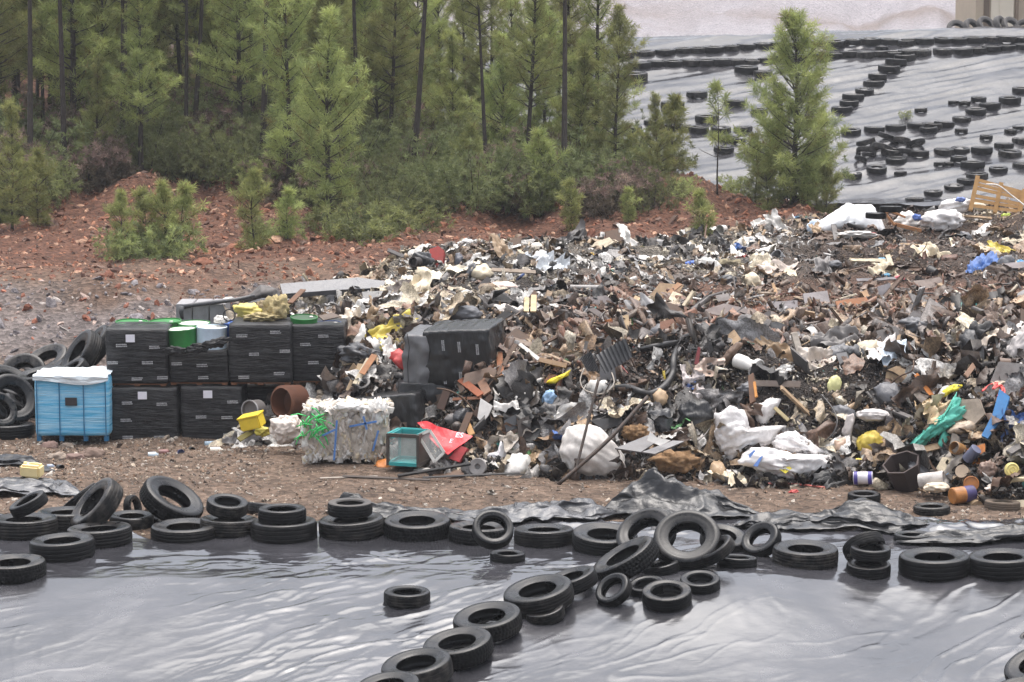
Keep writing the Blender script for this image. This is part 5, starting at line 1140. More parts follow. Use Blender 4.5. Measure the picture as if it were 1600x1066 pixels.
sheet('cloth', 'grey sheet folded over the rags above the green drum rim', 'cloth', 508, 470, 40, 36, GREY, m=M_gbag, amp=.08)
sheet('cloth', 'cream knotted cloth right of the propped brown board', 'cloth', 487, 475, 44, 30, srgb(200, 186, 160), amp=.14)
bl('foam_pad', 'brownish mat of waste left of the white teal printed bag', 'waste mat', 540, 488, 60, 14, srgb(110, 90, 74), depth=.7, crumple=.25, fold=.2)
sl('board', 'wet grey board resting on the blue drum at the right end pallet', 'board', [(497, 497), (520, 492), (532, 498), (505, 504)], col=srgb(120, 106, 96), Y=48.1, n=(.1, -.6, .8))
# rag fall left of the big bale
bl('plastic_bag', 'white plastic bag with teal print standing up among the rags', 'plastic bag', 0, 0, out=[(567, 507), (574, 512), (578, 530), (590, 540), (585, 548), (562, 544), (549, 540), (558, 524)], col=WHITE, depth=.5, crumple=.12, fold=.15, lm='the teal printed bag', dirt=.1, fwd=.8)
bl('plastic_bag', 'teal print patch crumpled on the front of the white bag', 'plastic scrap', 565, 531, 16, 10, srgb(60, 160, 176), depth=.4, crumple=.2, fwd=3.5)
bl('plastic_bag', 'yellow plastic bag just right of the teal printed bag', 'plastic bag', 601, 543, 22, 18, srgb(226, 206, 84), depth=.8, crumple=.25, fwd=.8)
bl('plastic_bag', 'shiny black plastic bag below the teal printed bag', 'plastic bag', 563, 553, 70, 30, m=M_dbag, depth=.7, crumple=.25, fold=.3, lm='the shiny black bag', fwd=.8, rot=-8)
bl('plastic_bag', 'grey silvery bag hanging at the left below the black bag', 'plastic bag', 527, 574, 26, 32, m=M_gbag, depth=.8, crumple=.25, fold=.3, fwd=.8, pull=80)
sheet('cloth', 'long cream cloth streaming down the left edge of the heap', 'cloth', 537, 522, 34, 86, srgb(206, 192, 174), amp=.16, lm='the streaming cream cloth')
sheet('cloth', 'dirty white rag at the top of the streaming cream cloth', 'cloth', 562, 490, 44, 40, WHITE, amp=.14)
sheet('cloth', 'reddish brown rag mat beside the teal printed bag', 'cloth', 600, 510, 54, 54, srgb(128, 98, 80), amp=.14, freq=5)
sheet('cloth', 'crumpled white film strip left of the big wrapped bale', 'cloth', 611, 565, 24, 60, WHITE, amp=.12, freq=4)
for i, (a, b, w_) in enumerate([((533, 618), (556, 582), 9), ((545, 622), (564, 580), 9), ((556, 612), (578, 572), 8), ((566, 596), (586, 566), 8), ((524, 620), (545, 580), 8)]):
    pk('board', f'{["leftmost long", "second", "middle", "upper curved", "low dark"][i]} tan cardboard strip in the sheaf below the black bag', 'cardboard', a, b, w_ + 2, [TAN, srgb(190, 164, 130), CREAM, srgb(170, 120, 84), BROWN][i], thick=.015, lift=.14)
sheet('cloth', 'pale rag tangle above the white bale', 'cloth', 520, 612, 60, 50, srgb(190, 174, 154), amp=.16, freq=4)
vessel('wheel_trim', 'dark metal rim lying flat left of the big bale', 'rim', 568, 600, [(7, -2), (12, -2), (12.5, 2), (9, 3), (6, 0), (7, -2)], (-.3, -.5, .8), DKGREY, fwd=.15)
# ground level left
vessel('drum', 'grey steel drum lying on its side beside the lower pallets', 'drum', 398, 640, [(0, -12), (14, -12), (15, -10), (15, 12), (15.6, 13), (14, 13), (13.6, 8), (0, 7)], (-.5, -.85, .05), GREY, lm='the grey steel drum', Y=47.2, fwd=0, rough=.4, parts=[('rim', [(14.8, 12), (16.2, 12), (16.2, 14), (14.6, 14), (14.8, 12)], LGREY)])
cp = [(0, -20)]
for i in range(40): cp.append((25 + 1.6 * math.sin(i * 1.57), -20 + i * .95))
cp += [(22, 18), (21, -10), (0, -12)]
vessel('pipe', 'wide rusty brown corrugated pipe end among the rags', 'pipe', 452, 628, cp, (-.62, -.75, .1), srgb(104, 64, 44), lm='the corrugated pipe', Y=47.3, fwd=0, n=40, rough=.7, shade_smooth=False)
yb = tag(empty('box', P(394, 659, 46.2)), 'yellow plastic box tipped open on the litter by the steel drum', 'box'); LM.append((394, 659, 'the yellow box')); yb.rotation_euler = (R(8), R(-14), R(-18))
M_yb = mat(srgb(232, 202, 62), .4, .15, (.2, .15, .05), name='yellow_plastic')
MB().box((0, 0, 0), (.40, .30, .24)).build('body', M_yb, yb, bevel=.02); MB().box((0, 0, .125), (.43, .33, .03)).build('rim', M_yb, yb, bevel=.008)
bl('plastic_bag', 'crumpled white sack sitting on the gravel left of the white bale', 'plastic bag', 0, 0, out=[(424, 657), (440, 649), (464, 650), (476, 668), (472, 682), (455, 688), (450, 697), (434, 690), (425, 676)], col=srgb(216, 204, 194), depth=.7, crumple=.16, fold=.2, lm='the white sack', Y=45.9, hi=True, fwd=.1)
bl('cloth', 'yellowish rag on the gravel under the yellow box', 'cloth', 410, 674, 22, 16, srgb(190, 176, 70), depth=.7, crumple=.3, Y=46.1)
pk('plank', 'yellow and black stained board on the gravel left of the yellow rag', 'board', (373, 690), (396, 676), 9, srgb(120, 110, 50), Ya=45.9, Yb=46.2, lift=.03)
bl('plastic_bag', 'white flat plastic scrap before the white sack', 'plastic scrap', 405, 690, 24, 10, WHITE, depth=.8, crumple=.2)
sheet('cloth', 'dirty cloth tangle hanging over the grey steel drum', 'cloth', 386, 615, 44, 18, srgb(150, 126, 106), amp=.1)
GBT = 'bottles and tins on the gravel'
for i, (x, y, l, r_, col, nm, ax, lb) in enumerate([(240, 711, 16, 5, srgb(190, 204, 214), 'bottle', (1, .2, 0), 'clear plastic bottle leftmost on the gravel before the pallets'), (258, 707, 18, 5, srgb(120, 78, 76), 'bottle', (1, .1, 0), 'dull red bottle on the gravel next to the clear bottle'), (283, 707, 8, 5, srgb(58, 70, 118), 'tin_can', (.3, -1, .2), 'dark blue can on the gravel before the lower left pallet'), (300, 702, 12, 4, DKGREY, 'tin_can', (.4, -.9, .1), 'dark open tin on the gravel before the lower right pallet'), (330, 694, 20, 5, srgb(150, 172, 190), 'bottle', (1, .3, 0), 'bluish bottle lying by the lower right pallet'), (347, 691, 14, 5, srgb(90, 150, 196), 'bottle', (1, -.2, 0), 'light blue bottle by the lower right pallet'), (354, 679, 13, 6, srgb(70, 74, 78), 'tin_can', (1, -.2, .1), 'grey tin on the litter at the lower right pallet corner'), (339, 704, 20, 6, srgb(226, 218, 204), 'jug', (1, .1, 0), 'white jug lying on the gravel in front of the bottles'), (95, 731, 10, 5.5, BLACK, 'tin_can', (.6, -.8, .1), 'black tin with dark mouth beside the cream canister'), (80, 729, 12, 4, srgb(150, 160, 176), 'bottle', (1, .3, 0), 'grey blue bottle between the cream canister and the black tin')]):
    pr = [(0, -l / 2), (r_, -l / 2), (r_, l * .25), (r_ * .45, l * .42), (r_ * .45, l / 2), (0, l / 2)] if nm != 'tin_can' else [(0, -l / 2), (r_, -l / 2), (r_, l / 2), (r_ * .9, l / 2), (r_ * .85, -l * .3), (0, -l * .3)]
    vessel(nm, lb, nm.replace('_', ' '), x, y, pr, ax, col, fwd=.05, n=16, group=GBT)
cn = tag(empty('canister', P(50, 735, 42.9)), 'cream plastic canister lying on the left edge plastic', 'canister'); LM.append((50, 735, 'the cream canister')); cn.rotation_euler = (R(5), R(3), R(-12))
M_cream = mat(srgb(236, 214, 158), .45, .15, (.3, .22, .1), name='cream_plastic'); MB().box((0, 0, 0), (.36, .26, .22)).build('body', M_cream, cn, bevel=.035)
cb = MB(); cb.lathe([(0, 0), (.03, 0), (.03, .025), (0, .025)], 14, Matrix.Translation((-.12, 0, .11))); cb.build('cap', M_cream, cn); mb = MB(); mb.tube([(-.04, 0, .105), (-.02, 0, .125), (.12, 0, .125), (.14, 0, .105)], .018, 8); mb.build('handle', M_cream, cn, True)
for i, (x, y, w_, h_, lb) in enumerate([(78, 699, 26, 20, 'upper brown rock below the blue crate'), (92, 716, 34, 18, 'pale broad rock in front of the upper brown rock'), (146, 712, 40, 26, 'big brown rock before the lower left pallet'), (118, 716, 30, 16, 'rock between the pale broad rock and the big brown rock'), (104, 698, 20, 14, 'dark clod under the corner of the blue crate'), (48, 684, 14, 10, 'small stone left of the blue crate foot')]):
    bl('rock', lb, 'rock', x, y, w_, h_, [srgb(120, 98, 90), srgb(136, 122, 110), srgb(108, 90, 80)][i % 3], depth=.9, crumple=.2, fold=.15, freq=2, rough=.9, lm='the big brown rock' if i == 2 else None, fwd=0)
# big bale zone, brown wood fall
for i, (a, b, w_, c, lb) in enumerate([((782, 530), (752, 590), 9, DWOOD, 'dark plank sloping beside the right end of the big bale'), ((795, 540), (765, 600), 8, srgb(110, 80, 62), 'brown plank sloping down right of the big bale'), ((806, 548), (778, 596), 7, BROWN, 'thin brown lath right of the big bale'), ((780, 560), (783, 598), 10, srgb(150, 96, 62), 'upright rusty brown board right of the big bale'), ((708, 590), (724, 622), 8, DWOOD, 'dark plank hanging below the big bale'), ((720, 603), (752, 628), 12, srgb(150, 84, 54), 'rusty orange board below the big bale'), ((752, 605), (762, 625), 14, srgb(146, 110, 88), 'square brown board scrap right of the rusty orange board'), ((735, 655), (720, 690), 12, srgb(90, 66, 50), 'thick brown plank standing behind the red banner'), ((728, 668), (738, 690), 10, srgb(206, 160, 104), 'pale broken plank standing just above the red banner'), ((708, 634), (752, 632), 5, srgb(158, 108, 82), 'thin reddish lath below the rusty orange board'), ((768, 628), (742, 660), 9, srgb(84, 62, 50), 'dark plank leaning beside the white tilted panel'), ((700, 618), (688, 650), 14, srgb(92, 70, 60), 'brown slab of wood in the hollow under the big bale'), ((812, 548), (842, 572), 6, WHITE, 'white lath crossing below the grey boards'), ((800, 540), (850, 556), 8, srgb(178, 160, 146), 'pale plank below the grey boards'), ((842, 572), (885, 582), 8, srgb(170, 140, 110), 'tan plank left of the yellow rag')]):
    pk('plank', lb, 'plank', a, b, w_, c, lift=.12)
sl('board', 'grey brown board lying under the right end of the big bale', 'board', [(724, 604), (728, 586), (768, 575), (778, 580), (772, 600)], m=M_ply2, lift=.15, lm='the grey brown board')
bl('bucket', 'rounded grey metal cowl among planks above the red banner', 'cowl', 0, 0, out=[(693, 655), (700, 647), (712, 644), (720, 650), (718, 664), (706, 668), (700, 662)], col=GREY, depth=.8, crumple=.03, fold=.03, fwd=1.0)
sl('panel', 'white tilted triangular panel beside the brown plank fall', 'panel', [(753, 655), (758, 625), (777, 637), (770, 652), (760, 664)], m=M_white, lift=.2, lm='the white tilted panel')
sheet('plastic_film', 'white film trailing up right from the white tilted panel', 'film', 790, 630, 36, 30, WHITE, amp=.12)
bl('plastic_sheet', 'white crumpled sheet standing on the ground right of the red banner', 'plastic sheet', 0, 0, out=[(782, 686), (790, 692), (792, 715), (782, 738), (768, 740), (758, 716), (764, 708), (778, 705)], col=srgb(222, 218, 218), depth=.35, crumple=.10, fold=.14, lm='the white standing sheet', fwd=1.2, dirt=.1)
sheet('plastic_film', 'dirty white film behind the white standing sheet', 'film', 785, 698, 50, 26, DIRTY, amp=.12)
vessel('drum', 'grey drum end with a hole lying below the red banner', 'drum', 747, 729, [(0, -10), (13, -10), (13.5, 8), (13, 9), (5, 8), (4, 2), (0, 2)], (-.1, -.97, .15), srgb(146, 142, 140), fwd=.05, lm='the grey drum end', rough=.5, Y=43.9)
pk('rail', 'long black perforated strip lying on the gravel below the teal cabinet', 'rail', (622, 747), (735, 728), 5, BLACK, Ya=43.4, Yb=43.8, lift=.04, lm='the perforated strip', thick=.04)
pk('plank', 'dark flat board on the gravel below the white bale', 'plank', (535, 744), (672, 750), 5, srgb(80, 70, 64), thick=.02, lift=.0, Ya=43.6, Yb=43.25)
pk('plank', 'thin pale lath on the gravel beside the dark flat board', 'plank', (500, 747), (590, 744), 3, DIRTY, thick=.01, lift=.0, Ya=43.55, Yb=43.6)
pk('plank', 'thin dark lath reaching from the perforated strip to the white standing sheet', 'plank', (660, 748), (812, 741), 4, DKGREY, thick=.02, lift=.02, Ya=43.4, Yb=43.5)
bl('plastic_film', 'white film scrap beside the perforated strip', 'film', 668, 735, 40, 8, WHITE, depth=.8, crumple=.2)
bx = sl('carton', 'red and white carton lying left of the grey drum end', 'carton', [(706, 720), (722, 700), (735, 704), (722, 726)], col=srgb(196, 70, 74), thick=.1, lift=.1)
bl('tin_can', 'silvery crumpled tin just right of the glass door', 'tin', 702, 708, 20, 22, srgb(170, 166, 164), depth=.8, fwd=1.2, crumple=.2, rough=.3)
sl('panel', 'dark fluted plank on end in the burnt middle of the heap', 'board', [(804, 660), (822, 652), (828, 688), (808, 694)], col=srgb(74, 66, 62), lift=.15)
sl('panel', 'dark grey slate like panel left of the fluted plank', 'panel', [(786, 660), (806, 650), (806, 672), (790, 678)], col=srgb(70, 72, 76), lift=.12)
bl('plastic_bag', 'bright yellow plastic rag in the middle of the slope', 'plastic bag', 0, 0, out=[(852, 598), (862, 591), (878, 585), (892, 577), (890, 586), (876, 594), (866, 601)], col=srgb(234, 210, 52), depth=.5, crumple=.2, fwd=1.5, lm='the yellow rag', dirt=.05)
bl('bottle', 'blue and white film clump below the yellow rag', 'film', 858, 623, 18, 30, srgb(150, 182, 214), depth=.7, crumple=.3, fold=.25, fwd=1.2, rot=-20)
sheet('plastic_film', 'white and grey film cluster left of the yellow rag', 'film', 822, 602, 50, 44, srgb(196, 192, 186), amp=.16, freq=5)
sheet('plastic_film', 'bluish white film tangle at the centre left slope', 'film', 800, 600, 26, 28, srgb(150, 160, 176), amp=.12, freq=5)
sl('board', 'orange yellow board scrap on top of the grimy bulk bag', 'board', [(893, 662), (898, 652), (914, 652), (910, 664)], col=srgb(216, 164, 76), lift=.2)
# steel rods, hose, corrugated sheets
hose('rod', 'upright steel angle bar leaning over the grimy bulk bag', 'rod', [(936, 590, 43.9), (916, 670, 43.5), (896, 750, 43.1)], 6, None, 0, m=M_steel, lm='the steel angle bar', n=4)
hose('rod', 'long steel bar slanting from the gravel up to the black hose', 'rod', [(1012, 620, 44.0), (950, 688, 43.5), (872, 757, 43.0)], 7, None, 0, m=M_steel, lm='the slanting steel bar', n=4)
hose('rod', 'thin bent wire behind the upright steel bar', 'wire', [(956, 592, 44.2), (945, 615, 44.1), (934, 640, 44.0)], 2.5, None, 0, m=M_steel)
hose('hose', 'thick black hose curving down the middle of the slope', 'hose', [(1081, 530), (1063, 538), (1052, 565), (1050, 590), (1035, 611), (1015, 621), (1000, 618), (980, 611), (962, 612)], 11, BLACK, .14, lm='the black hose')
hose('hose', 'short black hose lying across above the thick black hose', 'hose', [(1002, 552), (1025, 546), (1056, 541)], 9, BLACK, .14)
hose('hose', 'long thin dark pole lying across the boards on the plateau', 'pole', [(1042, 483), (1085, 474), (1125, 461), (1166, 452)], 5, srgb(70, 62, 58), .08, lm='the long dark pole')
def corr(label, pts, Y, lm=None):
    c, n, cs, cx, cy = plane_pts(pts, Y, n=(-.15, -.8, .45)); tl, tr2, br2, bl2 = [p - c for p in cs]; nu, nv = 60, 12; V = []
    for j in range(nv):
        for i in range(nu):
            a, b = i / (nu - 1), j / (nv - 1); p = tl.lerp(tr2, a).lerp(bl2.lerp(br2, a), b) + n * (.016 * math.sin(a * 50) + .05 * math.sin(a * 2.5 + b * 2)); V.append(p)
    o = obj('corrugated_sheet', mesh('corrugated_sheet', [tuple(v) for v in V], gridfaces(nu, nv)), M_dsheet); o.location = c; finish(o, label, 'corrugated sheet', lm, cx, cy)
corr('black corrugated plastic sheet fanned up above the steel angle bar', [(930, 556), (978, 530), (988, 556), (946, 586)], 45.4, 'the corrugated sheet')
corr('smaller black corrugated piece left of the fanned corrugated sheet', [(906, 560), (924, 550), (936, 578), (918, 582)], 45.2)
sl('plate', 'grey metal plate folded below the corrugated sheet', 'plate', [(934, 580), (956, 574), (960, 602), (944, 618), (934, 606)], col=srgb(92, 92, 96), lift=.35)
vessel('bucket', 'white plastic tube with a round flange sticking out of the slope', 'tube', 1165, 569, [(0, -22), (9, -22), (11.5, -20), (11.5, -2), (9.5, 2), (9.5, 18), (14.5, 18), (15, 20), (15, 24), (13, 24.5), (12, 22), (0, 22)], (.72, -.66, -.2), WHITE, lm='the white flanged tube', fwd=.2, dirt=.15)
bl('plastic_bag', 'dark blue grey plastic bag resting on the folded bulk bag', 'plastic bag', 1174, 607, 46, 22, m=M_gbag, depth=.9, crumple=.15, fold=.2, lm='the blue grey bag', fwd=1.0)
pk('plank', 'weathered split plank pointing right above the folded bulk bag', 'plank', (1172, 620), (1248, 622), 10, srgb(136, 122, 112), lift=.25, thick=.02)
pk('plank', 'brown board standing in front of the tied bag neck', 'plank', (1169, 624), (1172, 668), 10, srgb(104, 72, 50), lift=.45)
pk('plank', 'orange lath beside the brown board at the tied bag neck', 'plank', (1174, 640), (1177, 664), 4, srgb(206, 140, 66), lift=.5)
pk('plank', 'short pale stick right of the tied bag neck', 'stick', (1208, 654), (1230, 674), 6, srgb(186, 170, 128), lift=.2)
sheet('plastic_film', 'white stretched film hanging down right of the black hose', 'film', 1080, 606, 36, 70, srgb(214, 204, 200), amp=.16, freq=3, rot=-.0, lm='the stretched white film')
sheet('plastic_film', 'brown white film folds above the stretched film', 'film', 1105, 578, 46, 26, srgb(186, 164, 150), amp=.12)
bl('bale', 'black ribbed bundle crushed right of the stretched white film', 'bale', 0, 0, out=[(1060, 640), (1075, 625), (1105, 626), (1118, 650), (1116, 684), (1090, 692), (1062, 684)], m=M_bale, depth=.6, crumple=.1, fold=.25, freq=3, pull=0, lm='the crushed black bundle', fwd=.3)
bl('plastic_sheet', 'shiny black plastic upright left of the crushed black bundle', 'plastic sheet', 0, 0, out=[(1010, 645), (1025, 640), (1046, 638), (1050, 655), (1050, 684), (1034, 682), (1020, 660)], m=M_dbag, depth=.5, crumple=.1, fold=.2, pull=80, fwd=.6)
bl('pipe', 'bent grey plastic strip above the grimy bulk bag', 'strip', 0, 0, out=[(926, 640), (952, 635), (975, 650), (979, 658), (960, 652), (946, 644)], col=srgb(120, 112, 106), depth=.3, crumple=.05, fwd=2)
sl('board', 'dark sheet slab lying behind the grimy bulk bag', 'sheet', [(922, 668), (968, 660), (972, 672), (940, 682)], col=srgb(66, 66, 68), lift=.35)
sl('board', 'grey flat board sticking out right of the grimy bulk bag', 'board', [(960, 709), (1015, 687), (1023, 700), (1000, 715)], col=srgb(104, 102, 104), Y=43.3, n=(.1, -.35, .9), lift=.1, lm='the grey flat board', rough=.4)
sl('board', 'second grey flat board right of the first, under the white flap', 'board', [(1002, 715), (1050, 697), (1068, 698), (1022, 718)], col=srgb(120, 118, 120), Y=43.3, n=(.1, -.35, .9), lift=.1, rough=.4)
sl('panel', 'white bent flap with yellow spot standing on the grey flat boards', 'panel', [(1011, 690), (1016, 676), (1027, 686), (1048, 690), (1032, 699)], m=M_white, Y=43.35, lift=.12, warp=.06)
bl('foam_pad', 'brown rotten foam lump on the ground under the grey flat boards', 'foam', 1054, 722, 70, 36, m=M_foamb, depth=.7, crumple=.25, fold=.25, freq=4, lm='the rotten foam', fwd=.5)
bl('foam_pad', 'brown foam lump above the grey flat boards', 'foam', 992, 676, 46, 26, m=M_foamb, depth=.7, crumple=.25, fold=.25, freq=4, fwd=.8)
bl('plastic_bag', 'white scrunched bag on the ground left of the yellow labelled bag', 'plastic bag', 1143, 744, 30, 20, WHITE, depth=.8, crumple=.3, fold=.25)
hose('cord', 'thin dark loop of wire hanging right of the short pale stick', 'wire', [(1280, 626), (1296, 645), (1305, 665), (1300, 685), (1285, 700)], 2.2, DKGREY, .25)
hose('cord', 'pale loop of cord left of the steel angle bar', 'cord', [(912, 585), (906, 605), (915, 620), (940, 625), (958, 610), (955, 592)], 2, DIRTY, .25)
hose('cord', 'grey cord hanging over the crushed black bundle', 'cord', [(1116, 650), (1112, 670), (1100, 690), (1088, 700)], 2, GREY, .3)
hose('cord', 'red cord lying on the soil below the yellow labelled bag', 'cord', [(1196, 757), (1225, 757), (1255, 759), (1288, 763)], 3, srgb(200, 110, 100), .03)
bl('cloth', 'small red and white rag on the soil below the red cord', 'cloth', 1240, 769, 16, 8, srgb(186, 70, 66), depth=.8, crumple=.3)
# yellow sack hole
bl('plastic_bag', 'round yellow bag sitting inside a torn white sack', 'plastic bag', 1360, 693, 44, 42, srgb(196, 172, 70), depth=.8, crumple=.15, fold=.2, lm='the round yellow bag', fwd=.7, dirt=.15)
bl('cloth', 'white rolled cloth over the round yellow bag', 'cloth', 1360, 648, 52, 20, srgb(206, 200, 196), depth=.8, crumple=.10, fold=.2, pull=0, fwd=1.6, rot=-2, lm='the white rolled cloth')
bl('cloth', 'grey white cloth hanging left of the round yellow bag', 'cloth', 0, 0, out=[(1314, 676), (1322, 650), (1332, 645), (1335, 656), (1328, 680), (1338, 706), (1330, 708)], col=srgb(180, 172, 168), depth=.6, crumple=.1, fold=.2, pull=80, fwd=1.3)
bl('paper_bag', 'pale brown paper bag standing right of the yellow labelled bag', 'paper bag', 0, 0, out=[(1303, 688), (1320, 684), (1323, 700), (1320, 722), (1302, 725), (1305, 706)], col=srgb(198, 168, 146), depth=.6, crumple=.12, fold=.15, fwd=.6)
bl('plastic_sheet', 'black plastic hanging down right of the round yellow bag', 'plastic sheet', 0, 0, out=[(1382, 652), (1396, 655), (1397, 690), (1400, 712), (1384, 712), (1380, 690)], col=srgb(52, 44, 42), depth=.5, fold=.15, pull=85, fwd=1.3, rough=.4)
vessel('bin', 'dark brown crushed container standing at the foot of the slope', 'bin', 1410, 740, [(0, -28), (24, -27), (30, 20), (31, 24), (28, 24), (23, -20), (0, -22)], (-.32, -.35, .85), srgb(58, 46, 44), lm='the dark brown container', fwd=.3, n=7, shade_smooth=False, rough=.75)
sl('panel', 'dark bent flap sticking out right of the dark brown container', 'flap', [(1423, 700), (1436, 700), (1450, 722), (1446, 736), (1424, 720)], col=srgb(62, 52, 48), lift=.25)
bl('ball', 'white dirty ball in front of the round yellow bag', 'ball', 1356, 717, 28, 22, srgb(214, 212, 206), depth=1, crumple=.04, fold=.03, fwd=1.6)
bl('plastic_bag', 'small yellow bag left of the white dirty ball', 'plastic bag', 1340, 723, 18, 15, srgb(222, 196, 84), depth=.9, fwd=1.6, crumple=.15)
bl('plastic_bag', 'pale pinkish round bag below the small yellow bag', 'plastic bag', 1328, 733, 22, 18, srgb(222, 210, 200), depth=.9, fwd=1.2, crumple=.1)
vessel('tin_can', 'white tin with purple bands lying at the foot of the slope', 'tin can', 1346, 746, [(0, -15), (10, -15), (10, 15), (9, 15), (9, 10), (0, 10)], (1, -.2, .05), srgb(214, 210, 214), fwd=.2, lm='the purple banded tin', Y=42.7, parts=[('band', [(10.3, -14), (10.3, -8)], srgb(66, 56, 140)), ('band', [(10.3, 8), (10.3, 14)], srgb(66, 56, 140))])
vessel('tin_can', 'white paint tin on its side right of the dark brown container', 'tin can', 1453, 749, [(0, -20), (12, -20), (12.4, -18), (12, 18), (12.5, 19), (11, 20), (10.5, 0), (0, 0)], (.9, -.35, .2), srgb(200, 194, 188), fwd=.2, Y=42.3, lm='the white paint tin', dirt=.5)
bl('plastic_bag', 'pale plastic jug crushed below the white paint tin', 'jug', 1462, 762, 40, 16, srgb(206, 192, 170), depth=.7, Y=41.9, crumple=.2)
vessel('tin_can', 'rusty orange tin with purple side lying lowest among the cans', 'tin can', 1500, 772, [(0, -20), (12.5, -20), (13, -18), (13, 17), (12, 18), (0, 16)], (-.92, -.38, -.05), srgb(64, 56, 104), fwd=.2, Y=41.6, lm='the orange based tin', parts=[('base', [(0, 18.4), (12, 18.4), (13.2, 17), (13.2, -2)], srgb(170, 112, 56))], dirt=.5)
vessel('tin_can', 'orange can lid facing us above the lowest tin', 'lid', 1514, 755, [(0, -3), (12, -3), (12.4, 3), (11, 3.5), (10, 2), (0, 2)], (-.1, -.95, .2), srgb(180, 116, 60), Y=41.9, fwd=.2, dirt=.5)
vessel('tin_can', 'brown open tin with dark hollow beside the teal net', 'tin can', 1490, 700, [(0, -10), (10, -10), (10.4, 9), (9.4, 10), (9, -6), (0, -6)], (-.7, -.6, .35), srgb(150, 112, 70), fwd=.4, lm='the brown open tin')
vessel('tin_can', 'crushed blue grey tin right of the brown open tin', 'tin can', 1512, 708, [(0, -13), (9, -13), (9.4, 12), (8, 12.5), (0, 11)], (.5, -.4, .75), srgb(96, 100, 122), fwd=.4)
vessel('tin_can', 'grey upright can left of the orange lid', 'tin can', 1500, 737, [(0, -9), (10, -9), (10.5, 9), (9.5, 9), (0, 7)], (-.4, -.8, .4), srgb(170, 150, 128), fwd=.3)
vessel('lid', 'cream ringed plastic lid facing us at the right', 'lid', 1576, 733, [(0, 1), (4, 1), (4.4, 2.4), (5, 1), (9, 1), (9.4, 2.4), (10, 1), (12, 0), (12, -3), (0, -3)], (.15, -.93, .25), srgb(224, 208, 132), fwd=.3, lm='the cream lid')
vessel('spool', 'pale spool lying below the cream lid at the right', 'spool', 1585, 748, [(0, -15), (6, -15), (6, -12), (4, -10), (4, 10), (6, 12), (6, 15), (0, 15)], (1, -.2, .1), srgb(214, 196, 160), fwd=.3)
bl('plastic_bag', 'brown wrinkled plastic bag between the orange lid and the cream lid', 'plastic bag', 1541, 734, 28, 30, srgb(128, 106, 94), depth=.9, crumple=.2, fold=.3, lm='the brown wrinkled bag', fwd=.6)
bl('plastic_bag', 'dirty white crumpled bag above the muddy tyre at the right', 'plastic bag', 1558, 763, 36, 18, srgb(218, 206, 194), depth=.8, crumple=.3, fold=.25)
M_tnet = mat(srgb(92, 188, 168), .6, .25, srgb(60, 110, 96), 14, .6, name='teal_net')
bl('net', 'teal green net draped down the right slope', 'net', 0, 0, out=[(1487, 619), (1492, 636), (1506, 639), (1502, 653), (1464, 675), (1432, 700), (1420, 697), (1436, 678), (1455, 660), (1479, 641)], m=M_tnet, depth=.22, crumple=.3, fold=.5, freq=4.5, pull=35, fwd=2.2, hi=True, lm='the teal net')
bl('net', 'small tail of teal net hanging below the main teal net', 'net', 0, 0, out=[(1470, 674), (1485, 681), (1468, 702), (1454, 712), (1453, 729), (1447, 711), (1464, 692)], m=M_tnet, depth=.2, crumple=.15, fold=.15, fwd=2.2)
sheet('cloth', 'cream lace like sheet lying under the teal net', 'cloth', 1462, 650, 60, 40, srgb(190, 168, 134), amp=.12, freq=4)
bl('plastic_bag', 'bright yellow plastic bag above the teal net', 'plastic bag', 0, 0, out=[(1468, 616), (1475, 606), (1486, 601), (1501, 602), (1496, 610), (1482, 614), (1472, 622)], col=srgb(232, 214, 62), depth=.6, crumple=.2, fwd=1.4, dirt=.05, lm='the bright yellow bag')
sl('carton', 'pale crumpled cardboard carton right of the teal net', 'carton', [(1506, 630), (1536, 628), (1545, 652), (1530, 668), (1510, 656)], col=srgb(186, 170, 152), thick=.14, lift=.25, warp=.05, lm='the pale carton')
bl('sack', 'cream rolled sack across the teal net', 'sack', 0, 0, out=[(1474, 674), (1490, 660), (1510, 655), (1524, 662), (1516, 674), (1494, 678)], col=srgb(190, 172, 152), depth=.6, crumple=.1, fold=.2, fwd=2.0)
bl('plastic_sheet', 'grey brown plastic fold below the pale carton', 'plastic sheet', 1514, 682, 34, 20, srgb(104, 96, 92), depth=.6, crumple=.2, fold=.25, fwd=1)
sl('panel', 'bright blue bent panel sticking out of the right slope', 'panel', [(1565, 622), (1581, 634), (1573, 660), (1547, 699), (1537, 694), (1554, 662)], col=srgb(62, 134, 196), thick=.1, lift=.35, lm='the blue panel', dirt=.3, rough=.5)
hose('cord', 'tangle of red cord above the blue panel', 'cord', [(1529, 625), (1540, 616), (1552, 612), (1545, 622), (1558, 616), (1563, 628), (1552, 634), (1560, 622), (1548, 614)], 3.2, srgb(222, 84, 80), .35, lm='the red cord tangle')
sheet('cloth', 'cream rag heap behind the red cord tangle', 'cloth', 1572, 610, 54, 26, srgb(186, 172, 152), amp=.14)
sheet('cloth', 'cream white cloth draped over a stump on the right slope', 'cloth', 1530, 550, 42, 40, srgb(206, 192, 176), amp=.14, lm='the draped cream cloth')
bl('stump', 'brown fibrous stump under the draped cream cloth', 'stump', 0, 0, out=[(1478, 598), (1490, 560), (1505, 545), (1518, 556), (1514, 585), (1500, 600)], col=srgb(86, 74, 64), depth=.7, crumple=.1, fold=.3, pull=75, fwd=.6, lm='the fibrous stump')
bl('cloth', 'grey and white rolled mattress at the right photo edge', 'mattress', 0, 0, out=[(1558, 590), (1562, 560), (1580, 530), (1602, 516), (1612, 540), (1600, 580), (1578, 600)], col=srgb(166, 160, 158), depth=.6, crumple=.1, fold=.2, pull=60, fwd=.8, lm='the rolled mattress', hi=True)
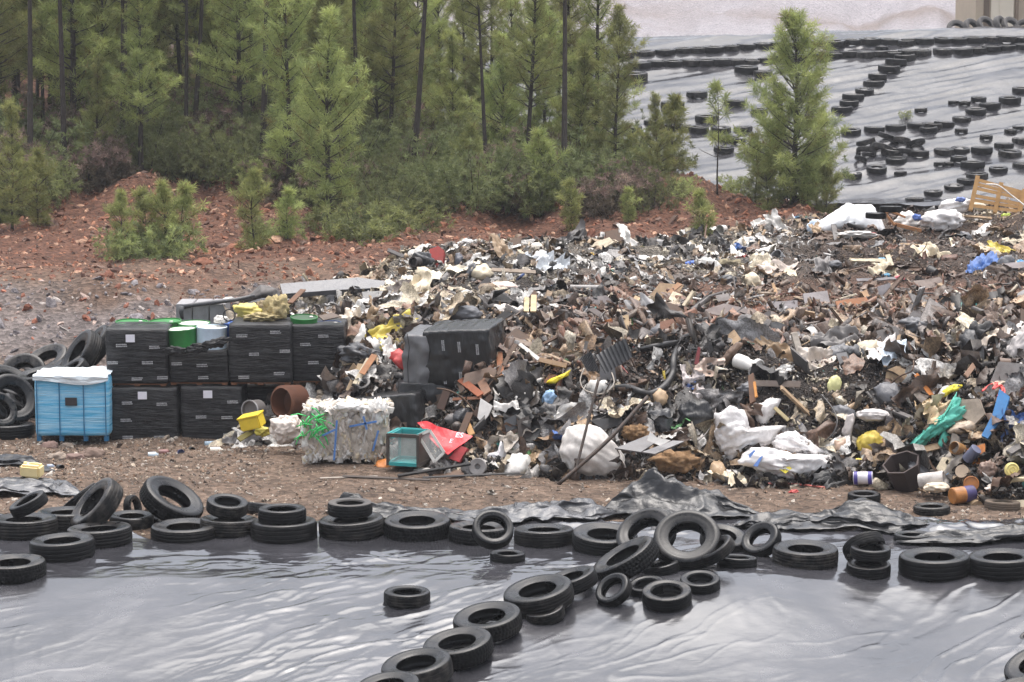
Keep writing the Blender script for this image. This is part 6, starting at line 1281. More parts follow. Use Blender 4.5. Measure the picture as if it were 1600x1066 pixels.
sheet('cloth', 'white sheet folded over the top of the rolled mattress', 'cloth', 1584, 530, 50, 40, srgb(222, 214, 208), amp=.14)
pk('plank', 'straight brown lath leaning below the draped cream cloth', 'plank', (1504, 610), (1532, 572), 8, srgb(150, 118, 96), lift=.25)
sheet('plastic_film', 'white film thrown across the upper right slope', 'film', 1378, 552, 56, 36, srgb(206, 200, 196), amp=.16, lm='the white film')
sheet('plastic_film', 'bluish white film right of the white film', 'film', 1396, 562, 32, 26, srgb(204, 216, 228), amp=.12)
bl('tyre_strip', 'dark curled rubber strip above the white film', 'rubber strip', 0, 0, out=[(1416, 516), (1424, 522), (1440, 528), (1443, 536), (1428, 540), (1418, 532)], col=srgb(54, 44, 40), depth=.5, fwd=1.2)
bl('foam_pad', 'pale yellow foam piece on the dark soil slope', 'foam', 1303, 602, 22, 30, srgb(226, 222, 160), depth=.5, crumple=.1, fwd=1.2, rot=-12, lm='the pale yellow foam', dirt=.1)
sl('panel', 'light grey plastic piece above the pale yellow foam', 'panel', [(1306, 556), (1322, 553), (1326, 562), (1312, 573)], col=LGREY, lift=.12)
sheet('cloth', 'cream rag with a blue spot on the dark soil slope', 'cloth', 1278, 568, 54, 30, srgb(206, 194, 182), amp=.12, lm='the cream rag')
bl('pipe', 'flat grey gutter piece on the dark soil left of the cream rag', 'gutter', 1245, 554, 30, 12, srgb(150, 150, 152), depth=.5, crumple=.05, rot=8)
sl('plate', 'black shining sheet lying on the dark soil at its top left', 'sheet', [(1186, 512), (1212, 507), (1250, 522), (1244, 530), (1208, 522)], m=M_dbag, lift=.12, lm='the black shining sheet')
hose('hoop', 'thin green hoop standing in the soil left of the black shining sheet', 'hoop', [(1172, 508), (1158, 514), (1155, 525), (1162, 536), (1176, 542), (1190, 536)], 2.2, srgb(70, 104, 90), .12)
vessel('pipe', 'tan and grey rolled carpet at the top of the dark soil', 'carpet roll', 1326, 511, [(0, -20), (6, -20), (6.5, 18), (5, 19), (3, 17), (0, 17)], (.85, -.3, -.35), srgb(150, 130, 108), fwd=.1)
bl('plastic_bag', 'grey film bag at the upper right of the dark soil', 'plastic bag', 1430, 508, 56, 24, m=M_gbag, depth=.8, crumple=.25, fold=.3)
bl('log', 'brown branch piece lying left of the white flanged tube', 'log', 0, 0, out=[(1120, 570), (1135, 548), (1150, 534), (1160, 538), (1150, 552), (1132, 574)], col=srgb(104, 82, 66), depth=.6, crumple=.1, fwd=1.0)
sl('panel', 'dark red plastic strip right of the black hose', 'strip', [(1086, 575), (1092, 548), (1096, 550), (1093, 576)], col=srgb(122, 40, 46), lift=.2)
# plateau and crest
bl('plastic_bag', 'dark grey round bag on top of the big wrapped bale', 'plastic bag', 726, 491, 54, 26, m=M_gbag, depth=.8, crumple=.08, fold=.1, lm='the dark grey round bag', fwd=.4)
sheet('plastic_film', 'large cream film spread high on the left of the heap', 'film', 676, 445, 88, 32, srgb(222, 212, 192), amp=.2, lm='the large cream film')
bl('plastic_bag', 'white bag left of the dark grey round bag', 'plastic bag', 712, 476, 42, 20, WHITE, depth=.8, crumple=.2, fold=.15)
sl('carton', 'dark red torn carton standing at the crest', 'carton', [(676, 402), (690, 397), (699, 404), (696, 430), (690, 436), (678, 420)], col=srgb(150, 44, 40), thick=.15, lift=.25, lm='the dark red carton')
bl('plastic_bag', 'dark blue grey bag right of the dark red carton', 'plastic bag', 712, 415, 26, 40, srgb(84, 86, 96), depth=.7, crumple=.2, fold=.2)
bl('jug', 'orange yellow jug just right of the dark red carton', 'jug', 712, 429, 15, 12, srgb(224, 168, 74), depth=.8, fwd=2.2, crumple=.1)
vessel('pipe', 'dark pipe end poking out left of the dark red carton', 'pipe', 650, 410, [(0, -8), (8, -8), (8, 8), (6.5, 8), (6, 0), (0, 0)], (-.5, -.85, .1), srgb(60, 54, 52), fwd=.2)
bl('ball', 'round white ball of plastic on the crest', 'ball', 838, 388, 22, 18, srgb(222, 214, 202), depth=1, crumple=.05, fold=.05, lm='the round white ball')
sheet('plastic_film', 'wide bluish white film below the round white ball', 'film', 864, 414, 84, 26, srgb(206, 210, 214), amp=.2, lm='the wide white film')
bl('jug', 'small yellow cup on the crest', 'cup', 924, 399, 9, 9, srgb(226, 186, 76), depth=.9, lm='the yellow cup')
vessel('pipe', 'thick grey plastic pipe lying on the plateau', 'pipe', 915, 451, [(0, -24), (5.6, -24), (5.6, 24), (4.8, 24), (4.4, 10), (0, 10)], (1, -.1, 0), srgb(136, 132, 130), fwd=.1, lm='the thick grey pipe')
bl('plastic_bag', 'pink white round bag left of centre on the plateau', 'plastic bag', 785, 452, 50, 22, srgb(222, 200, 188), depth=.8, crumple=.15, fold=.12, lm='the pink white bag')
pk('plank', 'long weathered plank lying on the upper left plateau', 'plank', (768, 429), (837, 433), 7, srgb(166, 150, 134), lift=.1)
sl('plate', 'dark metal plate leaning left of the long weathered plank', 'plate', [(738, 458), (758, 440), (764, 446), (748, 466)], col=srgb(64, 60, 60), lift=.2)
for i, (a, b, w_, lb) in enumerate([((823, 486), (822, 508), 8, 'left of two white boards standing on the plateau edge'), ((834, 482), (833, 508), 9, 'right of two white boards standing on the plateau edge')]): pk('plank', lb, 'board', a, b, w_, srgb(214, 190, 150), lift=.25)
sl('board', 'black rubber shard jutting up above the big bale', 'shard', [(768, 512), (782, 500), (797, 504), (784, 512), (778, 523)], col=BLACK, lift=.3)
bl('plastic_bag', 'white plastic spill above the black rubber shard', 'plastic bag', 790, 490, 60, 26, srgb(216, 208, 200), depth=.7, crumple=.25, fold=.2)
for i, (pts, c, lb) in enumerate([
  ([(838, 520), (856, 502), (880, 500), (884, 520), (862, 536)], srgb(138, 126, 120), 'broad grey brown board left of the red soil'), ([(872, 524), (900, 502), (925, 508), (905, 532), (884, 538)], srgb(150, 128, 116), 'broad board in the red soil, right of the upright plank'),
  ([(868, 498), (879, 498), (879, 546), (871, 546)], srgb(116, 94, 82), 'upright brown plank in front of the broad boards'), ([(902, 472), (945, 468), (962, 482), (930, 488)], srgb(112, 104, 104), 'dark grey board near the thick grey pipe'),
  ([(916, 486), (928, 484), (956, 504), (950, 509)], srgb(140, 130, 126), 'long narrow grey board pointing at the cream crossed boards'), ([(958, 486), (983, 486), (981, 496), (958, 496)], srgb(200, 172, 130), 'flat cream board lying left of the crossed boards'),
  ([(979, 494), (995, 469), (1003, 473), (988, 497)], srgb(206, 178, 140), 'cream board slanting up, upper of the crossed boards'), ([(968, 497), (980, 495), (981, 521), (969, 524)], srgb(214, 186, 148), 'cream board hanging down, lower of the crossed boards'),
  ([(1029, 474), (1060, 447), (1068, 450), (1036, 474)], srgb(176, 136, 104), 'brown plank slanting up left of the long dark pole'), ([(1207, 449), (1211, 447), (1220, 471), (1214, 474)], srgb(186, 150, 112), 'pale plank standing above the wide grey panels'),
  ([(1092, 492), (1130, 480), (1172, 490), (1176, 505), (1128, 500)], srgb(136, 124, 120), 'broad grey panel in the middle of the plateau'), ([(1198, 478), (1246, 476), (1247, 496), (1196, 494)], srgb(128, 122, 124), 'left wide grey panel in the board field'),
  ([(1252, 466), (1290, 461), (1296, 480), (1256, 484)], srgb(142, 136, 136), 'right wide grey panel in the board field'), ([(1246, 486), (1262, 486), (1262, 502), (1245, 500)], srgb(130, 116, 110), 'small grey panel between the two wide grey panels'),
  ([(1120, 466), (1140, 463), (1144, 473), (1124, 476)], srgb(156, 148, 144), 'small pale panel near the middle of the long dark pole'), ([(1178, 504), (1204, 490), (1205, 500), (1190, 510)], srgb(64, 58, 58), 'black panel standing at the top of the dark soil'),
  ([(1302, 476), (1350, 470), (1356, 480), (1340, 488), (1304, 488)], srgb(150, 98, 62), 'orange brown wooden drawer side on the plateau'), ([(1348, 462), (1356, 458), (1364, 478), (1358, 481)], srgb(176, 140, 104), 'pale plank standing right of the orange brown wood'),
  ([(1372, 452), (1392, 446), (1396, 470), (1376, 476)], srgb(122, 118, 122), 'grey sheet right of the pale standing plank'), ([(1340, 440), (1400, 438), (1404, 442), (1342, 444)], srgb(150, 146, 148), 'long flat grey board across the upper plateau'),
  ([(1430, 446), (1470, 438), (1482, 450), (1440, 458)], srgb(136, 122, 114), 'brown grey board right of the plateau middle'), ([(1456, 424), (1466, 422), (1484, 438), (1472, 440)], srgb(180, 156, 128), 'pale short board on the right plateau'),
  ([(1548, 422), (1604, 414), (1606, 424), (1560, 428)], srgb(142, 134, 134), 'long grey board at the right photo edge on the plateau'), ([(1040, 500), (1066, 492), (1072, 500), (1046, 508)], srgb(126, 112, 106), 'grey brown board left of the broad grey panel')]):
    sl('board', lb, 'board', pts, col=c, thick=.025, lift=.10, tilt=.35, lm=('the ' + lb.split(' ')[0] + ' ' + lb.split(' ')[1] + ' board') if i in (0, 4) else ('the cream crossed boards' if i == 7 else 'the wide grey panels' if i == 11 else 'the orange brown wood' if i == 16 else 'the broad grey panel' if i == 10 else None), warp=.02)
bl('plank', 'bright blue plastic piece on the plateau', 'plastic piece', 0, 0, out=[(1055, 418), (1068, 410), (1090, 406), (1096, 410), (1080, 416), (1060, 422)], col=srgb(66, 104, 190), depth=.4, crumple=.06, lm='the bright blue piece', dirt=.05)
bl('plastic_bag', 'shiny black bag with white creases on the plateau', 'plastic bag', 1136, 438, 32, 17, m=M_dbag, depth=.8, crumple=.12, fold=.25, lm='the creased black bag', pull=60)
vessel('bucket', 'grey bucket lying tipped on the crest side of the plateau', 'bucket', 1217, 404, [(0, -9), (8, -9), (10, 9), (10.6, 9.5), (9.2, 9.5), (7, -6), (0, -6)], (-.55, -.5, .5), srgb(120, 120, 122), lm='the tipped grey bucket', fwd=.1)
bl('cloth', 'dark blue grey cloth strip on the crest right of the blue piece', 'cloth', 1160, 391, 44, 10, srgb(88, 94, 116), depth=.6, crumple=.2)
bl('foam_pad', 'mossy grey foam mound in the middle of the plateau', 'foam', 1130, 417, 60, 22, m=mat(srgb(140, 130, 106), .95, .5, name='moss_foam'), depth=.8, crumple=.3, fold=.3, freq=4, lm='the mossy foam')
bl('plastic_bag', 'white crumpled packet left of the tipped grey bucket', 'plastic bag', 1187, 413, 32, 16, WHITE, depth=.7, crumple=.2, fold=.2)
sheet('plastic_film', 'long pale film below the white crumpled packet', 'film', 1200, 425, 100, 14, srgb(214, 200, 188), amp=.14)
for x, y, c, lb in [(1366, 427, srgb(40, 40, 42), 'dark log like roll on the right plateau'), (1377, 407, srgb(90, 170, 206), 'light blue scrap on the right plateau'), (1528, 412, srgb(84, 110, 180), 'blue scrap at the far right of the plateau'), (1594, 411, srgb(90, 160, 210), 'sky blue scrap at the right photo edge'), (1453, 427, srgb(226, 214, 130), 'pale yellow scrap on the right plateau'), (1400, 421, srgb(214, 196, 150), 'cream packet left of the pale yellow scrap'), (1385, 432, srgb(70, 130, 160), 'teal blue scrap below the cream packet'), (1332, 366, srgb(80, 170, 190), 'turquoise scrap at the foot of the great white crest bag'), (1405, 435, srgb(190, 90, 100), 'pinkish red scrap near the teal blue scrap'), (1572, 338, srgb(190, 210, 80), 'lime green scrap under the leaning pallet')]:
    bl('scrap', lb, 'scrap', x, y, 30 if 'log' in lb else 15, 9, c, depth=.8, crumple=.25, fold=.15, dirt=.1)
# ---------------------------------------------------------------- bunched black plastic behind the tyre row
M_fold = film_mat('bunched_film', base=(.008, .008, .009), rough=.18, ior=1.5, stretch=(1, 1, 1), scale=4, bump=.5, dust=.18, dcol=(.13, .13, .135))
M_foldg = film_mat('grey_bunched_film', base=(.03, .03, .033), rough=.2, ior=1.55, stretch=(1, 1, 1), scale=4, bump=.5, dust=.5, dcol=(.24, .24, .25))
def bunched(label, line, half, hgt, seed, m=None, lm=None, humps=(), fq=1.0, skew=.6):
    """heaped film: line of ground points (px,py), half width in metres, height; sharp creases"""
    pts = [hit(*p)[0] for p in line]; L = [0]
    for a, b in zip(pts, pts[1:]): L.append(L[-1] + (b - a).length)
    nu, nv = max(70, int(L[-1] / .028)), 72; S, Tt = np.meshgrid(np.linspace(0, L[-1], nu), np.linspace(-1, 1, nv))
    cx = np.interp(S, L, [p.x for p in pts]); cy = np.interp(S, L, [p.y for p in pts]); hw = np.interp(S, L, half if isinstance(half, list) else [half] * len(pts)); hh = np.interp(S, L, hgt if isinstance(hgt, list) else [hgt] * len(pts))
    e = (1 - .35 * np.abs(fbm(S * 1.1, Tt * 2, 0, seed, 3))); endt = np.clip(np.minimum(S, L[-1] - S) / .5, 0, 1) ** .5
    X = cx + .12 * fbm(S * 1.5, Tt * 1.5, 3, seed + 1, 3); Y = cy + Tt * hw * e * endt
    env = np.clip(1 - np.abs(Tt + .15) ** 1.6, 0, 1) * endt; w1 = S * fq + skew * Tt + .35 * fbm(S * .8, Tt, 5, seed + 2, 3)
    def tri(a, fr_, k): q_ = S * math.cos(a) * fr_ + Tt * hw * math.sin(a) * fr_ * 1.6 + .55 * fbm(S * .9 * fr_ / 2, Tt * 1.2, k, seed + k, 2); return np.abs((q_ % 2) - 1)
    cr_ = .5 * tri(.5, 2.1, 11) + .32 * tri(-.7, 3.3, 13) + .22 * tri(1.2, 4.6, 17) + .16 * tri(.1, 7.5, 19) - .55
    r1 = np.abs(((w1 * 1.9 + seed) % 2) - 1); r2 = ridged(S * 1.5 * fq + Tt, Tt * 2.2, 0, seed + 4, 4) - .7; r3 = np.abs(noise(S * 6, Tt * 3, 1, seed + 9))
    Z = hh * env * (.5 + .30 * r1 + .15 * r2 + .75 * cr_) + hh * .08 * r3 * endt
    for (hx, ht, ha, hs) in humps: Z = Z + ha * np.exp(-((S / L[-1] - hx) / hs) ** 4 - ((Tt - ht) / .55) ** 2) * (1 + .1 * r2 + .4 * cr_)
    gz = np.array([[max(drop(float(X[j, i]), float(Y[j, i]), B_ALL)[0].z, 0) for i in range(nu)] for j in range(nv)])
    Zt = gz + .015 + np.maximum(Z, 0)
    c = Vector((float(cx.mean()), float(cy.mean()), 0)); V = np.stack([X, Y, Zt], -1) - np.array(c)
    o = obj('plastic_sheet', mesh('plastic_sheet', V, gridfaces(nu, nv)), m or M_fold); o.location = c
    return finish(o, label, 'plastic sheet', lm, sum(p[0] for p in line) / len(line), sum(p[1] for p in line) / len(line))
bunched('grey crumpled plastic heaped at the left edge around the cream canister', [(-60, 770), (20, 765), (75, 765), (130, 775)], [.9, .9, .7, .3], [.2, .22, .2, .1], 401, M_foldg)
bunched('black plastic folds at the left edge behind the cream canister', [(-60, 728), (0, 724), (40, 727), (84, 737)], [.5, .45, .35, .2], [.2, .2, .16, .06], 403)
bunched('low black plastic folds behind the stacked tyres in the middle', [(520, 800), (600, 804), (690, 806), (760, 808)], [.4, .5, .5, .4], [.22, .2, .14, .14], 405, humps=[(.12, .2, .2, .08)])
bunched('rumpled grey black plastic left of the big plastic hump', [(700, 812), (800, 808), (880, 806), (970, 806)], [.5, .7, .8, .7], [.14, .22, .26, .24], 407, M_foldg, skew=1.2)
bunched('great hump of bunched black plastic rising behind the tyre junction', [(935, 806), (990, 800), (1060, 798), (1130, 800), (1190, 806)], [.5, .75, .8, .75, .3], [.25, .30, .32, .24, .08], 409, lm='the great plastic hump', humps=[(.27, .1, .26, .14), (.42, .1, .14, .12), (.62, .0, .22, .17)])
bunched('long folds of black plastic spreading right of the big hump', [(1140, 824), (1220, 822), (1310, 818), (1400, 816), (1450, 818)], [.45, .7, .9, .8, .2], [.18, .24, .24, .18, .05], 411, skew=1.8, fq=.8, humps=[(.68, .7, .18, .1)])
bunched('black plastic folds lying right along the pair of tyres at the edge', [(1400, 850), (1480, 846), (1560, 842), (1660, 838)], [.25, .4, .5, .5], [.08, .16, .20, .2], 413, skew=1.5, fq=.7)
bunched('thin grey plastic tongue lying on soil above the right pair of tyres', [(1500, 842), (1560, 834), (1640, 830)], [.2, .3, .3], [.06, .12, .12], 415, M_foldg)
# ---------------------------------------------------------------- uncountable litter: scraps, soil crumbs, stones
def templates():
    r = np.random.default_rng(3); T_ = {}
    sh = []
    for k in range(16):                      # crumpled rag/film
        n = 7; g = np.linspace(-.5, .5, n); A, B = np.meshgrid(g, g); z = .30 * fbm(A * 3.2, B * 3.2, k * 3.7, 77, 3) + .05 * r.normal(size=A.shape); rg = 1 + .6 * fbm(np.arctan2(B, A) * 1.1 + 5, np.hypot(A, B), k * 2.3, 79, 2)
        V = np.stack([A * rg * 1.1, B * rg * (.35 + .5 * r.random()) + .03 * r.normal(size=A.shape), z], -1).reshape(-1, 3); sh.append((V, gridfaces(n, n)))
    T_['sheet'] = sh; mt = []
    for k in range(14):                      # big limp rags, bags and torn film lying close
        n = 13; g = np.linspace(-.5, .5, n); A, B = np.meshgrid(g, g); rg = 1 + .42 * fbm(np.arctan2(B, A) * 1.2 + 5, np.hypot(A, B), k * 2.9, 179, 3)
        z = .10 * (ridged(A * 3 + k, B * 3, k * 1.3, 171, 3) - .8) + .07 * fbm(A * 4, B * 4, k * 3.1, 175, 2)
        V = np.stack([A * rg, B * rg * r.uniform(.4, .8), z], -1).reshape(-1, 3); mt.append((V, gridfaces(n, n)))
    T_['mat'] = mt; cu = []
    q = np.array([[0, 1, 3, 2], [4, 6, 7, 5], [0, 4, 5, 1], [2, 3, 7, 6], [0, 2, 6, 4], [1, 5, 7, 3]])
    for k in range(8):
        v = np.array([[a, b, c] for a in (-.5, .5) for b in (-.5, .5) for c in (-.5, .5)]); v = v * np.array([1, r.uniform(.08, .45), r.uniform(.03, .1)]) * (1 + .12 * r.normal(size=(8, 3))); cu.append((v, q))
    T_['chip'] = cu; lu = []
    bm = bmesh.new(); bmesh.ops.create_icosphere(bm, subdivisions=2, radius=.5); bm.verts.ensure_lookup_table(); iv = np.array([p.co[:] for p in bm.verts]); fi = np.array([[p.index for p in f.verts] for f in bm.faces]); bm.free()
    fi = np.concatenate([fi, fi[:, 2:]], 1)
    for k in range(8):
        d = 1 + .45 * fbm(iv[:, 0] * 3, iv[:, 1] * 3, iv[:, 2] * 3 + k * 5, 55, 2)
        lu.append((iv * d[:, None] * np.array([1, r.uniform(.5, 1), r.uniform(.3, .7)]), fi))
    T_['lump'] = lu; st = []
    for k in range(8):                       # strips, wires, laths of film
        n = 7; t = np.linspace(-.5, .5, n); c = np.stack([t, .18 * np.sin(t * r.uniform(2, 9) + k), .12 * np.cos(t * r.uniform(2, 9))], 1); wv = r.uniform(.02, .07)
        V = np.concatenate([c + [0, wv, .0], c - [0, wv, .02]]); F_ = np.array([[i, i + 1, i + 1 + n, i + n] for i in range(n - 1)]); st.append((V, F_))
    T_['strip'] = st; return T_
TPL = templates()
def scatter(name, label, pos, nrm, kinds, sizes, cols, m, seed, lift=.02, flat=.6):
    r = np.random.default_rng(seed); Vs, Fs, Cs, b = [], [], [], 0; n_ = len(pos)
    F3 = []
    for i in range(n_):
        v, f = TPL[kinds[i]][r.integers(len(TPL[kinds[i]]))]
        z = nrm[i] * flat + r.normal(size=3) * (1 - flat) * .9; z /= np.linalg.norm(z); x = np.cross(z, r.normal(size=3)); x /= np.linalg.norm(x); y = np.cross(z, x)
        w3 = (v * sizes[i]) @ np.stack([x, y, z]) + pos[i] + nrm[i] / np.linalg.norm(nrm[i]) * (lift * r.random() + (.05 if kinds[i] == 'mat' else 0)) 
        Vs.append(w3); Fs.append(f + b); b += len(v); Cs.append(np.tile(cols[i], (len(v), 1)))
    V = np.concatenate(Vs); Fq = np.concatenate(Fs)
    bad = Fq[:, 2] == Fq[:, 3]
    faces = [tuple(q) for q in Fq[~bad].tolist()] + [tuple(q[:3]) for q in Fq[bad].tolist()]
    o = obj(name, mesh(name, V, faces, name == 'litter', np.concatenate(Cs)), m); tag(o, label, None, None, 'stuff'); return o
def sample(o, n, seed, keep):
    """random points on a sheet of ground, in proportion to its real area"""
    r = np.random.default_rng(seed); me = o.data; nv = len(me.vertices); co = np.empty(nv * 3, np.float32); me.vertices.foreach_get('co', co); co = co.reshape(-1, 3)
    lv = np.empty(len(me.loops), np.int32); me.loops.foreach_get('vertex_index', lv); q = lv.reshape(-1, 4); A, B, Cc, D = (co[q[:, k]] for k in range(4))
    nr = np.cross(Cc - A, D - B); ar = np.linalg.norm(nr, axis=1) / 2; nr = nr / (np.linalg.norm(nr, axis=1, keepdims=True) + 1e-9); nr *= np.sign(nr[:, 2:3] + 1e-9)
    mid = (A + Cc) / 2; k_ = keep(mid); p = ar * k_; p = p / p.sum(); idx = r.choice(len(q), n, p=p); u, v = r.random((n, 1)), r.random((n, 1))
    pos = (A[idx] * (1 - u) + B[idx] * u) * (1 - v) + (D[idx] * (1 - u) + Cc[idx] * u) * v
    return pos, nr[idx]
def pix(p):
    d = p - np.array(CAM); f = d[:, 1] * math.cos(PITCH) - d[:, 2] * math.sin(PITCH); u = d[:, 1] * math.sin(PITCH) + d[:, 2] * math.cos(PITCH)
    return 800 + F * d[:, 0] / f, 533 - F * u / f
PAL = {'white': [WHITE, srgb(214, 210, 206), srgb(232, 228, 222)], 'cream': [CREAM, srgb(216, 204, 182), srgb(190, 172, 146)], 'tan': [TAN, srgb(150, 122, 94), srgb(184, 156, 126)], 'grey': [GREY, LGREY, srgb(136, 132, 130), srgb(92, 90, 90)],
       'dark': [srgb(22, 21, 21), srgb(32, 29, 28), srgb(44, 39, 37)], 'brown': [BROWN, srgb(84, 64, 50), srgb(112, 84, 66), srgb(70, 54, 44)], 'board': [srgb(126, 106, 94), srgb(140, 118, 102), srgb(112, 92, 80), srgb(132, 124, 120)], 'soil': [srgb(60, 52, 46), srgb(78, 68, 60), srgb(50, 44, 40), srgb(98, 86, 76)],
       'red': [srgb(150, 104, 82), srgb(126, 84, 64), srgb(166, 122, 98)], 'col': [srgb(70, 110, 180), srgb(196, 60, 56), srgb(222, 196, 70), srgb(80, 160, 150), srgb(214, 130, 60), srgb(90, 150, 90), srgb(120, 170, 210)]}
ZONES = {   # (tone: weight), (shape: weight), size
 'back': (dict(white=32, cream=22, tan=11, grey=10, dark=13, brown=11, col=.8), dict(sheet=60, lump=14, chip=8, strip=18), .17),
 'right_back': (dict(white=6, cream=9, tan=13, grey=5, dark=8, brown=26, soil=20, red=12, col=.5), dict(sheet=38, lump=26, chip=16, strip=20), .12),
 'boards': (dict(white=4, cream=7, tan=14, grey=6, dark=8, brown=26, board=30, red=18, col=.5), dict(sheet=22, lump=10, chip=52, strip=16), .19),
 'burnt': (dict(white=8, cream=5, tan=6, grey=11, dark=44, brown=13, soil=12, col=.8), dict(sheet=48, lump=14, chip=14, strip=24), .15),
 'soil': (dict(white=2.5, cream=4, tan=5, grey=6, dark=24, brown=12, soil=46, col=.4), dict(sheet=22, lump=56, chip=8, strip=14), .085),
 'right': (dict(white=11, cream=14, tan=14, grey=9, dark=28, brown=18, col=.9), dict(sheet=52, lump=16, chip=14, strip=18), .16),
 'left': (dict(white=26, cream=30, tan=16, grey=8, dark=9, brown=14, col=1.0), dict(sheet=58, lump=14, chip=14, strip=14), .17)}
def zone_of(x, y):
    r = random.random
    x += random.gauss(0, 22); y += random.gauss(0, 9)
    if y > 690: return random.choice(['burnt', 'right', 'right'])
    if x < 655: return 'left'
    if y < 452: return 'back' if x < 1180 + (450 - y) * .8 else 'right_back'
    if y < 528 and x > 850: return 'boards'
    if y < 500: return 'back'
    if 760 < x < 900 and y < 600: return 'boards'
    if x < 1130: return 'burnt'
    if x < 1420 and y < 690: return 'soil' if (y > 540 or x > 1180) else 'burnt'
    return 'right'
def wpick(d): return random.choices(list(d), list(d.values()))[0]
random.seed(77)
vis = lambda m_: (lambda xy: ((xy[0] > 180) & (xy[0] < 1700) & (xy[1] > 300) & (xy[1] < 800)).astype(float))(pix(m_)) * (m_[:, 2] > -.12) * np.where(m_[:, 1] > 69, .05, np.where(m_[:, 1] > 52, .55, 1.5))
M_scrap = attr_mat('litter', .45, .3, 30, .5, .45, .75); M_crumb = attr_mat('crumbs', .75, .3, 40, .35, .4)
pos, nr = sample(heap, 42000, 5, vis); X_, Y_ = pix(pos); kd, sz, cl, keep = [], [], [], []; TN = {a: fbm(pos[:, 0] * .55, pos[:, 1] * .4, pos[:, 2] * .9, 700 + 9 * j, 3) for j, a in enumerate(PAL)}
for i in range(len(pos)):
    z = zone_of(X_[i], Y_[i]); tone, shp, s = ZONES[z]
    tn = {a: w_ * math.exp(2.2 * TN[a][i]) for a, w_ in tone.items()}   # like lies with like: whole loads of one stuff
    t = wpick(tn); c = np.array(random.choice(PAL[t])); mud = np.array(srgb(88, 76, 66)); q_ = random.random() ** 2 * .5; c = (c * (1 - q_) + mud * q_) * random.uniform(.6, 1.08); k = wpick(shp)
    if t in ('soil',): k = 'lump'
    kd.append(k); ss = s * math.exp(random.gauss(-.35, .62)); ss *= {'sheet': 1.2, 'lump': .6, 'chip': 1.5, 'strip': 2.0}[k]; sz.append(min(ss, .75) * (.70 if pos[i][1] > 49.5 else 1)); cl.append(c)
rb = np.random.default_rng(9); extra = rb.choice(len(pos), 2900, replace=False); rb_ = []
for i in extra:
    z = zone_of(X_[i], Y_[i]); tone = dict(ZONES[z][0]); tone.pop('soil', None); tone.pop('red', None)
    if random.random() < dict(soil=.8, right_back=.72, boards=.45, burnt=.25).get(z, .12): continue
    if min(math.hypot(X_[i] - l[0], Y_[i] - l[1]) for l in LM) < 27 or (600 < X_[i] < 790 and 505 < Y_[i] < 720) or Y_[i] > 715 or (955 < X_[i] < 1090 and 530 < Y_[i] < 630): continue
    tn = {a: w_ * math.exp(2.6 * TN[a][i]) for a, w_ in tone.items()}; t = wpick(tn); c = np.array(random.choice(PAL[t])) * random.uniform(.7, 1.08)
    kd[i] = 'chip' if (z == 'boards' and random.random() < .45) else 'mat'; sz[i] = (.35 + .75 * random.random() ** 1.7) * (.62 if pos[i][1] > 50 else 1.0); cl[i] = c; rb_.append(i)
nr = nr.copy(); nr[pos[:, 1] > 49] *= 1.9; nr[rb_] = nr[rb_] / np.linalg.norm(nr[rb_], axis=1, keepdims=True) * 4.5               # the big ones lie flat
scatter('litter', 'dense small scraps of film, rag and wood covering the mound', pos, nr, kd, sz, cl, M_scrap, 6, .05, .42)
pos, nr = sample(heap, 16000, 8, lambda m_: vis(m_) * (m_[:, 1] < 52)); X_, Y_ = pix(pos)
cl = [np.array(random.choice(PAL[random.choice(['soil', 'dark', 'soil', 'brown', 'grey'] if not (y < 530 and x > 850) else ['red', 'brown', 'board', 'soil'])])) * random.uniform(.6, 1.3) for x, y in zip(X_, Y_)]
scatter('rubble', 'crumbs of dark soil between the scraps on the mound', pos, nr, ['lump'] * len(pos), [random.uniform(.02, .08) for _ in pos], cl, M_crumb, 9, .02, .3)
def gz_keep(m_):
    x, y = pix(m_); return (((x > -60) & (x < 1680) & (m_[:, 1] > 39) & (m_[:, 1] < 49.5)) * (1 + 1.6 * (x < 420) * (m_[:, 1] > 43))).astype(float)
pos, nr = sample(ground, 15000, 15, gz_keep); st_c = [srgb(150, 132, 114), srgb(120, 104, 92), srgb(176, 160, 142), srgb(96, 84, 76), srgb(140, 112, 90), srgb(190, 180, 168)]
scatter('gravel', 'small stones and chips on the bare strip before the mound', pos, nr, [random.choice(['lump', 'lump', 'lump', 'chip', 'sheet']) for _ in pos], [math.exp(random.gauss(-3.25, .45)) for _ in pos], [np.array(random.choice(st_c)) * random.uniform(.6, 1.1) for _ in pos], M_crumb, 16, .0, .5)
pos, nr = sample(ground, 13000, 25, lambda m_: (lambda xy: ((xy[0] > -60) & (xy[0] < 1400) & (m_[:, 1] > 49.5) & (m_[:, 1] < 80)).astype(float))(pix(m_)))
bk_g = [srgb(140, 134, 136), srgb(110, 104, 106), srgb(160, 140, 130), srgb(150, 96, 76), srgb(176, 166, 160)]; bk_r = [srgb(150, 98, 74), srgb(124, 80, 62), srgb(176, 124, 96), srgb(96, 66, 54), srgb(190, 150, 124), srgb(120, 96, 84)]
scatter('pebbles', 'loose stones on the grey bank and the red earth', pos, nr, [random.choice(['lump', 'lump', 'lump', 'chip']) for _ in pos], [math.exp(random.gauss(-2.25, .5)) for _ in pos], [np.array(random.choice(bk_g if (p[1] < 60 and p[0] < -3) else bk_r)) * random.uniform(.65, 1.15) for p in pos], M_crumb, 26, .0, .4)
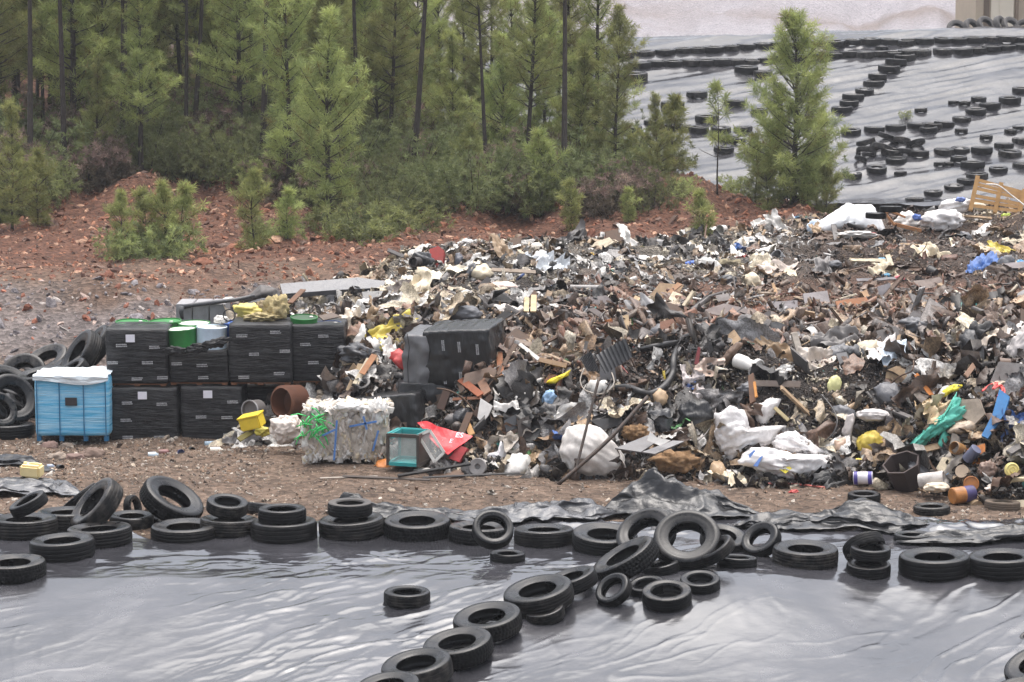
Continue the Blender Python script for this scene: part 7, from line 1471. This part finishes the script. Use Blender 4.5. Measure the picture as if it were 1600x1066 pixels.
# ---------------------------------------------------------------- countable pieces lying about
PROTO = {}
def proto(k, i):
    if (k, i) in PROTO: return PROTO[(k, i)]
    s = 900 + i * 13; r = random.Random(s)
    if k == 'bag':
        v, f = ICO2; d = 1 + .22 * fbm(v[:, 0] * 2.2, v[:, 1] * 2.2, v[:, 2] * 2.2, s, 3) + .16 * (ridged(v[:, 0] * 3, v[:, 1] * 3, v[:, 2] * 3, s + 3, 3) - .9); me = mesh('plastic_bag', v * d[:, None] * np.array([.5, .36, .27]), f)
    elif k == 'rag':
        n = 20; g = np.linspace(-.5, .5, n); A, B = np.meshgrid(g, g); rg = 1 + .35 * fbm(np.arctan2(B, A) * 1.3 + 7, np.hypot(A, B), i, s, 3); z = .11 * ridged(A * 3.2, B * 3.2, 0, s, 3) + .08 * fbm(A * 5, B * 5, 0, s + 2, 2) - .04
        me = mesh('rag', np.stack([A * rg, B * .6 * rg, z], -1), gridfaces(n, n))
    elif k == 'plank':
        mb = MB(); mb.box((0, 0, 0), (1, r.uniform(.07, .13), .03)); me = mb.mesh('plank', False, .006)
        for v in me.vertices: v.co.x += r.uniform(-.02, .02); v.co.z += .05 * v.co.x ** 2 * r.choice([-1, 1])
    elif k == 'board':
        K = r.choice([4, 5, 5, 6]); a0 = r.uniform(0, 6); pts = [(math.cos(a0 + 6.283 * j / K) * r.uniform(.38, .6), math.sin(a0 + 6.283 * j / K) * r.uniform(.28, .5)) for j in range(K)]
        mb = MB(); mb.add([(x, y, .02) for x, y in pts] + [(x, y, -.02) for x, y in pts], [tuple(range(K)), tuple(range(2 * K - 1, K - 1, -1))] + [(j, j + K, (j + 1) % K + K, (j + 1) % K) for j in range(K)]); me = mb.mesh('board')
    elif k == 'tub':
        mb = MB(); mb.lathe([(0, -.4), (.34, -.4), (.42, .38), (.46, .40), (.46, .44), (.40, .44), (.31, -.34), (0, -.34)], 20); me = mb.mesh('tub', True); me.set_sharp_from_angle(angle=R(35))
    elif k == 'bottle':
        mb = MB(); mb.lathe([(0, -.5), (.15, -.5), (.17, -.46), (.17, .18), (.13, .32), (.06, .38), (.06, .5), (0, .5)], 16); me = mb.mesh('bottle', True); me.set_sharp_from_angle(angle=R(35))
    elif k == 'pipe':
        mb = MB(); mb.lathe([(.055, -.5), (.065, -.5), (.065, .5), (.055, .5), (.055, -.5)], 14); me = mb.mesh('pipe', True)
    elif k == 'cord':
        t = np.linspace(0, 1, 26); ph = r.uniform(0, 6); pts = [(x - .5 + .1 * math.sin(x * 9 + ph), .22 * math.sin(x * 7 + ph) , .08 * math.sin(x * 5 + ph * 2) + .05) for x in t]; mb = MB(); mb.tube(pts, .012, 6); me = mb.mesh('cord', True)
    PROTO[(k, i)] = me; return me
TONES = {'white': WHITE, 'cream': CREAM, 'tan': TAN, 'grey': GREY, 'pale grey': LGREY, 'black': BLACK, 'dark grey': DKGREY, 'brown': BROWN, 'reddish brown': RUST, 'dirty white': DIRTY, 'dark brown': DWOOD, 'yellow': srgb(222, 200, 84), 'blue': srgb(74, 116, 184), 'red': srgb(184, 56, 54), 'teal': srgb(86, 168, 160), 'orange': srgb(206, 128, 64)}
MIX = {'back': (dict(white=8, cream=6, grey=3, black=3, tan=2, brown=1, blue=.4, red=.5), dict(bag=6, rag=9, plank=1, board=1, tub=.6, bottle=.8, cord=.5, pipe=.4)), 'right_back': (dict(white=4, cream=4, tan=3, brown=4, grey=3, black=2, blue=.6, yellow=.5), dict(bag=3, rag=5, plank=3, board=2, tub=.5, cord=.6)),
 'boards': ({'brown': 5, 'tan': 4, 'grey': 4, 'reddish brown': 3, 'dark brown': 3, 'cream': 2, 'pale grey': 3}, dict(plank=7, board=8, rag=1, pipe=.5, cord=.4)), 'burnt': ({'black': 6, 'dark grey': 5, 'dirty white': 4, 'white': 2, 'brown': 2, 'dark brown': 3, 'tan': 1.5, 'grey': 2, 'blue': .3}, dict(bag=4, rag=7, plank=4, board=3, cord=1, pipe=.6)),
 'soil': ({'dirty white': 3, 'grey': 3, 'black': 3, 'brown': 3, 'cream': 2, 'tan': 2}, dict(bag=2, rag=4, plank=2, board=1, cord=.6, bottle=.6)), 'right': ({'cream': 5, 'white': 3, 'brown': 4, 'tan': 4, 'black': 4, 'grey': 3, 'teal': .4, 'orange': .5, 'yellow': .4}, dict(bag=5, rag=7, plank=4, board=3, tub=1, bottle=1, cord=.8)),
 'left': ({'cream': 6, 'white': 4, 'tan': 4, 'brown': 3, 'black': 2, 'grey': 2, 'red': .6, 'yellow': .4}, dict(bag=5, rag=8, plank=3, board=2, bottle=.6, cord=.4))}
KW = {'bag': ('plastic bag', 'crumpled'), 'rag': ('rag', 'folded'), 'plank': ('plank', 'loose'), 'board': ('board', 'broken'), 'tub': ('tub', 'open'), 'bottle': ('bottle', 'lying'), 'pipe': ('pipe', 'short'), 'cord': ('cord', 'curled')}
SIZE = {'bag': (.34, .6), 'rag': (.45, .95), 'plank': (.6, 1.3), 'board': (.4, .85), 'tub': (.22, .34), 'bottle': (.26, .34), 'pipe': (.6, 1.1), 'cord': (.7, 1.4)}
random.seed(2024); used = set()
pos, nr = sample(heap, 430, 31, lambda m_: vis(m_) * np.where(m_[:, 1] > 50, 1.0, 1.3)); X_, Y_ = pix(pos)
def relate(x, y, l):
    dx, dy = x - l[0], y - l[1]; d = math.hypot(dx, dy); w_ = 'just ' if d < 45 else ''
    return (w_ + ('right of ' if dx > 0 else 'left of ') if abs(dx) > abs(dy) * 1.1 else w_ + ('below ' if dy > 0 else 'above ')) + l[2]
nmid = 0
for i in range(len(pos)):
    x, y = X_[i], Y_[i]
    if min(math.hypot(x - l[0], y - l[1]) for l in LM) < 17: continue
    z = zone_of(x, y); tone, shp = MIX[z]; t = wpick(tone); k = wpick(shp)
    if k in ('plank', 'board') and t in ('white', 'blue', 'red', 'teal', 'black'): t = random.choice(['tan', 'brown', 'grey'])
    lo, hi_ = SIZE[k]; s = random.uniform(lo, hi_); big = s > (lo + hi_) / 2
    cand = sorted(LM, key=lambda l: math.hypot(x - l[0], y - l[1]))[:5]; lab = None
    for L_ in cand:
        for szw in (('large', 'small')[0 if big else 1],):
            a = f'{szw} {KW[k][1]} {t} {KW[k][0]} {relate(x, y, L_)}'
            if a not in used and len(a.split()) <= 16: lab = a; break
        if lab: break
    if not lab: continue
    used.add(lab)
    me = proto(k, random.randrange(6)); o = bpy.data.objects.new(me.name.split('.')[0], me); C.objects.link(o)
    if not me.materials: me.materials.append(M_white)
    o.material_slots[0].link = 'OBJECT'
    o.material_slots[0].material = (M_dbag if t == 'black' else M_gbag) if (k == 'bag' and t in ('black', 'dark grey', 'grey')) else mat(tuple(c * f_ for c, f_ in zip(TONES[t], [random.choice([.8, .95, 1.05])] * 3)), .5 if k in ('bag', 'rag', 'tub', 'bottle') else .75, .3 if k in ('bag', 'rag') else .45, scale=5, bump=.3, name=k + '_surface')
    n_ = Vector(nr[i].tolist()); zx = (n_ * .75 + Vector((random.gauss(0, .3), random.gauss(-.15, .3), random.gauss(.1, .2)))).normalized()
    if k in ('bottle', 'pipe', 'tub'): zx = (Vector((random.gauss(0, 1), random.gauss(-.4, .7), random.gauss(0, .3)))).normalized()
    o.rotation_mode = 'QUATERNION'; o.rotation_quaternion = zx.to_track_quat('Z', 'Y') @ Quaternion((0, 0, 1), random.uniform(0, 6.28)); o.scale = (s, s, s * random.uniform(.8, 1.2))
    o.location = Vector(pos[i].tolist()) + n_ * {'bag': .10, 'rag': .07, 'plank': .09, 'board': .08, 'tub': .09, 'bottle': .06, 'pipe': .07, 'cord': .05}[k]
    tag(o, lab, KW[k][0], f'{KW[k][0]}s strewn over the mound' if not KW[k][0].endswith('s') else KW[k][0] + ' strewn over the mound'); nmid += 1
print('mid items', nmid)
# ---------------------------------------------------------------- rain haze: one closed box of thin air round everything
hz = bpy.data.materials.new('haze'); hz.use_nodes = True; t_ = hz.node_tree; t_.nodes.clear(); ov = N(t_, 'ShaderNodeOutputMaterial'); pv = N(t_, 'ShaderNodeVolumePrincipled')
pv.inputs['Color'].default_value = (.86, .88, .93, 1); pv.inputs['Density'].default_value = .00042; pv.inputs['Anisotropy'].default_value = .2; t_.links.new(pv.outputs[0], ov.inputs['Volume'])
hb = MB(); hb.box((0, 215, 16.0), (1400, 450, 44)); ho = obj('haze', hb.mesh('haze'), hz); tag(ho, 'thin grey rain haze in the air', None, None, 'stuff')
